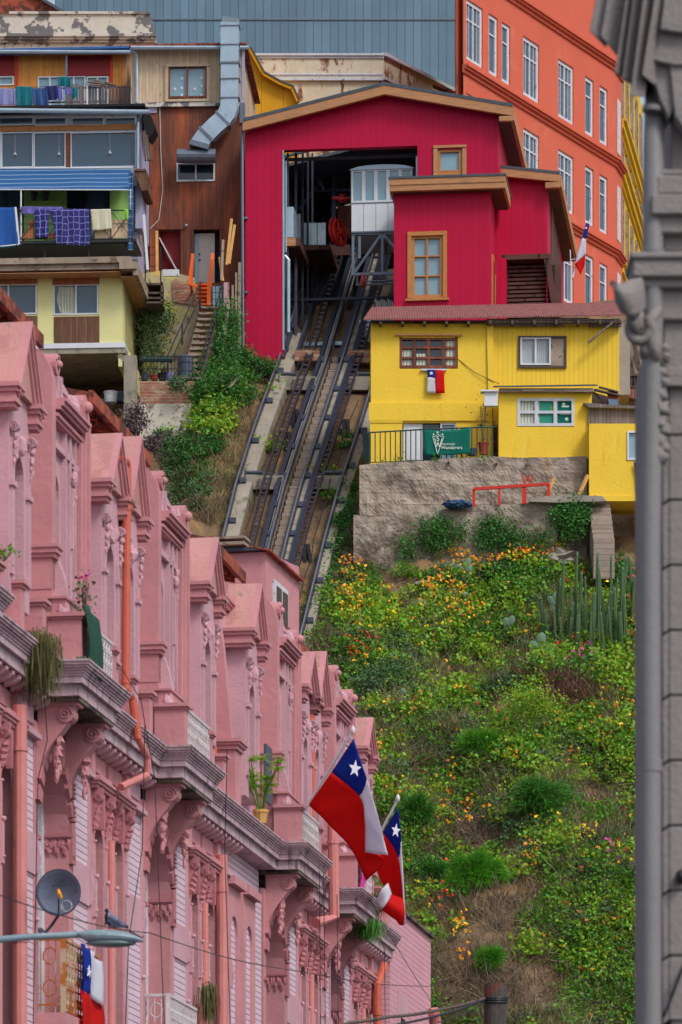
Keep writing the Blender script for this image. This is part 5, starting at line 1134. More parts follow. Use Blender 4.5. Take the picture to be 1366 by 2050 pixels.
# rough front: grid with noise
def roughwall(mb, fr, top, bot, d, nx=120, ny=60, amp=.14, back=-2.5):
    def it(L_, x):
        for a, b_ in zip(L_, L_[1:]):
            if a[0] <= x <= b_[0]: return a[1]+(b_[1]-a[1])*(x-a[0])/(b_[0]-a[0])
        return L_[-1][1]
    x0, x1 = top[0][0], top[-1][0]; base = len(mb.v); n1 = nx+1
    for j in range(ny+1):
        for i in range(n1):
            x = x0+(x1-x0)*i/nx; y = it(top, x)+(it(bot, x)-it(top, x))*j/ny; p_ = fr.p(x, y, d); k = noise.noise(p_*1.1)*amp+noise.noise(p_*3.3)*amp*.5+abs(noise.noise(p_*7))*amp*.35; p_ = p_+fr.N*k
            mb.v.append(tuple(p_))
    for j in range(ny):
        for i in range(nx): a = base+j*n1+i; mb.f.append((a, a+n1, a+n1+1, a+1)); mb.m.append(mb.cur)
    for i in range(nx): # top
        a, b_ = mb.v[base+i], mb.v[base+i+1]; mb.poly([a, b_, (b_[0], b_[1]-back, b_[2]), (a[0], a[1]-back, a[2])])
    for i in (0, nx):
        for j in range(ny):
            a, b_ = mb.v[base+j*n1+i], mb.v[base+(j+1)*n1+i]; mb.poly([a, b_, (b_[0], b_[1]-back, b_[2]), (a[0], a[1]-back, a[2])])
roughwall(m, f, top, [(720, 1180), (1176, 1180)], 0); obj('upper_wall', m, M['concrete_wall'], t)
m = MB(); roughwall(m, f, [(708, 1030), (740, 1036), (890, 1020), (940, 1012), (1110, 1006), (1116, 1000)], [(700, 1240), (1116, 1240)], .75, 100, 48, .12); obj('lower_wall', m, M['concrete_wall'], t)
m = MB(); f.pr(m, [(1060, 998), (1130, 990), (1206, 993), (1215, 1003), (1120, 1006), (1060, 1004)], 0, 1.1); obj('ledge', m, M['concrete'], t)
m = MB()
for x, y in ((898, 926), (994, 929), (1057, 928)): m.tube([f.p(x, y, -.1), f.p(x, y, .14)], .055, 10)
obj('drain_pipe', m, M['concrete'], t)
for x, y in ((898, 926), (994, 929)):
    m = MB(); m.tube([f.p(x, y, .13), f.p(x, y, .145)], .04, 10); obj('drain_hole', m, M['dark'], t)
t = Bx('red_frame', 'red painted goal shaped frame standing on the concrete ledge', 'frame', f.p(1020, 1012, .9))
m = MB()
for a, b_ in (((948, 979), (1100, 969)),): m.bar(f.p(*a, .9), f.p(*b_, .9), .1)
obj('crossbar', m, M['red_paint'], t)
for x, a, b_, w in ((949, 979, 1014, .1), (1000, 976, 1011, .08), (1050, 973, 1009, .15), (1099, 969, 1004, .1)):
    m = MB(); m.bar(f.p(x, a, .88), f.p(x, b_, .88), w, .08); obj('upright', m, M['red_paint'], t)
m = MB(); fx = f; d = .24
def stroke(pts, w):
    for a, b_ in zip(pts, pts[1:]):
        dx, dy = b_[0]-a[0], b_[1]-a[1]; L_ = math.hypot(dx, dy); nx_, ny_ = -dy/L_*w/2, dx/L_*w/2
        m.prism([f.p(a[0]+nx_, a[1]+ny_, d), f.p(b_[0]+nx_, b_[1]+ny_, d), f.p(b_[0]-nx_, b_[1]-ny_, d), f.p(a[0]-nx_, a[1]-ny_, d)], (0, .02, 0))
stroke([(1044, 949), (1050, 967), (1057, 953), (1063, 966), (1068, 948)], 2.4); fix('painted_letter', 'red letter W painted on the concrete wall above the goal frame', 'graffiti', m, M['red_paint'])
m = MB(); m.bar(f.p(1092, 1003, 1), f.p(1110, 958, .3), .08); fix('plank', 'yellowish stick leaning on the wall right of the red goal frame', 'plank', m, M['plank_new'])
m = MB(); m.bar(f.p(1159, 992, 1), f.p(1177, 952, .6), .1); fix('plank', 'pale plank leaning against the yellow box room', 'plank', m, M['plank_new'])
m = MB(); f.b(m, 1078, 990, 1092, 992, .9, .94); f.b(m, 1078, 1004, 1092, 1006, .9, .94); f.b(m, 1078, 990, 1080, 1006, .9, .94); f.b(m, 1090, 990, 1092, 1006, .9, .94); fix('small_frame', 'small bare wooden frame between the red uprights', 'frame', m, M['plank'])
m = MB(); c = f.p(917, 1010, 1.0)
m.ball(c, .48, .3, .17, 20, 10, .35); m.ball(c+Vector((-.2, -.1, -.03)), .3, .22, .13, 14, 8, .4); fix('tarp_bundle', 'crumpled dark blue tarp bundle on the ledge left of the red frame', 'tarp', m, M['tarp'])
# concrete steps
t = Bx('concrete_steps', 'narrow flight of pale concrete steps beside the ivy', 'steps', f.p(1203, 1100, 2))
m = MB(); n = 7
for k in range(n):
    y = 1005+k*12; u0, u1, z0, z1 = f.rect(1180+k*1.5, y, 1222+k*1.5, y+12.5, .5+k*.26); f.ub(m, u0, u1, z0-1.2, z1, -.5, .5+k*.26)
obj('step', m, M['block'], t)
# ================================================================ pink row: facade frame
X0 = -12.0; KF = 1457/9000; PHI = math.atan(KF); cP, sP = math.cos(PHI), math.sin(PHI)
def pp(t, n, z): return Vector((X0+KF*t+n*cP, t-n*sP, z+CZ))
def pb(m, t0, t1, z0, z1, n0, n1):
    m.hexa([pp(t0, n0, z0), pp(t0, n1, z0), pp(t1, n1, z0), pp(t1, n0, z0), pp(t0, n0, z1), pp(t0, n1, z1), pp(t1, n1, z1), pp(t1, n0, z1)])
PT = Vector((KF, 1, 0)); PN = Vector((cP, -sP, 0))
def pf(m, poly, n0, n1): m.prism([pp(t, n1, z) for t, z in poly], PN*(n0-n1))          # (t,z) polygon extruded along n
def pt_(m, poly, t0, t1): m.prism([pp(t0, n, z) for n, z in poly], PT*(t1-t0))          # (n,z) polygon extruded along t
def arch_wall(m, tc, w, zs, t0, t1, z0, z1, n0, n1, k=10):
    a, b_ = tc-w/2, tc+w/2
    if a > t0: pb(m, t0, a, z0, z1, n0, n1)
    if b_ < t1: pb(m, b_, t1, z0, z1, n0, n1)
    pts = [(tc-w/2*math.cos(math.pi*i/k), zs+w/2*math.sin(math.pi*i/k)) for i in range(k+1)]
    for p_, q_ in zip(pts, pts[1:]): pf(m, [p_, q_, (q_[0], z1), (p_[0], z1)], n0, n1)
def roll(m, t, z, r, n0, n1, n=14): m.tube([pp(t, n0, z), pp(t, n1, z)], r, n)
def scroll_bracket(m, t, w, n0, z1, hgt, dep):   # console: S profile in (n,z)
    prof = []
    for i in range(13):
        x = i/12; n_ = n0+dep*(1-x)**1.2*(1+.12*math.sin(x*6.3)); prof.append((n_, z1-.06-x*(hgt-.06)))
    pt_(m, [(n0, z1), (n0+dep*1.06, z1)]+prof+[(n0, z1-hgt)], t-w/2, t+w/2)
def volute(m, t, n, z, r, w):    # spiral relief + roll, axis along t
    m.tube([pp(t-w/2, n, z), pp(t+w/2, n, z)], r, 14)
    sp = [pp(t-w/2-.01, n+r*(1-i/22)*.8*math.cos(i*.6), z+r*(1-i/22)*.8*math.sin(i*.6)) for i in range(20)]; m.tube(sp, r*.12, 4)
def drop(m, t, n, z, ln, r=.035):
    for k in range(6): m.ball(pp(t+.02*math.sin(k*2), n+.01*math.cos(k*3), z-ln*k/6), r*(1-k*.1), r*(1-k*.1), r*1.3, 7, 5, .6)

ZC = 9.62   # cornice top
STEPS = [(9.595, 9.62, .165), (9.56, 9.595, .15), (9.53, 9.56, .13), (9.50, 9.53, .105), (9.47, 9.50, .085), (9.44, 9.47, .07), (9.36, 9.44, .055), (9.22, 9.36, .0)]
def cornice_run(par, t0, t1, ext=0, nm='cornice', gr=True):
    m = MB()
    for z0, z1, e_ in STEPS: pb(m, t0-(e_ if ext else 0), t1+(e_ if ext else 0), z0, z1, -.5, ext+e_)
    obj(nm, m, M['cornice'], par)
def moulding(m, t0, t1, zt, n0, n1, st=((0, .05, .09), (.05, .09, .065), (.09, .15, .035)), side=True):
    for a, b_, e_ in st: pb(m, t0-(e_ if side else 0), t1+(e_ if side else 0), zt-b_, zt-a, n0, n1+e_)
def railing(par, t0, t1, z0, z1, n, mt='rail_white', nm='railing'):
    m = MB(); m.bar(pp(t0, n, z1), pp(t1, n, z1), .035); m.bar(pp(t0, n, z0+.05), pp(t1, n, z0+.05), .03); k = max(2, int((t1-t0)/.13))
    for zz in (z0+(z1-z0)*.36, z0+(z1-z0)*.68): m.bar(pp(t0, n, zz), pp(t1, n, zz), .018)
    for i in range(k+1):
        t = t0+(t1-t0)*i/k; m.bar(pp(t, n, z0), pp(t, n, z1), .02)
        if i < k:
            d_ = (t1-t0)/k
            for zz in (z0+(z1-z0)*.2, z0+(z1-z0)*.52, z0+(z1-z0)*.84): m.tube([pp(t+d_/2+d_*.33*math.cos(q), n, zz+.06*math.sin(q)) for q in np.linspace(0, 6.28, 7)], .009, 4, False)
    return obj(nm, m, M[mt], par)
def gable(par, c, za, ze=12.42, hw=.57):
    m = MB(); pf(m, [(c-hw, ze), (c, za), (c+hw, ze)], -.40, .02); g = obj('gable', m, M['pink_peach'], par)
    m = MB()
    for s in (-1, 1):
        for (o1, o2, e_) in ((0, .05, .11), (.05, .10, .085), (.10, .17, .05)):
            dx, dz = hw, za-ze; L_ = math.hypot(dx, dz); nx_, nz_ = dz/L_, dx/L_
            q = [(c+s*(hw+.06)-s*0, ze-.1), (c, za)]
            a = [(c+s*(dx+.05-nx_*o1), ze-.085-nz_*o1+.0), (c, za-nz_*o1*1.9), (c, za-nz_*o2*1.9), (c+s*(dx+.05-nx_*o2), ze-.085-nz_*o2)]
            pf(m, a if s > 0 else a[::-1], 0, e_)
    for s in (-1, 1): moulding(m, c+s*(hw-.02)-.09, c+s*(hw-.02)+.09, ze+.0, -.40, .03, ((0, .05, .09), (.05, .10, .06), (.10, .18, .03), (.18, .22, .05), (.22, .27, .02)))
    obj('raking_cornice', m, M['pink'], g)
    # aedicule body with arched recess
    m = MB(); arch_wall(m, c, .44, 11.50, c-hw+.06, c+hw-.06, 10.0, ze, -.36, -.05); obj('window_surround', m, M['pink_light'], par)
    for s in (-1, 1):
        m = MB(); pb(m, c+s*.40-.07, c+s*.40+.07, 10.3, 11.85, -.06, -.02); pb(m, c+s*.40-.10, c+s*.40+.10, 11.3, 11.36, -.06, .005)
        volute(m, c+s*.42, .0, 11.98, .06, .10); drop(m, c+s*.42, .0, 11.88, .36); obj('console', m, M['pink_light'], par)
    m = MB(); m.ball(pp(c, -.02, 11.86), .07, .05, .12, 8, 6, .5); obj('keystone', m, M['pink_light'], par)
    m = MB(); pb(m, c-.22, c+.22, 10.0, 11.8, -.40, -.37); w = obj('window', m, M['glass_dark'], par)
    m = MB(); pb(m, c-.22, c-.19, 10.0, 11.7, -.37, -.34); pb(m, c+.19, c+.22, 10.0, 11.7, -.37, -.34); pb(m, c-.19, c+.19, 11.0, 11.04, -.37, -.34); obj('frame', m, M['white_worn'], w)
def sbay(par, c, green=False):
    l, r = c-.95, c+.95
    # camera-side fin with rolled top
    m = MB(); prof = [(-.40, 9.62), (.0, 9.62), (.0, 13.0), (-.02, 13.12), (-.07, 13.22), (-.12, 13.30), (-.17, 13.34), (-.40, 13.38)]; pt_(m, prof, l, l+.2); obj('side_fin', m, M['pink'], par)
    m = MB(); roll(m, l+.22, 13.20, .13, -.15, .02); m.ball(pp(l+.22, .03, 13.20), .05)
    for k in range(5): a = k*.35; m.tube([pp(l+.22+.10*math.cos(a+1), .02, 13.2+.10*math.sin(a+1)), pp(l+.22+.10*math.cos(a+1.35), .02, 13.2+.10*math.sin(a+1.35))], .02, 5)
    obj('volute', m, M['pink'], par)
    # body
    m = MB(); arch_wall(m, c-.40, .52, 11.75, l+.2, c+.55, 9.9, 12.95, -.36, -.10); obj('bay_wall', m, M['pink_light'], par)
    m = MB(); pb(m, c-.66, c-.14, 9.9, 12.1, -.42, -.38); w = obj('window', m, M['glass_dark'], par); m = MB(); pb(m, c-.66, c-.62, 9.9, 12, -.38, -.35); pb(m, c-.18, c-.14, 9.9, 12, -.38, -.35); obj('frame', m, M['white_worn'], w)
    m = MB()
    for x, wd_, e_ in ((l+.23, .06, -.02), (l+.33, .05, -.05), (c-.08, .06, -.03), (c+.03, .05, -.06), (c+.14, .08, -.03), (c+.30, .06, -.05), (c+.40, .05, -.02)): pb(m, x, x+wd_, 10.3, 12.55, -.12, e_)
    pb(m, l+.2, c+.5, 12.25, 12.33, -.12, -.03); pb(m, c+.16, c+.24, 11.2, 11.9, -.04, .0); m.ball(pp(c+.2, 0, 12.05), .05, .04, .09, 8, 6, .5); drop(m, c+.35, -.02, 12.2, .5, .04); obj('pilaster_strip', m, M['pink_light'], par)
    m = MB(); moulding(m, l+.2, c+.62, 12.80, -.3, .0, ((0, .04, .13), (.04, .09, .10), (.09, .13, .06), (.17, .21, .03), (.21, .25, .0)), False); obj('ledge', m, M['pink'], par)
    # attic panels
    m = MB(); pb(m, l+.2, c+.5, 12.95, 13.05, -.36, -.10); pf(m, [(l+.3, 13.05), (c+.5, 13.05), (c+.5, 13.06), (l+.55, 13.22), (l+.3, 13.26)], -.36, -.08)
    for x in (l+.42, l+.62): pb(m, x, x+.09, 12.82, 13.16, -.1, -.03)
    pf(m, [(l+.2, 12.82), (l+.38, 12.82), (l+.30, 13.0), (l+.22, 13.04)], -.1, -.02); m.ball(pp(c+.28, -.06, 12.95), .1, .05, .13, 8, 6, .6); m.ball(pp(c+.40, -.06, 12.80), .06, .05, .1, 8, 6, .6); obj('attic', m, M['pink_light'], par)
    # far roll and fluted curved jamb
    m = MB(); roll(m, c+.74, 13.04, .15, -.34, .03); m.ball(pp(c+.74, .05, 13.04), .07); obj('volute', m, M['pink'], par)
    m = MB()
    for i, (x, e_) in enumerate(((c+.56, .0), (c+.66, .04), (c+.76, .0), (c+.85, .05))): pt_(m, [(-.36, 9.9), (e_-.03, 9.9), (e_, 10.2), (e_, 12.85), (e_-.03, 13.02), (-.36, 13.1)], x, x+.085)
    pt_(m, [(-.36, 9.9), (.0, 9.9), (.02, 13.0), (-.36, 13.1)], c+.55, r); obj('fluted_jamb', m, M['pink'], par)
    # fin foot mouldings and curved console below
    m = MB(); moulding(m, l-.02, l+.16, 11.02, -.40, .02, ((0, .04, .07), (.04, .10, .05), (.10, .15, .02))); pb(m, l-.01, l+.15, 10.5, 10.87, -.40, -.0); obj('foot_moulding', m, M['pink'], par)
    m = MB(); pt_(m, [(-.3, 10.9), (.02, 10.9), (.10, 10.7), (.16, 10.4), (.14, 10.1), (-.3, 10.0)], l+.16, l+.28); m.ball(pp(l+.05, .12, 10.22), .09, .09, .13, 9, 7, .5); obj('scroll', m, M['pink_light'], par)
    # balcony: pedestals, sill block, railing, projecting cornice, consoles
    b = MB(); pb(b, l-.02, l+.18, 9.62, 10.13, -.05, .36); pb(b, r-.15, r+.02, 9.62, 10.05, -.1, .36); pb(b, l+.18, r-.15, 9.62, 9.68, -.1, .38); pb(b, l+.0, c+.52, 9.62, 10.38, -.3, .16); obj('balcony_block', b, M['pink'], par)
    m = MB(); moulding(m, l-.02, l+.18, 10.21, -.05, .36, ((0, .05, .05), (.05, .08, .02))); moulding(m, r-.15, r+.02, 10.13, -.1, .36, ((0, .05, .05), (.05, .08, .02))); pb(m, l-.03, c+.54, 10.38, 10.41, -.3, .18); obj('balcony_cap', m, M['pink'], par)
    railing(par, l+.19, r-.16, 9.68, 10.16, .34)
    cornice_run(par, l-.08, r+.1, .34, 'balcony_cornice')
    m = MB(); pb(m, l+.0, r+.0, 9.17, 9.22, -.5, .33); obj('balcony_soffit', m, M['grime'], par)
    for s in (-1, 1):
        m = MB(); tc = c+s*.74; scroll_bracket(m, tc, .20, -.2, 9.17, .85, .44); volute(m, tc, .14, 9.04, .105, .24); pb(m, tc-.13, tc+.13, 9.13, 9.17, -.2, .30); drop(m, tc, .02, 8.75, .5, .06); obj('console_bracket', m, M['pink'], par)
def lower_unit(par, c, last=False):
    # big arch with voussoirs, siding, paired narrow windows with hoods
    W = -.2
    m = MB(); arch_wall(m, c, 1.6, 7.85, c-1.0, c+1.0, 3.0, 8.95, W-.35, W); obj('arch_wall', m, M['pink'], par)
    m = MB(); pb(m, c-.8, c+.8, 3, 8.7, W-.42, W-.36); w = obj('arched_window', m, M['glass_dark'], par)
    m = MB(); pb(m, c-.8, c-.66, 3, 8.6, W-.36, W-.3); pb(m, c+.66, c+.8, 3, 8.6, W-.36, W-.3); pb(m, c-.04, c+.04, 3, 8.6, W-.36, W-.31); pb(m, c-.66, c+.66, 7.6, 7.7, W-.36, W-.31); obj('frame', m, M['white_worn'], w)
    m = MB()
    for a in range(10, 171, 16):
        for k in range(1):
            q0, q1 = math.radians(a), math.radians(a+11); ri, ro = .80, .98
            pf(m, [(c-ri*math.cos(q0), 7.85+ri*math.sin(q0)), (c-ro*math.cos(q0), 7.85+ro*math.sin(q0)), (c-ro*math.cos(q1), 7.85+ro*math.sin(q1)), (c-ri*math.cos(q1), 7.85+ri*math.sin(q1))][::-1], W-.02, W+.05)
    obj('voussoir_ring', m, M['pink_deep'], par)
    m = MB()
    for s in (-1, 1):
        x = c+s*.90; pb(m, x-.07, x+.07, 7.55, 7.60, W, W+.05); pb(m, x-.09, x+.09, 7.50, 7.84, W-.35, W+.05) if s > 0 else None
        moulding(m, c+.80, c+.98, 7.86, W-.34, W, ((0, .04, .04), (.04, .06, .02))) if s > 0 else None
        if s > 0:
            for i in range(10): m.ball(pp(c+.79, W-.30+i*.033, 7.70+.05*math.sin(i*2.2)), .035, .03, .07, 7, 5, .7)
            for i in range(5):
                for j in range(3): pb(m, c+.78, c+.805, 8.05+i*.0+j*.16, 8.11+j*.16, W-.06, W+.02)
        for j in range(4):
            for z_ in (8.02, 8.3): pb(m, c+.79+.05, c+.98, z_+j*.055, z_+j*.055+.03, W, W+.06) if s > 0 else None
    obj('capital', m, M['pink_deep'], par)
    # siding
    for a, b_ in ((c+1.02, c+2.02), (c+4.22, c+5.2)):
        for z0, z1 in ((3.0, 7.12), (7.60, 8.72)):
            m = MB(); pb(m, a+.08, b_-.08, z0, z1, W-.3, W-.02); obj('siding_panel', m, M['siding'], par)
        m = MB(); pb(m, a, b_, 7.12, 7.60, W-.3, W+.01); pb(m, a, a+.08, 3, 8.72, W-.3, W+.0); pb(m, b_-.08, b_, 3, 8.72, W-.3, W+.0); m.ball(pp(b_-.04, W+.02, 7.2), .03); m.ball(pp(b_-.04, W+.02, 6.6), .03)
        pt_(m, [(W, 7.14), (W+.03, 7.14), (W+.06, 7.35), (W+.03, 7.58), (W, 7.58)], b_-.09, b_); obj('band', m, M['pink_light'], par)
        m = MB(); pb(m, a, b_, 8.72, 8.78, W-.3, W+.07); pb(m, a, b_, 8.78, 8.83, W-.3, W+.03); pb(m, a, b_, 8.83, 9.22, W-.3, W-.04); pb(m, a+.1, b_-.1, 8.9, 9.1, W-.04, W-.01); obj('frieze', m, M['pink_light'], par)
    for tc in (c+2.52, c+3.70):
        m = MB(); arch_wall(m, tc, .52, 7.95, tc-.50 if tc < c+3 else tc-.59, tc+.60 if tc < c+3 else tc+.52, 3.0, 8.62, W-.3, W+.0); obj('window_wall', m, M['pink'], par)
        m = MB(); pb(m, tc-.26, tc+.26, 3, 8.3, W-.36, W-.31); w = obj('narrow_window', m, M['glass_dark'], par); m = MB(); pb(m, tc-.26, tc-.22, 3, 8.2, W-.31, W-.28); pb(m, tc+.22, tc+.26, 3, 8.2, W-.31, W-.28); obj('frame', m, M['white_worn'], w)
        m = MB(); moulding(m, tc-.46, tc+.46, 8.74, W-.1, W+.04, ((0, .035, .10), (.035, .075, .075), (.075, .12, .045))); pf(m, [(tc-.46, 8.74), (tc+.46, 8.74), (tc+.3, 8.80), (tc-.3, 8.80)], W, W+.1); obj('hood', m, M['pink'], par)
        for s in (-1, 1):
            m = MB(); x = tc+s*.36; scroll_bracket(m, x, .11, W, 8.62, .42, .13); volute(m, x, W+.08, 8.50, .055, .13)
            for k in range(4): m.ball(pp(x, W+.07-.015*k, 8.38-.075*k), .05, .035, .05, 7, 5, .6)
            obj('console', m, M['pink_deep'], par)
        m = MB(); pf(m, [(tc-.06, 8.6), (tc+.06, 8.6), (tc+.03, 8.15), (tc-.03, 8.15)], W, W+.07); obj('keystone', m, M['pink_deep'], par)
        for s in (-1, 1):
            m = MB(); x = tc+s*.33; pb(m, x-.03, x+.03, 3, 7.02, W, W+.025); pb(m, x-.03, x+.03, 7.5, 7.95, W, W+.025); pb(m, x-.05, x+.05, 7.02, 7.5, W, W+.045); m.ball(pp(x, W+.05, 7.53), .03); m.ball(pp(x, W+.05, 7.1), .018); m.ball(pp(x, W+.03, 7.97), .02); obj('pilaster', m, M['pink_light'], par)
    m = MB(); m.tube([pp(c+3.10, W+.03, 3), pp(c+3.10, W+.03, 8.1)], .05, 10); obj('slim_column', m, M['pipe_pink'], par)
    m = MB()
    for tt in (c+2.05, c+4.15): pb(m, tt-.1, tt+.1, 8.8, 9.16, W-.04, W+.04); pb(m, tt-.13, tt+.13, 9.1, 9.18, W-.04, W+.10)
    pb(m, c+2.0, c+4.2, 8.62, 9.22, W-.3, W-.05); pb(m, c+2.2, c+3.0, 8.88, 9.08, W-.05, W-.02); pb(m, c+3.2, c+4.0, 8.88, 9.08, W-.05, W-.02)
    obj('frieze', m, M['pink'], par)
    t = c+1.1
    while t < c+5.15:
        m = MB(); pt_(m, [(W, 9.20), (W+.18, 9.20), (W+.18, 9.16), (W+.11, 9.11), (W, 9.08)], t, t+.09); obj('modillion', m, M['pink_light'], par); t += .31
def pedestals(par, a, b_, step=1.1):    # parapet in front of the gable windows
    m = MB(); pb(m, a, b_, 9.62, 9.70, -.36, .06); t = a
    while t < b_-.1:
        pb(m, t, t+.2, 9.70, 10.16, -.36, .05); moulding(m, t, t+.2, 10.24, -.36, .05, ((0, .04, .05), (.04, .08, .02))); t += step
    obj('parapet_pedestal', m, M['pink'], par)
    m = MB(); pb(m, a, b_, 9.7, 10.02, -.36, -.22); obj('parapet_wall', m, M['pink_light'], par)

def row(name, label, t0, t1, bays, gables, cz):
    par = thing(name, label, 'building', pp((t0+t1)/2, 0, -CZ))
    m = MB(); pb(m, t0, t1, -CZ, 13.0, -9, -.56); pb(m, t0, t1, 9.22, 12.75, -.56, -.36); pb(m, t0, t1, -CZ, 3.0, -.56, -.2); obj('wall', m, M['pink_light'], par)
    m = MB(); moulding(m, t0, t1, 12.86, -.5, -.34, ((0, .04, .10), (.04, .08, .07), (.08, .13, .04)), False); obj('parapet_moulding', m, M['pink'], par)
    cornice_run(par, t0, t1)
    # roof: rusty sheets with broken gables behind the parapet
    for q0, q1, zr_ in ((50.4, 54.4, 13.80), (57.2, 60.8, 13.80), (65.2, 67.8, 13.62), (71.4, 73.5, 13.5)):
        if not t0 < q0 < t1: continue
        m = MB(); pt_(m, [(-.50, zr_-.04), (-.46, zr_+.04), (-3.5, zr_+.75), (-3.5, zr_+.67)], q0, q1); pt_(m, [(-.48, zr_-.10), (-.42, zr_-.10), (-.42, zr_+.06), (-.48, zr_+.06)], q0-.03, q1+.03)
        x = q0+.1
        while x < q1-.1: pt_(m, [(-.55, zr_-.14), (-.55, zr_-.05), (-3.4, zr_+.62), (-3.4, zr_+.5)], x, x+.07); x += .32
        obj('roof', m, M['rust'], par)
        m = MB(); pb(m, q0+.1, q1-.1, 12.9, zr_-.02, -6, -1.0); obj('attic_wall', m, M['rust'], par)
    for c, za in gables: gable(par, c, za)
    for i, c in enumerate(bays): sbay(par, c); lower_unit(par, c)
    for i, c in enumerate(bays):
        a, b_ = c+1.15, min(c+5.0, t1); pedestals(par, a, b_)
    return par
pk1 = row('pink_building', 'nearer ornate pink building with gabled parapet, scrolls and balconies along the street', 42.0, 64.5, [47.9, 54.0, 60.2], [(44.3, 13.12), (45.5, 13.3), (51.6, 13.28), (56.5, 13.14), (57.7, 13.38), (62.9, 13.17)], 0)
pk2 = row('pink_building', 'farther ornate pink building continuing the row beyond the leaning party wall', 64.5, 79.8, [69.1, 74.4], [(66.3, 13.2), (70.95, 13.05), (72.05, 13.26), (76.9, 13.02)], 0)
# first stretch of the second building
m = MB(); pb(m, 64.75, 68.0, 3, 8.75, -.5, -.22); pb(m, 64.75, 68.0, 8.75, 9.22, -.5, -.26); obj('siding_panel', m, M['siding'], pk2)
for tc in (65.6, 66.8):
    m = MB(); arch_wall(m, tc, .52, 7.95, tc-.5, tc+.5, 3, 8.62, -.5, -.18); pb(m, tc-.5, tc+.5, 8.62, 8.74, -.5, -.08); obj('window_wall', m, M['pink'], pk2)
m = MB(); pt_(m, [(-.7, 9.6), (.06, 9.6), (.02, 10.4), (-.12, 11.9), (-.22, 12.6), (-.34, 13.05), (-.7, 13.15)], 64.42, 64.60); o = obj('party_wall', m, M['pink'], pk2)
m = MB(); pb(m, 64.3, 64.75, 9.62, 10.5, -.4, .08); moulding(m, 64.3, 64.75, 10.58, -.4, .08); obj('party_wall_base', m, M['pink'], pk2)
def pipe(par, pts, r, mt, nm='drainpipe'):
    m = MB(); m.tube([pp(*q) for q in pts], r, 10)
    for a, b_ in zip(pts, pts[1:]):
        if abs(a[2]-b_[2]) > 1.2:
            z = max(a[2], b_[2])-.5
            while z > min(a[2], b_[2]): q = Vector(pp(*a)).lerp(pp(*b_), (a[2]-z)/(a[2]-b_[2])); m.tube([q-Vector((0, 0, .03)), q+Vector((0, 0, .03))], r*1.15, 10); z -= 2.2
    return obj(nm, m, M[mt], par)
pipe(pk1, [(56.6, .03, 12.86), (56.95, .06, 12.88), (57.0, .06, 12.8), (57.0, .04, 10.0), (57.15, .10, 9.9), (57.2, .16, 9.4)], .055, 'terracotta')
pipe(pk1, [(57.2, .16, 9.42), (57.45, .24, 9.2), (57.45, .22, 8.98), (56.9, .0, 8.75)], .05, 'pipe_pink')
pipe(pk1, [(64.2, -.28, 10.9), (64.0, -.12, 9.7)], .055, 'terracotta')
pipe(pk1, [(51.75, -.08, 8.9), (51.75, -.08, 3.0)], .085, 'pipe_pink')
pipe(pk1, [(64.2, -.1, 8.9), (64.2, -.1, 3)], .08, 'pipe_pink'); pipe(pk1, [(62.6, -.08, 6.6), (62.6, -.08, 3)], .08, 'pipe_pink')
pipe(pk2, [(71.6, .0, 10.85), (71.9, .16, 10.85), (72.1, .2, 10.7), (72.1, .22, 9.0), (71.6, .0, 8.85)], .09, 'pipe_pink')
pipe(pk2, [(71.45, -.03, 13), (71.45, -.03, 9.8)], .05, 'terracotta'); pipe(pk2, [(78.8, .0, 9.0), (78.4, -.06, 8.6), (78.4, -.06, 3)], .08, 'terracotta'); pipe(pk2, [(76.6, .1, 10.0), (76.6, .1, 9.4)], .07, 'terracotta')
# lower balconies of building one
for c in (54.0, 60.2, 47.9):
    m = MB(); pb(m, c-.92, c+1.12, 5.36, 5.5, -.25, .16); pb(m, c-.88, c+1.08, 5.2, 5.36, -.25, .10); pb(m, c-.82, c+1.02, 4.9, 5.2, -.25, .0); obj('balcony_slab', m, M['pink'], pk1)
    railing(pk1, c-.85, c+1.05, 5.5, 6.38, .11, 'rail_rusty' if c < 56 else 'rail_white')
    A = c-.85; m = MB(); m.bar(pp(A, -.25, 6.38), pp(A, .12, 6.38), .04); m.bar(pp(A, -.25, 5.6), pp(A, .12, 5.6), .02); m.bar(pp(A, .11, 5.5), pp(A, .11, 6.4), .06)
    for k in range(1, 4): m.bar(pp(A, -.25+k*.09, 5.5), pp(A, -.25+k*.09, 6.38), .012)
    for zz in (5.8, 6.18): m.tube([pp(A, -.05+.08*math.cos(q), zz+.1*math.sin(q)) for q in np.linspace(0, 6.28, 10)], .009, 4)
    obj('balcony_side_rail', m, M['rail_white'] if c > 58 else M['rail_rusty'], pk1)
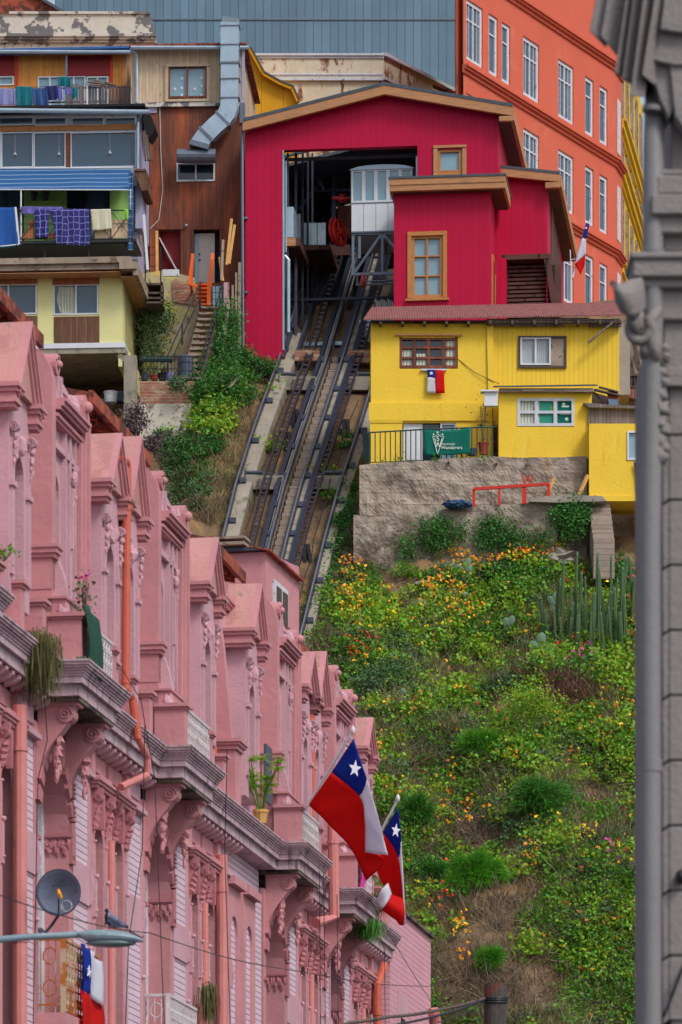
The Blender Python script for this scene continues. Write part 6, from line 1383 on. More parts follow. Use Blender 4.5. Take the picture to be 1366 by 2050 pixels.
# annex (plain, lower) at the far end
t = thing('pink_annex', 'plain lower pink house with boarded front at the far end of the pink row', 'house', pp(82, 0, -CZ))
m = MB(); zt = 10.2
hs = [(80.9, 81.5, 6.9, 8.3), (82.9, 83.5, 6.3, 7.7)]
us = sorted({79.8, 84.9, *[x for q in hs for x in q[:2]]}); zs = sorted({-CZ, zt, *[x for q in hs for x in q[2:]]})
for i in range(len(us)-1):
    for j in range(len(zs)-1):
        mu, mz = (us[i]+us[i+1])/2, (zs[j]+zs[j+1])/2
        if any(q[0] < mu < q[1] and q[2] < mz < q[3] for q in hs): continue
        pb(m, us[i], us[i+1], zs[j], zs[j+1], -.5, -.05)
pb(m, 79.8, 84.9, -CZ, zt-.01, -7, -.5); obj('wall', m, M['siding_annex'], t)
for q in hs:
    m = MB(); pb(m, q[0], q[1], q[2], q[3], -.42, -.4); w = obj('window', m, M['glass_dark'], t)
    m = MB(); pb(m, q[0]-.25, q[0], q[2]-.1, q[3]+.45, -.05, -.02); pb(m, q[1], q[1]+.25, q[2]-.1, q[3]+.45, -.05, -.02); pb(m, q[0], q[1], q[3], q[3]+.45, -.05, -.02); pb(m, q[0]-.25, q[1]+.25, q[2]-1.2, q[2]-.1, -.05, -.01); obj('surround', m, M['pink_light'], w)
m = MB(); pb(m, 79.7, 85.0, zt, zt+.06, -7, .02); obj('coping', m, M['grime'], t)
pipe(t, [(84.6, -.02, 8.75), (84.75, .05, 8.8), (84.85, .06, 8.6), (84.85, .06, 3)], .1, 'pipe_pink')
# rooftop room behind the parapet
fr = Fr(452, 73, 12); t = thing('rooftop_room', 'pink rooftop room with lean-to rusty roof and side window in front of the tracks', 'rooftop room', fr.p(500, 1250, 0))
zt = fr.q(480, 1107, 0)[1]; a0 = fr.q(440, 1150, 0)[0]; a1 = fr.q(532, 1150, 0)[0]
m = MB(); D_ = 2.5
m.prism([fr.w(a1, zt-3.5, 0), fr.w(a1, zt, 0), fr.w(a1, zt+.25, -D_), fr.w(a1, zt-3.5, -D_)], -fr.U*(a1-a0)); obj('wall', m, M['pink'], t)
m = MB(); m.prism([fr.w(a0-.1, zt+.02, .12), fr.w(a1+.08, zt+.02, .12), fr.w(a1+.28, zt-.45, .12)] if 0 else [fr.w(a0-.1, zt+.01, .12), fr.w(a1+.02, zt+.01, .12), fr.w(a1+.02, zt+.07, .12), fr.w(a0-.1, zt+.07, .12)], fr.N*-D_); obj('roof', m, M['steel_dark'], t)
m = MB(); m.hexa([fr.w(a1-.25, zt+.06, .13), fr.w(a1+.10, zt-.01, .13), fr.w(a1+.10, zt-.01, -D_), fr.w(a1-.25, zt+.06, -D_)]+[q+Vector((0, 0, .03)) for q in (fr.w(a1-.25, zt+.06, .13), fr.w(a1+.10, zt-.01, .13), fr.w(a1+.10, zt-.01, -D_), fr.w(a1-.25, zt+.06, -D_))]); obj('roof_sheet', m, M['rust'], t)
m = MB(); m.hexa([fr.w(a1, zt-1.15, -.5), fr.w(a1+.04, zt-1.15, -.5), fr.w(a1+.04, zt-1.15, -1.5), fr.w(a1, zt-1.15, -1.5)]+[q for q in (fr.w(a1, zt-.35, -.5), fr.w(a1+.04, zt-.35, -.5), fr.w(a1+.04, zt-.35, -1.5), fr.w(a1, zt-.35, -1.5))]); w = obj('window', m, M['white_worn'], t)
for k in (0, 1):
    m = MB(); y = -.62-k*.46; fr.ub(m, a1+.04, a1+.05, zt-1.07, zt-.43, y-.36, y); obj('pane', m, M['glass_dark'], w)
m = MB(); fr.ub(m, a0-.5, a1-.3, zt+.09, zt+.14, -.2, .25); fr.ub(m, a0-.5, a1-.3, zt+.2, zt+.24, -.2, .2); obj('roof_plank', m, M['plank'], t)
# ================================================================ vegetation
def nz(x, y, s, k=0): return noise.noise(Vector((x/s, y/s, k*7.3)))
def stuffobj(name, v, mt): o = quadobj(name, v, M[mt]); o['kind'] = 'stuff'; return o
def in_ell(x, y, E): return any(((x-a)/c)**2+((y-b)/d)**2 < 1 for a, b, c, d in E)
def xl(y):     # left limit of the open slope right of the track
    pts = [(930, 722), (1100, 690), (1240, 640), (1290, 622), (1400, 700), (1500, 735), (1700, 790), (1850, 850), (2080, 860)]
    for a, b_ in zip(pts, pts[1:]):
        if a[0] <= y <= b_[0]: return a[1]+(b_[1]-a[1])*(y-a[0])/(b_[0]-a[0])
    return 640
BARE = [(985, 1860, 62, 100), (1000, 1990, 80, 60), (1180, 1030, 40, 60), (1240, 1060, 50, 40), (1130, 1400, 60, 36), (1200, 1690, 45, 24), (940, 1690, 40, 60), (780, 1180, 60, 20), (640, 1290, 16, 60), (1070, 1790, 30, 50), (905, 1960, 40, 80), (1090, 1980, 50, 60), (890, 1840, 30, 50), (1020, 1690, 46, 30), (1180, 1600, 50, 26), (820, 1560, 30, 24), (1010, 1420, 40, 22)]
EDGE = []
cl = {'lime': [], 'mid': [], 'dark': [], 'ivy': []}; fl = {'fl_orange': [], 'fl_yellow': [], 'fl_deep': [], 'fl_red': []}; gr = []; tw = []
for _ in range(9500):
    y = RNG.uniform(1150, 2085); x = RNG.uniform(xl(y)-10, 1345)
    if x > 1180 and y < 1200: continue
    if y < 1190+max(0, 760-x)*.2 and x < 1000 and RNG.uniform() < .6: continue
    low = (y-1150)/900
    b = in_ell(x, y, BARE); n1 = nz(x, y, 60, 1); n2 = nz(x, y, 28, 2); n3 = nz(x, y, 90, 3)
    if b:
        if RNG.uniform() < .22: tw.append((x, y))
        continue
    gap = n2*.8+n1*.5-.10-(.20*low)
    if gap > -.30+.06*low and RNG.uniform() < .85-.25*low+(.2 if x > 1100 and y > 1650 else 0):
        if n3 > .12: cl['dark' if n1 < .05 else 'mid'].append((x, y))
        elif n3 < -.10: cl['lime'].append((x, y))
        else: cl['mid' if n1 > -.05 else 'lime'].append((x, y))
    else:
        (gr if RNG.uniform() < .62 else tw).append((x, y))
    if nz(x, y, 45, 6) > .02 and RNG.uniform() < (.15 if n3 < 0 else .03)*(1.25-low*.95): fl[('fl_orange', 'fl_yellow', 'fl_orange', 'fl_deep')[int(RNG.integers(0, 4))]].append((x, y))
for _ in range(1500):   # the slope goes on behind the pink row and beyond the grey facade
    y = RNG.uniform(1000, 2085); x = RNG.uniform(1345, 1720) if RNG.uniform() < .5 else RNG.uniform(260, xl(max(y, 1300))-12)
    if x < 700 and y < 1330: continue
    n3 = nz(x, y, 90, 3); cl['dark' if n3 > .2 else ('lime' if n3 < -.1 else 'mid')].append((x, y))
# extra patches: (cx, cy, rx, ry, n, kind)
for cx, cy, rx, ry, n, k in [(815, 1095, 34, 28, 40, 'ivy'), (880, 1078, 44, 34, 90, 'ivy'), (960, 1080, 60, 20, 60, 'ivy'), (1000, 1068, 40, 34, 90, 'ivy'), (1145, 1045, 32, 42, 120, 'ivy'), (940, 1175, 90, 34, 130, 'ivy'), (1040, 1160, 80, 26, 90, 'ivy'), (760, 1345, 90, 70, 160, 'dark'), (820, 1290, 50, 40, 60, 'dark'), (730, 1175, 30, 30, 40, 'mid'), (720, 1240, 60, 50, 100, 'lime'), (900, 1230, 60, 40, 70, 'lime'), (1060, 1130, 60, 25, 60, 'lime'), (1110, 1075, 30, 20, 30, 'lime'), (1120, 1330, 60, 30, 80, 'lime'), (1220, 1760, 60, 90, 240, 'ivy'), (1180, 1920, 70, 60, 160, 'mid'), (1140, 1830, 40, 40, 60, 'mid'), (1240, 2030, 60, 40, 90, 'mid'), (1250, 1500, 50, 60, 80, 'lime'), (1240, 1180, 30, 60, 70, 'ivy'), (1260, 1250, 30, 60, 70, 'mid'),
                          (500, 735, 62, 34, 150, 'ivy'), (455, 720, 30, 60, 130, 'ivy'), (430, 790, 50, 50, 150, 'mid'), (470, 780, 44, 40, 120, 'ivy'), (380, 880, 70, 50, 190, 'ivy'), (360, 850, 50, 30, 60, 'lime'), (385, 950, 30, 60, 90, 'ivy'), (350, 930, 30, 50, 60, 'dark'), (330, 1000, 30, 40, 40, 'dark'), (430, 850, 40, 30, 80, 'lime'),
                          (700, 1000, 10, 50, 50, 'ivy'), (685, 1080, 14, 50, 60, 'ivy'), (665, 1150, 16, 50, 60, 'ivy'), (650, 1215, 16, 40, 50, 'mid'), (545, 800, 10, 14, 6, 'lime'), (545, 910, 12, 14, 8, 'lime'), (690, 900, 14, 12, 8, 'mid'), (670, 1010, 16, 12, 8, 'mid'), (655, 960, 30, 10, 8, 'lime'), (620, 1240, 14, 14, 8, 'dark'), (630, 1290, 20, 14, 14, 'mid')]:
    cl[k] += ell_pts(cx, cy, rx, ry, n)
for k, (cx, cy, rx, ry, n) in [('fl_orange', (1010, 1125, 110, 26, 190)), ('fl_yellow', (1080, 1112, 60, 18, 40)), ('fl_orange', (930, 1140, 50, 24, 50)), ('fl_orange', (880, 1190, 30, 26, 30)), ('fl_orange', (925, 1235, 50, 36, 60)), ('fl_yellow', (930, 1240, 40, 40, 20)), ('fl_orange', (700, 1200, 34, 60, 70)), ('fl_deep', (715, 1310, 20, 40, 26)), ('fl_yellow', (740, 1230, 60, 60, 36)), ('fl_orange', (1125, 1060, 24, 30, 22)), ('fl_orange', (1040, 1060, 30, 20, 14)), ('fl_deep', (1000, 1120, 90, 24, 30)), ('fl_red', (1268, 1270, 16, 26, 26)), ('fl_red', (1272, 1210, 12, 40, 12)), ('fl_red', (1135, 1315, 30, 14, 8)), ('fl_pink', (1150, 1330, 30, 18, 14)), ('fl_orange', (1230, 1450, 50, 60, 20)), ('fl_orange', (920, 1650, 60, 30, 22)), ('fl_orange', (1060, 1730, 24, 24, 16)), ('fl_deep', (880, 1800, 30, 60, 22)), ('fl_orange', (925, 1900, 18, 50, 22)), ('fl_yellow', (1170, 1690, 24, 8, 12)), ('fl_orange', (760, 1540, 20, 20, 12)), ('fl_pink', (1215, 1722, 12, 10, 7))]:
    fl.setdefault(k, []); fl[k] += ell_pts(cx, cy, rx, ry, n)
BYK = {'lime': ('nasturtium', 'leaf_lime', 28, .42, .45, .135, .9), 'mid': ('wild_cover', 'leaf_mid', 30, .42, .45, .12, .9), 'dark': ('scrub', 'leaf_dark', 44, .40, .45, .075, .9), 'ivy': ('ivy', 'leaf_ivy', 42, .34, .35, .085, .8)}
for k, (nm, mt, per, rad, lift, sz, hg) in BYK.items():
    C = clump_cloud(cl[k], per, rad, lift, hg); stuffobj(nm, leafmesh(C, sz), mt)
for k, pts in fl.items():
    C = np.array([np.array(S(x, y))+np.array([RNG.uniform(-.1, .1), -.35, RNG.uniform(.25, .6)]) for x, y in pts])
    C = np.repeat(C, 3, axis=0)+RNG.normal(size=(len(C)*3, 3))*.03; stuffobj('flowers', leafmesh(C, .105, bias=(0, -1.2, .5)), k)
def blades(name, pts, per, ln, w, mt, up=(0, -.35, 1), spread=.7, rad=.2):
    B = []; D = []
    for (x, y) in pts:
        c = np.array(S(x, y)); B.append(c+RNG.normal(size=(per, 3))*np.array([rad, rad*.5, rad*.3])-np.array([0, 0, .05])); D.append(np.array(up)+rot_basis(per)*spread)
    return stuffobj(name, blademesh(np.concatenate(B), np.concatenate(D), np.full(len(pts)*per, ln), w), mt)
blades('wild_grass', gr, 16, .55, .022, 'grassy'); blades('dry_grass', tw, 14, .55, .018, 'straw', spread=.9); blades('dry_twigs', tw[::2]+gr[::5], 9, .9, .022, 'twig', (0, -.6, .3), 1.0)
blades('dead_vines', ell_pts(722, 1115, 20, 60, 60)+ell_pts(700, 1180, 24, 20, 26)+ell_pts(765, 1120, 10, 20, 12)+ell_pts(960, 1700, 30, 60, 40)+ell_pts(900, 1640, 30, 50, 24)+ell_pts(1040, 1540, 60, 40, 30), 34, .7, .02, 'twig', (-.2, -.6, -.4), .9)
wallivy_pts = ell_pts(1180, 1300, 90, 22, 70)
cl_extra = clump_cloud(wallivy_pts, 26, .3, .4, .8); stuffobj('wild_cover', leafmesh(cl_extra, .1), 'leaf_mid')
blades('dead_aloe', ell_pts(1130, 1395, 60, 34, 70)+ell_pts(1060, 1350, 30, 16, 14), 22, .6, .035, 'dead_rose', (.1, -.5, .8), .6); blades('straw_tufts', ell_pts(430, 960, 60, 100, 60)+ell_pts(480, 850, 30, 30, 20)+ell_pts(1195, 1688, 40, 18, 36)+ell_pts(640, 1285, 16, 50, 40)+ell_pts(1090, 1112, 20, 8, 8), 26, .5, .02, 'straw', (0, -.3, 1), .6)
blades('slope_grass', [p_ for p_ in ell_pts(500, 740, 60, 30, 60)]+ell_pts(560, 1240, 50, 30, 10)+ell_pts(450, 960, 60, 100, 110)+ell_pts(590, 900, 90, 160, 30), 14, .4, .02, 'grassy')
# ivy hanging on walls (explicit depth)
def wallivy(name, pts, mt, per=30, sz=.085, rad=.22):
    C = []
    for x, y, Y in pts: C.append(np.array(P(x, y, Y))+RNG.normal(size=(per, 3))*np.array([rad, rad*.4, rad]))
    return stuffobj(name, leafmesh(np.concatenate(C), sz, bias=(0, -1, .3)), mt)
wallivy('wall_ivy', [(x, y, 171.9) for x, y in ell_pts(305, 660, 22, 52, 70)+ell_pts(322, 635, 16, 22, 30)], 'leaf_dark')
wallivy('stair_ivy', [(x, y, 170.8-(y-600)/90) for x, y in ell_pts(452, 690, 12, 80, 100)+ell_pts(463, 640, 6, 40, 30)+ell_pts(420, 780, 30, 40, 60)+ell_pts(405, 770, 14, 50, 40)], 'leaf_ivy')
wallivy('wall_ivy', [(x, y, 168.3) for x, y in ell_pts(358, 772, 14, 9, 22)], 'leaf_dark', 24, .08, .14)
wallivy('wall_ivy', [(x, y, 158.0) for x, y in ell_pts(880, 1070, 46, 26, 60)+ell_pts(990, 1066, 36, 24, 60)+ell_pts(1145, 1035, 30, 34, 90)+ell_pts(820, 1095, 14, 20, 14)+ell_pts(1060, 1080, 40, 14, 24)], 'leaf_ivy')
wallivy('wall_weeds', [(x, 918+RNG.uniform(-1, 4), 158.9) for x in (965, 970, 976, 870, 877, 765, 792, 800)], 'leaf_mid', 14, .07, .1)
# leafy mounds that break the slope into clumps
for nm, mt, cnt, sz, rr in (('nasturtium', 'leaf_lime', 70, .15, (.45, 1.0)), ('wild_cover', 'leaf_mid', 60, .13, (.5, 1.1)), ('ivy', 'leaf_ivy', 34, .09, (.5, 1.1)), ('scrub', 'leaf_dark', 30, .08, (.5, 1.2))):
    C = []; k = 0
    while k < cnt:
        y = RNG.uniform(1180, 2080); x = RNG.uniform(xl(y)+10, 1340)
        if in_ell(x, y, BARE) or (x > 1080 and y < 1340) or RNG.uniform() < (y-1180)/1500: continue
        k += 1; r = RNG.uniform(*rr); c = np.array(S(x, y)); n = int(420*r*r*(.12/sz)**1.3); d = rot_basis(n); d[:, 2] = np.abs(d[:, 2]); bump_ = 1+.25*np.sin(d[:, 0]*6+k)*np.cos(d[:, 2]*5+k*2)
        C.append(c+d*(r*bump_*RNG.uniform(.75, 1, n))[:, None]*np.array([1, .6, .75])+np.array([0, 0, -.15]))
    stuffobj(nm, leafmesh(np.concatenate(C), sz), mt)
# ---- shrubs as things
def shrub(name, label, px, py, r, mt, n, bladelike=True, group=None, Y=None, ln=None, up=(0, -.4, .9)):
    c = P(px, py, Y) if Y else S(px, py+r*.6)+Vector((0, -.15, .15)); s = r/58.; t = thing(name, label, 'shrub', c, group); b = np.array(c)
    if bladelike:
        n = int(n*3); rr = rot_basis(n)*(RNG.uniform(0, 1, n)**.5)[:, None]*.55+(RNG.normal(size=(7, 3))*np.array([.5, .3, .38]))[RNG.integers(0, 7, n)]; k_ = 1+.35*np.sin(rr[:, 0]*5+px)*np.cos(rr[:, 2]*6+py); B = b+rr*k_[:, None]*np.array([.62, .4, .6])*s+np.array([0, -.05, s*.55]); D = rr*.7+rot_basis(n)*.85+np.array(up)*.42
        quadobj('foliage', blademesh(B, D, np.full(n, .24+.16*s), .018), M[mt], t)
    else:
        n = int(n*1.5); lob = RNG.normal(size=(9, 3))*np.array([.5, .3, .42])*s; C = b+lob[RNG.integers(0, 9, n)]+RNG.normal(size=(n, 3))*np.array([.26, .2, .2])*s+np.array([0, 0, s*.6]); quadobj('foliage', leafmesh(C, .085), M[mt], t)
    m = MB()
    for k in range(6): a = k*1.05; m.tube([c+Vector((0, .1, -.2)), c+Vector((.25*s*math.cos(a), .15*s*math.sin(a)-.1, s*.35)), c+Vector((.5*s*math.cos(a), .3*s*math.sin(a)-.1, s*.8))], [.03, .02, .01], 5)
    obj('stem', m, M['trunk'], t); return t
G = 'feathery green shrubs on the slope'
shrub('fennel_shrub', 'largest feathery dark green shrub, right of centre on the slope above the bare earth', 1080, 1605, 66, 'leaf_fern', 2600, group=G)
shrub('fennel_shrub', 'feathery shrub just above and left of the largest one', 965, 1500, 46, 'leaf_bright', 1500, group=G)
shrub('fennel_shrub', 'rounded feathery shrub right of the smaller flag pole tip', 832, 1632, 40, 'leaf_fern', 1300, group=G)
shrub('fennel_shrub', 'pale green spiky shrub left of the bare earth patch', 942, 1755, 50, 'leaf_bright', 1500, group=G)
shrub('fennel_shrub', 'feathery shrub at the right of the drooping smaller flag', 862, 1762, 34, 'leaf_fern', 1000, group=G)
shrub('fennel_shrub', 'small bright tuft directly above the wooden utility pole', 982, 1935, 32, 'leaf_bright', 900, group=G)
shrub('bushy_shrub', 'broad yellow green bush above the largest feathery shrub', 1060, 1450, 70, 'leaf_lime', 1800, False)
shrub('bushy_shrub', 'greyish green bush hugging the edge of the pink roofs', 740, 1385, 60, 'leaf_dark', 2200, False)
shrub('purple_shrub', 'twiggy purple leaved shrub against the concrete column', 276, 862, 44, 'leaf_purple', 1100, False, Y=166.5)
shrub('purple_shrub', 'twiggy purple leaved shrub lower down beside the pink roof sheets', 310, 905, 30, 'leaf_purple', 600, False, Y=166)
shrub('bushy_shrub', 'dense green bush at the foot of the crimson wall', 520, 745, 36, 'leaf_ivy', 1300, False)
shrub('bushy_shrub', 'ivy covered bush on the ridge right of the left cliff edge', 455, 775, 40, 'leaf_ivy', 1400, False)
shrub('bushy_shrub', 'dry yellowish bush beneath the ivy on the left slope', 395, 1000, 30, 'leaf_dark', 700, False)
# ---- cacti
proto = thing('column_cactus', 'x', 'cactus', S(1120, 1285), 'columnar cacti on the right of the slope')
m = MB(); base = proto.location
def ribbed(m, c, r, h_, n=16):
    prof = [(0, 1), (.5, 1), (.85, .98), (.94, .85), (.985, .55), (1, .05)]
    b0 = len(m.v)
    for a, k in prof:
        for i in range(n): q = 2*math.pi*i/n; rr = r*k*(1 if i % 2 else .78); m.v.append((c.x+rr*math.cos(q), c.y+rr*math.sin(q), c.z+a*h_))
    for j in range(len(prof)-1):
        for i in range(n): m.f.append((b0+j*n+i, b0+j*n+(i+1) % n, b0+(j+1)*n+(i+1) % n, b0+(j+1)*n+i)); m.m.append(0)
ribbed(m, base, .06, 1.0); obj('stem', m, M['cactus'], proto)
m = MB(); ribbed(m, base+Vector((.01, -.01, .975)), .042, .045); obj('tip', m, M['pad'], proto)
cact = [(1108, 1165, 1290), (1122, 1128, 1295), (1133, 1180, 1300), (1143, 1210, 1305), (1150, 1110, 1290), (1160, 1150, 1300), (1168, 1195, 1310), (1176, 1160, 1290), (1185, 1190, 1310), (1192, 1110, 1280), (1200, 1140, 1300), (1207, 1185, 1310), (1214, 1125, 1280), (1222, 1115, 1290), (1229, 1165, 1300), (1236, 1180, 1310), (1243, 1140, 1290), (1252, 1195, 1300), (1098, 1225, 1300), (1115, 1220, 1310), (1139, 1240, 1320), (1156, 1235, 1320), (1180, 1230, 1320), (1211, 1230, 1320), (1262, 1160, 1280), (1272, 1120, 1260), (1090, 1205, 1280), (1128, 1240, 1310), (1196, 1215, 1310), (1226, 1220, 1310), (1247, 1230, 1310), (1165, 1215, 1300), (1238, 1115, 1250)]
DESC = ['short stubby', 'tall slender', 'medium height', 'very tall', 'low young']
cact.sort()
for i, (x, yt, yb) in enumerate(cact):
    c = proto if i == 0 else copy_tree(proto)
    b = S(x, yb)+Vector((0, -.2, -.2)); c.location = b; hh = (yb-yt)/F*b.y+.2; c.scale = (RNG.uniform(.8, 1.25),)*2+(hh,); c.rotation_euler = (RNG.uniform(-.06, .06), RNG.uniform(-.13, .13), RNG.uniform(0, 1))
    c['label'] = '%s columnar cactus, number %d counting from the left edge of the cactus clump' % ('tall' if hh > 2.5 else ('short' if hh < 1.7 else 'medium'), i+1)
def pear(px, py, pads, label):
    c = S(px, py); t = thing('prickly_pear', label, 'cactus', c, 'prickly pears on the slope')
    for dx, dy, r, tl in pads:
        m = MB(); r *= .72; q = P(px+dx*.75, py+dy*.75, c.y-.5); b0 = len(m.v); m.ball(q, r*.72, r*.2, r, 12, 8)
        for i in range(b0, len(m.v)):
            v = Vector(m.v[i])-q; v = Vector((v.x*math.cos(tl)+v.z*math.sin(tl), v.y, -v.x*math.sin(tl)+v.z*math.cos(tl))); m.v[i] = tuple(q+v)
        obj('pad', m, M['pad'], t, smooth=True)
pear(932, 1160, [(0, 0, .3, .2), (-8, -18, .28, -.3), (8, -25, .32, .25), (-16, -30, .24, -.7), (6, -45, .25, .2)], 'prickly pear among the orange flowers below the concrete wall')
pear(920, 1196, [(0, 0, .3, 1.2), (-14, -10, .28, .3), (12, -6, .25, 1.3)], 'second prickly pear just below the one in the orange flowers')
pear(1078, 1310, [(0, 0, .34, .9), (6, -18, .32, .2), (-10, -22, .3, -.8), (8, -40, .34, .1)], 'prickly pear left of the pink and red flowers')
pear(1018, 1265, [(0, 0, .3, .3), (-5, -24, .28, -.2), (8, -30, .26, .3)], 'prickly pear in the middle of the slope above the yellow green bush')
pear(1110, 1215, [(0, 0, .28, .6), (-8, -16, .26, -.6), (4, -26, .26, .4), (2, 16, .28, 1)], 'prickly pear at the left foot of the tall cactus clump')
pear(806, 1400, [(0, 0, .26, .2), (3, -18, .22, -.2)], 'small prickly pear near the edge of the pink roofs')
# stones, litter
for x, y, r, lb in ((842, 1222, .28, 'pale boulder in the middle of the flowering slope'), (845, 1180, .2, 'small grey boulder above the pale one'), (1120, 1130, .5, 'large bare rock beside the cactus tops')):
    m = MB(); m.ball(S(x, y)+Vector((0, -.2, .1)), r*1.4, r, r*.8, 14, 9, .6); fix('boulder', lb, 'rock', m, M['concrete'])

# ================================================================ grey facade in the right foreground
f = Fr(1340, 24, 0); t = thing('grey_facade', 'blurred grey stone pilaster with carved capital and heavy cornice at the right edge', 'building', f.w(.3, 0, 0))
DK = lambda y: f
m = MB()
yj = [871+130.4*k for k in range(-1, 30)]
f.b(m, 1345, 500, 1700, 12000, -3, -.02); obj('wall', m, M['grey_stone'], t)
for k in range(10):
    m = MB(); a, b_ = yj[k]+2.2, yj[k+1]-2.2
    f.b(m, 1340, a, 1700, b_, -.1, 0); f.pr(m, [(1340, a), (1340, b_), (1327, b_+9), (1325, a+11)], -.5, -.004); o = obj('stone_block', m, M['grey_stone'], t, bevel=.006)
m = MB(); f.b(m, 1330, 640, 1700, 760, -1, .01); f.b(m, 1337, 752, 1700, 772, -1, .05); f.b(m, 1334, 735, 1700, 752, -1, .03); f.b(m, 1345, 120, 1700, 700, -1, -.01); obj('pilaster', m, M['grey_stone'], t, bevel=.004)
m = MB()
for x0, a, b_, d in ((1262, 503, 516, .16), (1268, 516, 553, .14), (1276, 553, 575, .10), (1290, 575, 640, .05), (1328, 466, 503, .02), (1313, 428, 466, .08), (1305, 388, 428, .12), (1315, 350, 388, .09), (1325, 338, 350, .05)): f.b(m, x0, a, 1700, b_, -.25, d)
f.pr(m, [(1268, 516), (1290, 516), (1290, 590), (1276, 588), (1262, 540)], -.3, .12); obj('capital', m, M['grey_stone'], t, bevel=.008)
m = MB()
def pleat(m, q, dl, dr, th=.2):   # q: tl, bl, br, tr px; left edge at dl, right edge at dr
    P8 = [f.p(*q[1], dl), f.p(*q[2], dr), f.p(*q[2], dr-th), f.p(*q[1], dl-th), f.p(*q[0], dl), f.p(*q[3], dr), f.p(*q[3], dr-th), f.p(*q[0], dl-th)]
    m.hexa(P8)
for q, dl, dr in (([(1203, -60), (1181, 62), (1214, 96), (1240, -60)], .02, .00), ([(1226, -60), (1203, 72), (1236, 112), (1264, -60)], .06, .02), ([(1262, -60), (1231, 146), (1252, 160), (1282, -60)], .14, .06), ([(1276, -60), (1246, 158), (1268, 172), (1300, -60)], .16, .10), ([(1296, -60), (1262, 192), (1292, 194), (1322, -60)], .22, .12), ([(1320, -60), (1286, 150), (1312, 172), (1350, -60)], .24, .12)): pleat(m, q, dl, dr)
f.pr(m, [(1338, -60), (1700, -60), (1700, 64), (1360, 64), (1322, 58)], -.1, .22); f.pr(m, [(1326, 50), (1700, 50), (1700, 130), (1352, 130), (1308, 120)], -.1, .17)
f.pr(m, [(1306, 100), (1700, 100), (1700, 180), (1362, 188), (1340, 236), (1322, 200), (1310, 160)], -.1, .12); f.pr(m, [(1340, 120), (1700, 120), (1700, 260), (1372, 260), (1352, 232)], -.1, .15)
obj('cornice', m, M['grey_stone'], t, bevel=.006)
m = MB()
for x in (1330, 1348, 1364): f.b(m, x, 84, x+7, 116, 0, .13)
obj('dentil_gap', m, M['dark'], t)
# carved ornament: leaf tip, volutes, festoon
m = MB(); c = f.p(1262, 590, .2)
m.patch([[f.p(1222, 564, .22), f.p(1240, 572, .25), f.p(1262, 562, .2), f.p(1285, 556, .1)], [f.p(1232, 572, .25), f.p(1245, 590, .28), f.p(1266, 590, .24), f.p(1288, 586, .12)], [f.p(1236, 600, .2), f.p(1250, 625, .22), f.p(1268, 635, .2), f.p(1290, 620, .1)]], 8, 12); obj('acanthus_leaf', m, M['grey_stone'], t, smooth=True, thick=.03)
m = MB()
m.ball(f.p(1258, 610, .16), .055, .04, .05, 12, 8, .4); m.ball(f.p(1272, 640, .14), .05, .04, .07, 12, 8, .4)
m.tube([f.p(1278+0+26*(1-k/26)*math.cos(k*.45), 655+0+32*(1-k/26)*math.sin(k*.45), .12) for k in range(26)], [.028*(1-k/40) for k in range(26)], 6); m.ball(f.p(1300, 660, .10), .05, .04, .07, 12, 8, .3); m.ball(f.p(1296, 700, .08), .045, .04, .06, 12, 8, .4); m.ball(f.p(1310, 690, .1), .04, .05, .09, 12, 8, .3)
m.tube([f.p(1318, 620, .08), f.p(1300, 640, .14), f.p(1312, 680, .1), f.p(1322, 740, .06)], [.03, .035, .03, .025], 8)
for x, y, r in ((1332, 715, .035), (1322, 745, .04), (1330, 765, .035), (1322, 790, .045), (1310, 822, .05), (1325, 818, .05), (1318, 845, .05), (1330, 860, .045), (1318, 880, .05), (1328, 895, .04), (1322, 915, .05), (1330, 700, .04)): m.ball(f.p(x, y, .06), r, r*.8, r*.75, 10, 7, .7)
obj('carved_festoon', m, M['grey_stone'], t, smooth=True)
m = MB(); m.tube([f.p(1314, 130, -.1), f.p(1309, 300, .03), f.p(1307, 700, .05), f.p(1302, 1100, .05), f.p(1304, 2050, .05), f.p(1306, 3400, .05)], .056, 24); obj('downpipe', m, M['grey_pipe'], t, smooth=True)
m = MB()
for y, h_ in ((214, 10), (1520, 26), (500, 8)): m.tube([f.p(1304 if y > 600 else 1309, y, .05), f.p(1304 if y > 600 else 1308, y+h_, .05)], .0595, 24)
obj('pipe_joint', m, M['grey_pipe'], t)
m = MB(); m.tube([f.p(1400, 1895, .05), f.p(1366, 1940, .06), f.p(1332, 2030, .06), f.p(1322, 2042, .04)], .01, 6); m.ball(f.p(1364, 1756, .03), .03, .05, .04); obj('cable', m, M['black_iron'], t)

# ================================================================ street lamp and pigeon
Y = 46; t = thing('street_lamp', 'grey cobra head street lamp on a long curved arm reaching in from the left', 'street lamp', Vector((P(-170, 1900, Y).x, Y, 0)))
m = MB(); sec = [(157, 1866, 1876, .05), (172, 1863, 1885, .09), (190, 1861, 1889, .12), (215, 1861, 1890, .135), (245, 1865, 1889, .12), (270, 1873, 1887, .09), (283, 1879, 1887, .05), (288, 1883, 1886, .02)]
b0 = len(m.v); n = 16
for x, a, b_, w in sec:
    for k in range(n):
        q = 2*math.pi*k/n; yy = (a+b_)/2-(b_-a)/2*math.sin(q); p_ = P(x, yy, Y); m.v.append((p_.x, Y+w*math.cos(q), p_.z))
for j in range(len(sec)-1):
    for k in range(n): m.f.append((b0+j*n+k, b0+j*n+(k+1) % n, b0+(j+1)*n+(k+1) % n, b0+(j+1)*n+k)); m.m.append(0)
m.f.append(tuple(range(b0, b0+n))[::-1]); m.m.append(0); m.f.append(tuple(range(len(m.v)-n, len(m.v)))); m.m.append(0)
hd = obj('lamp_head', m, M['lamp_grey'], t)
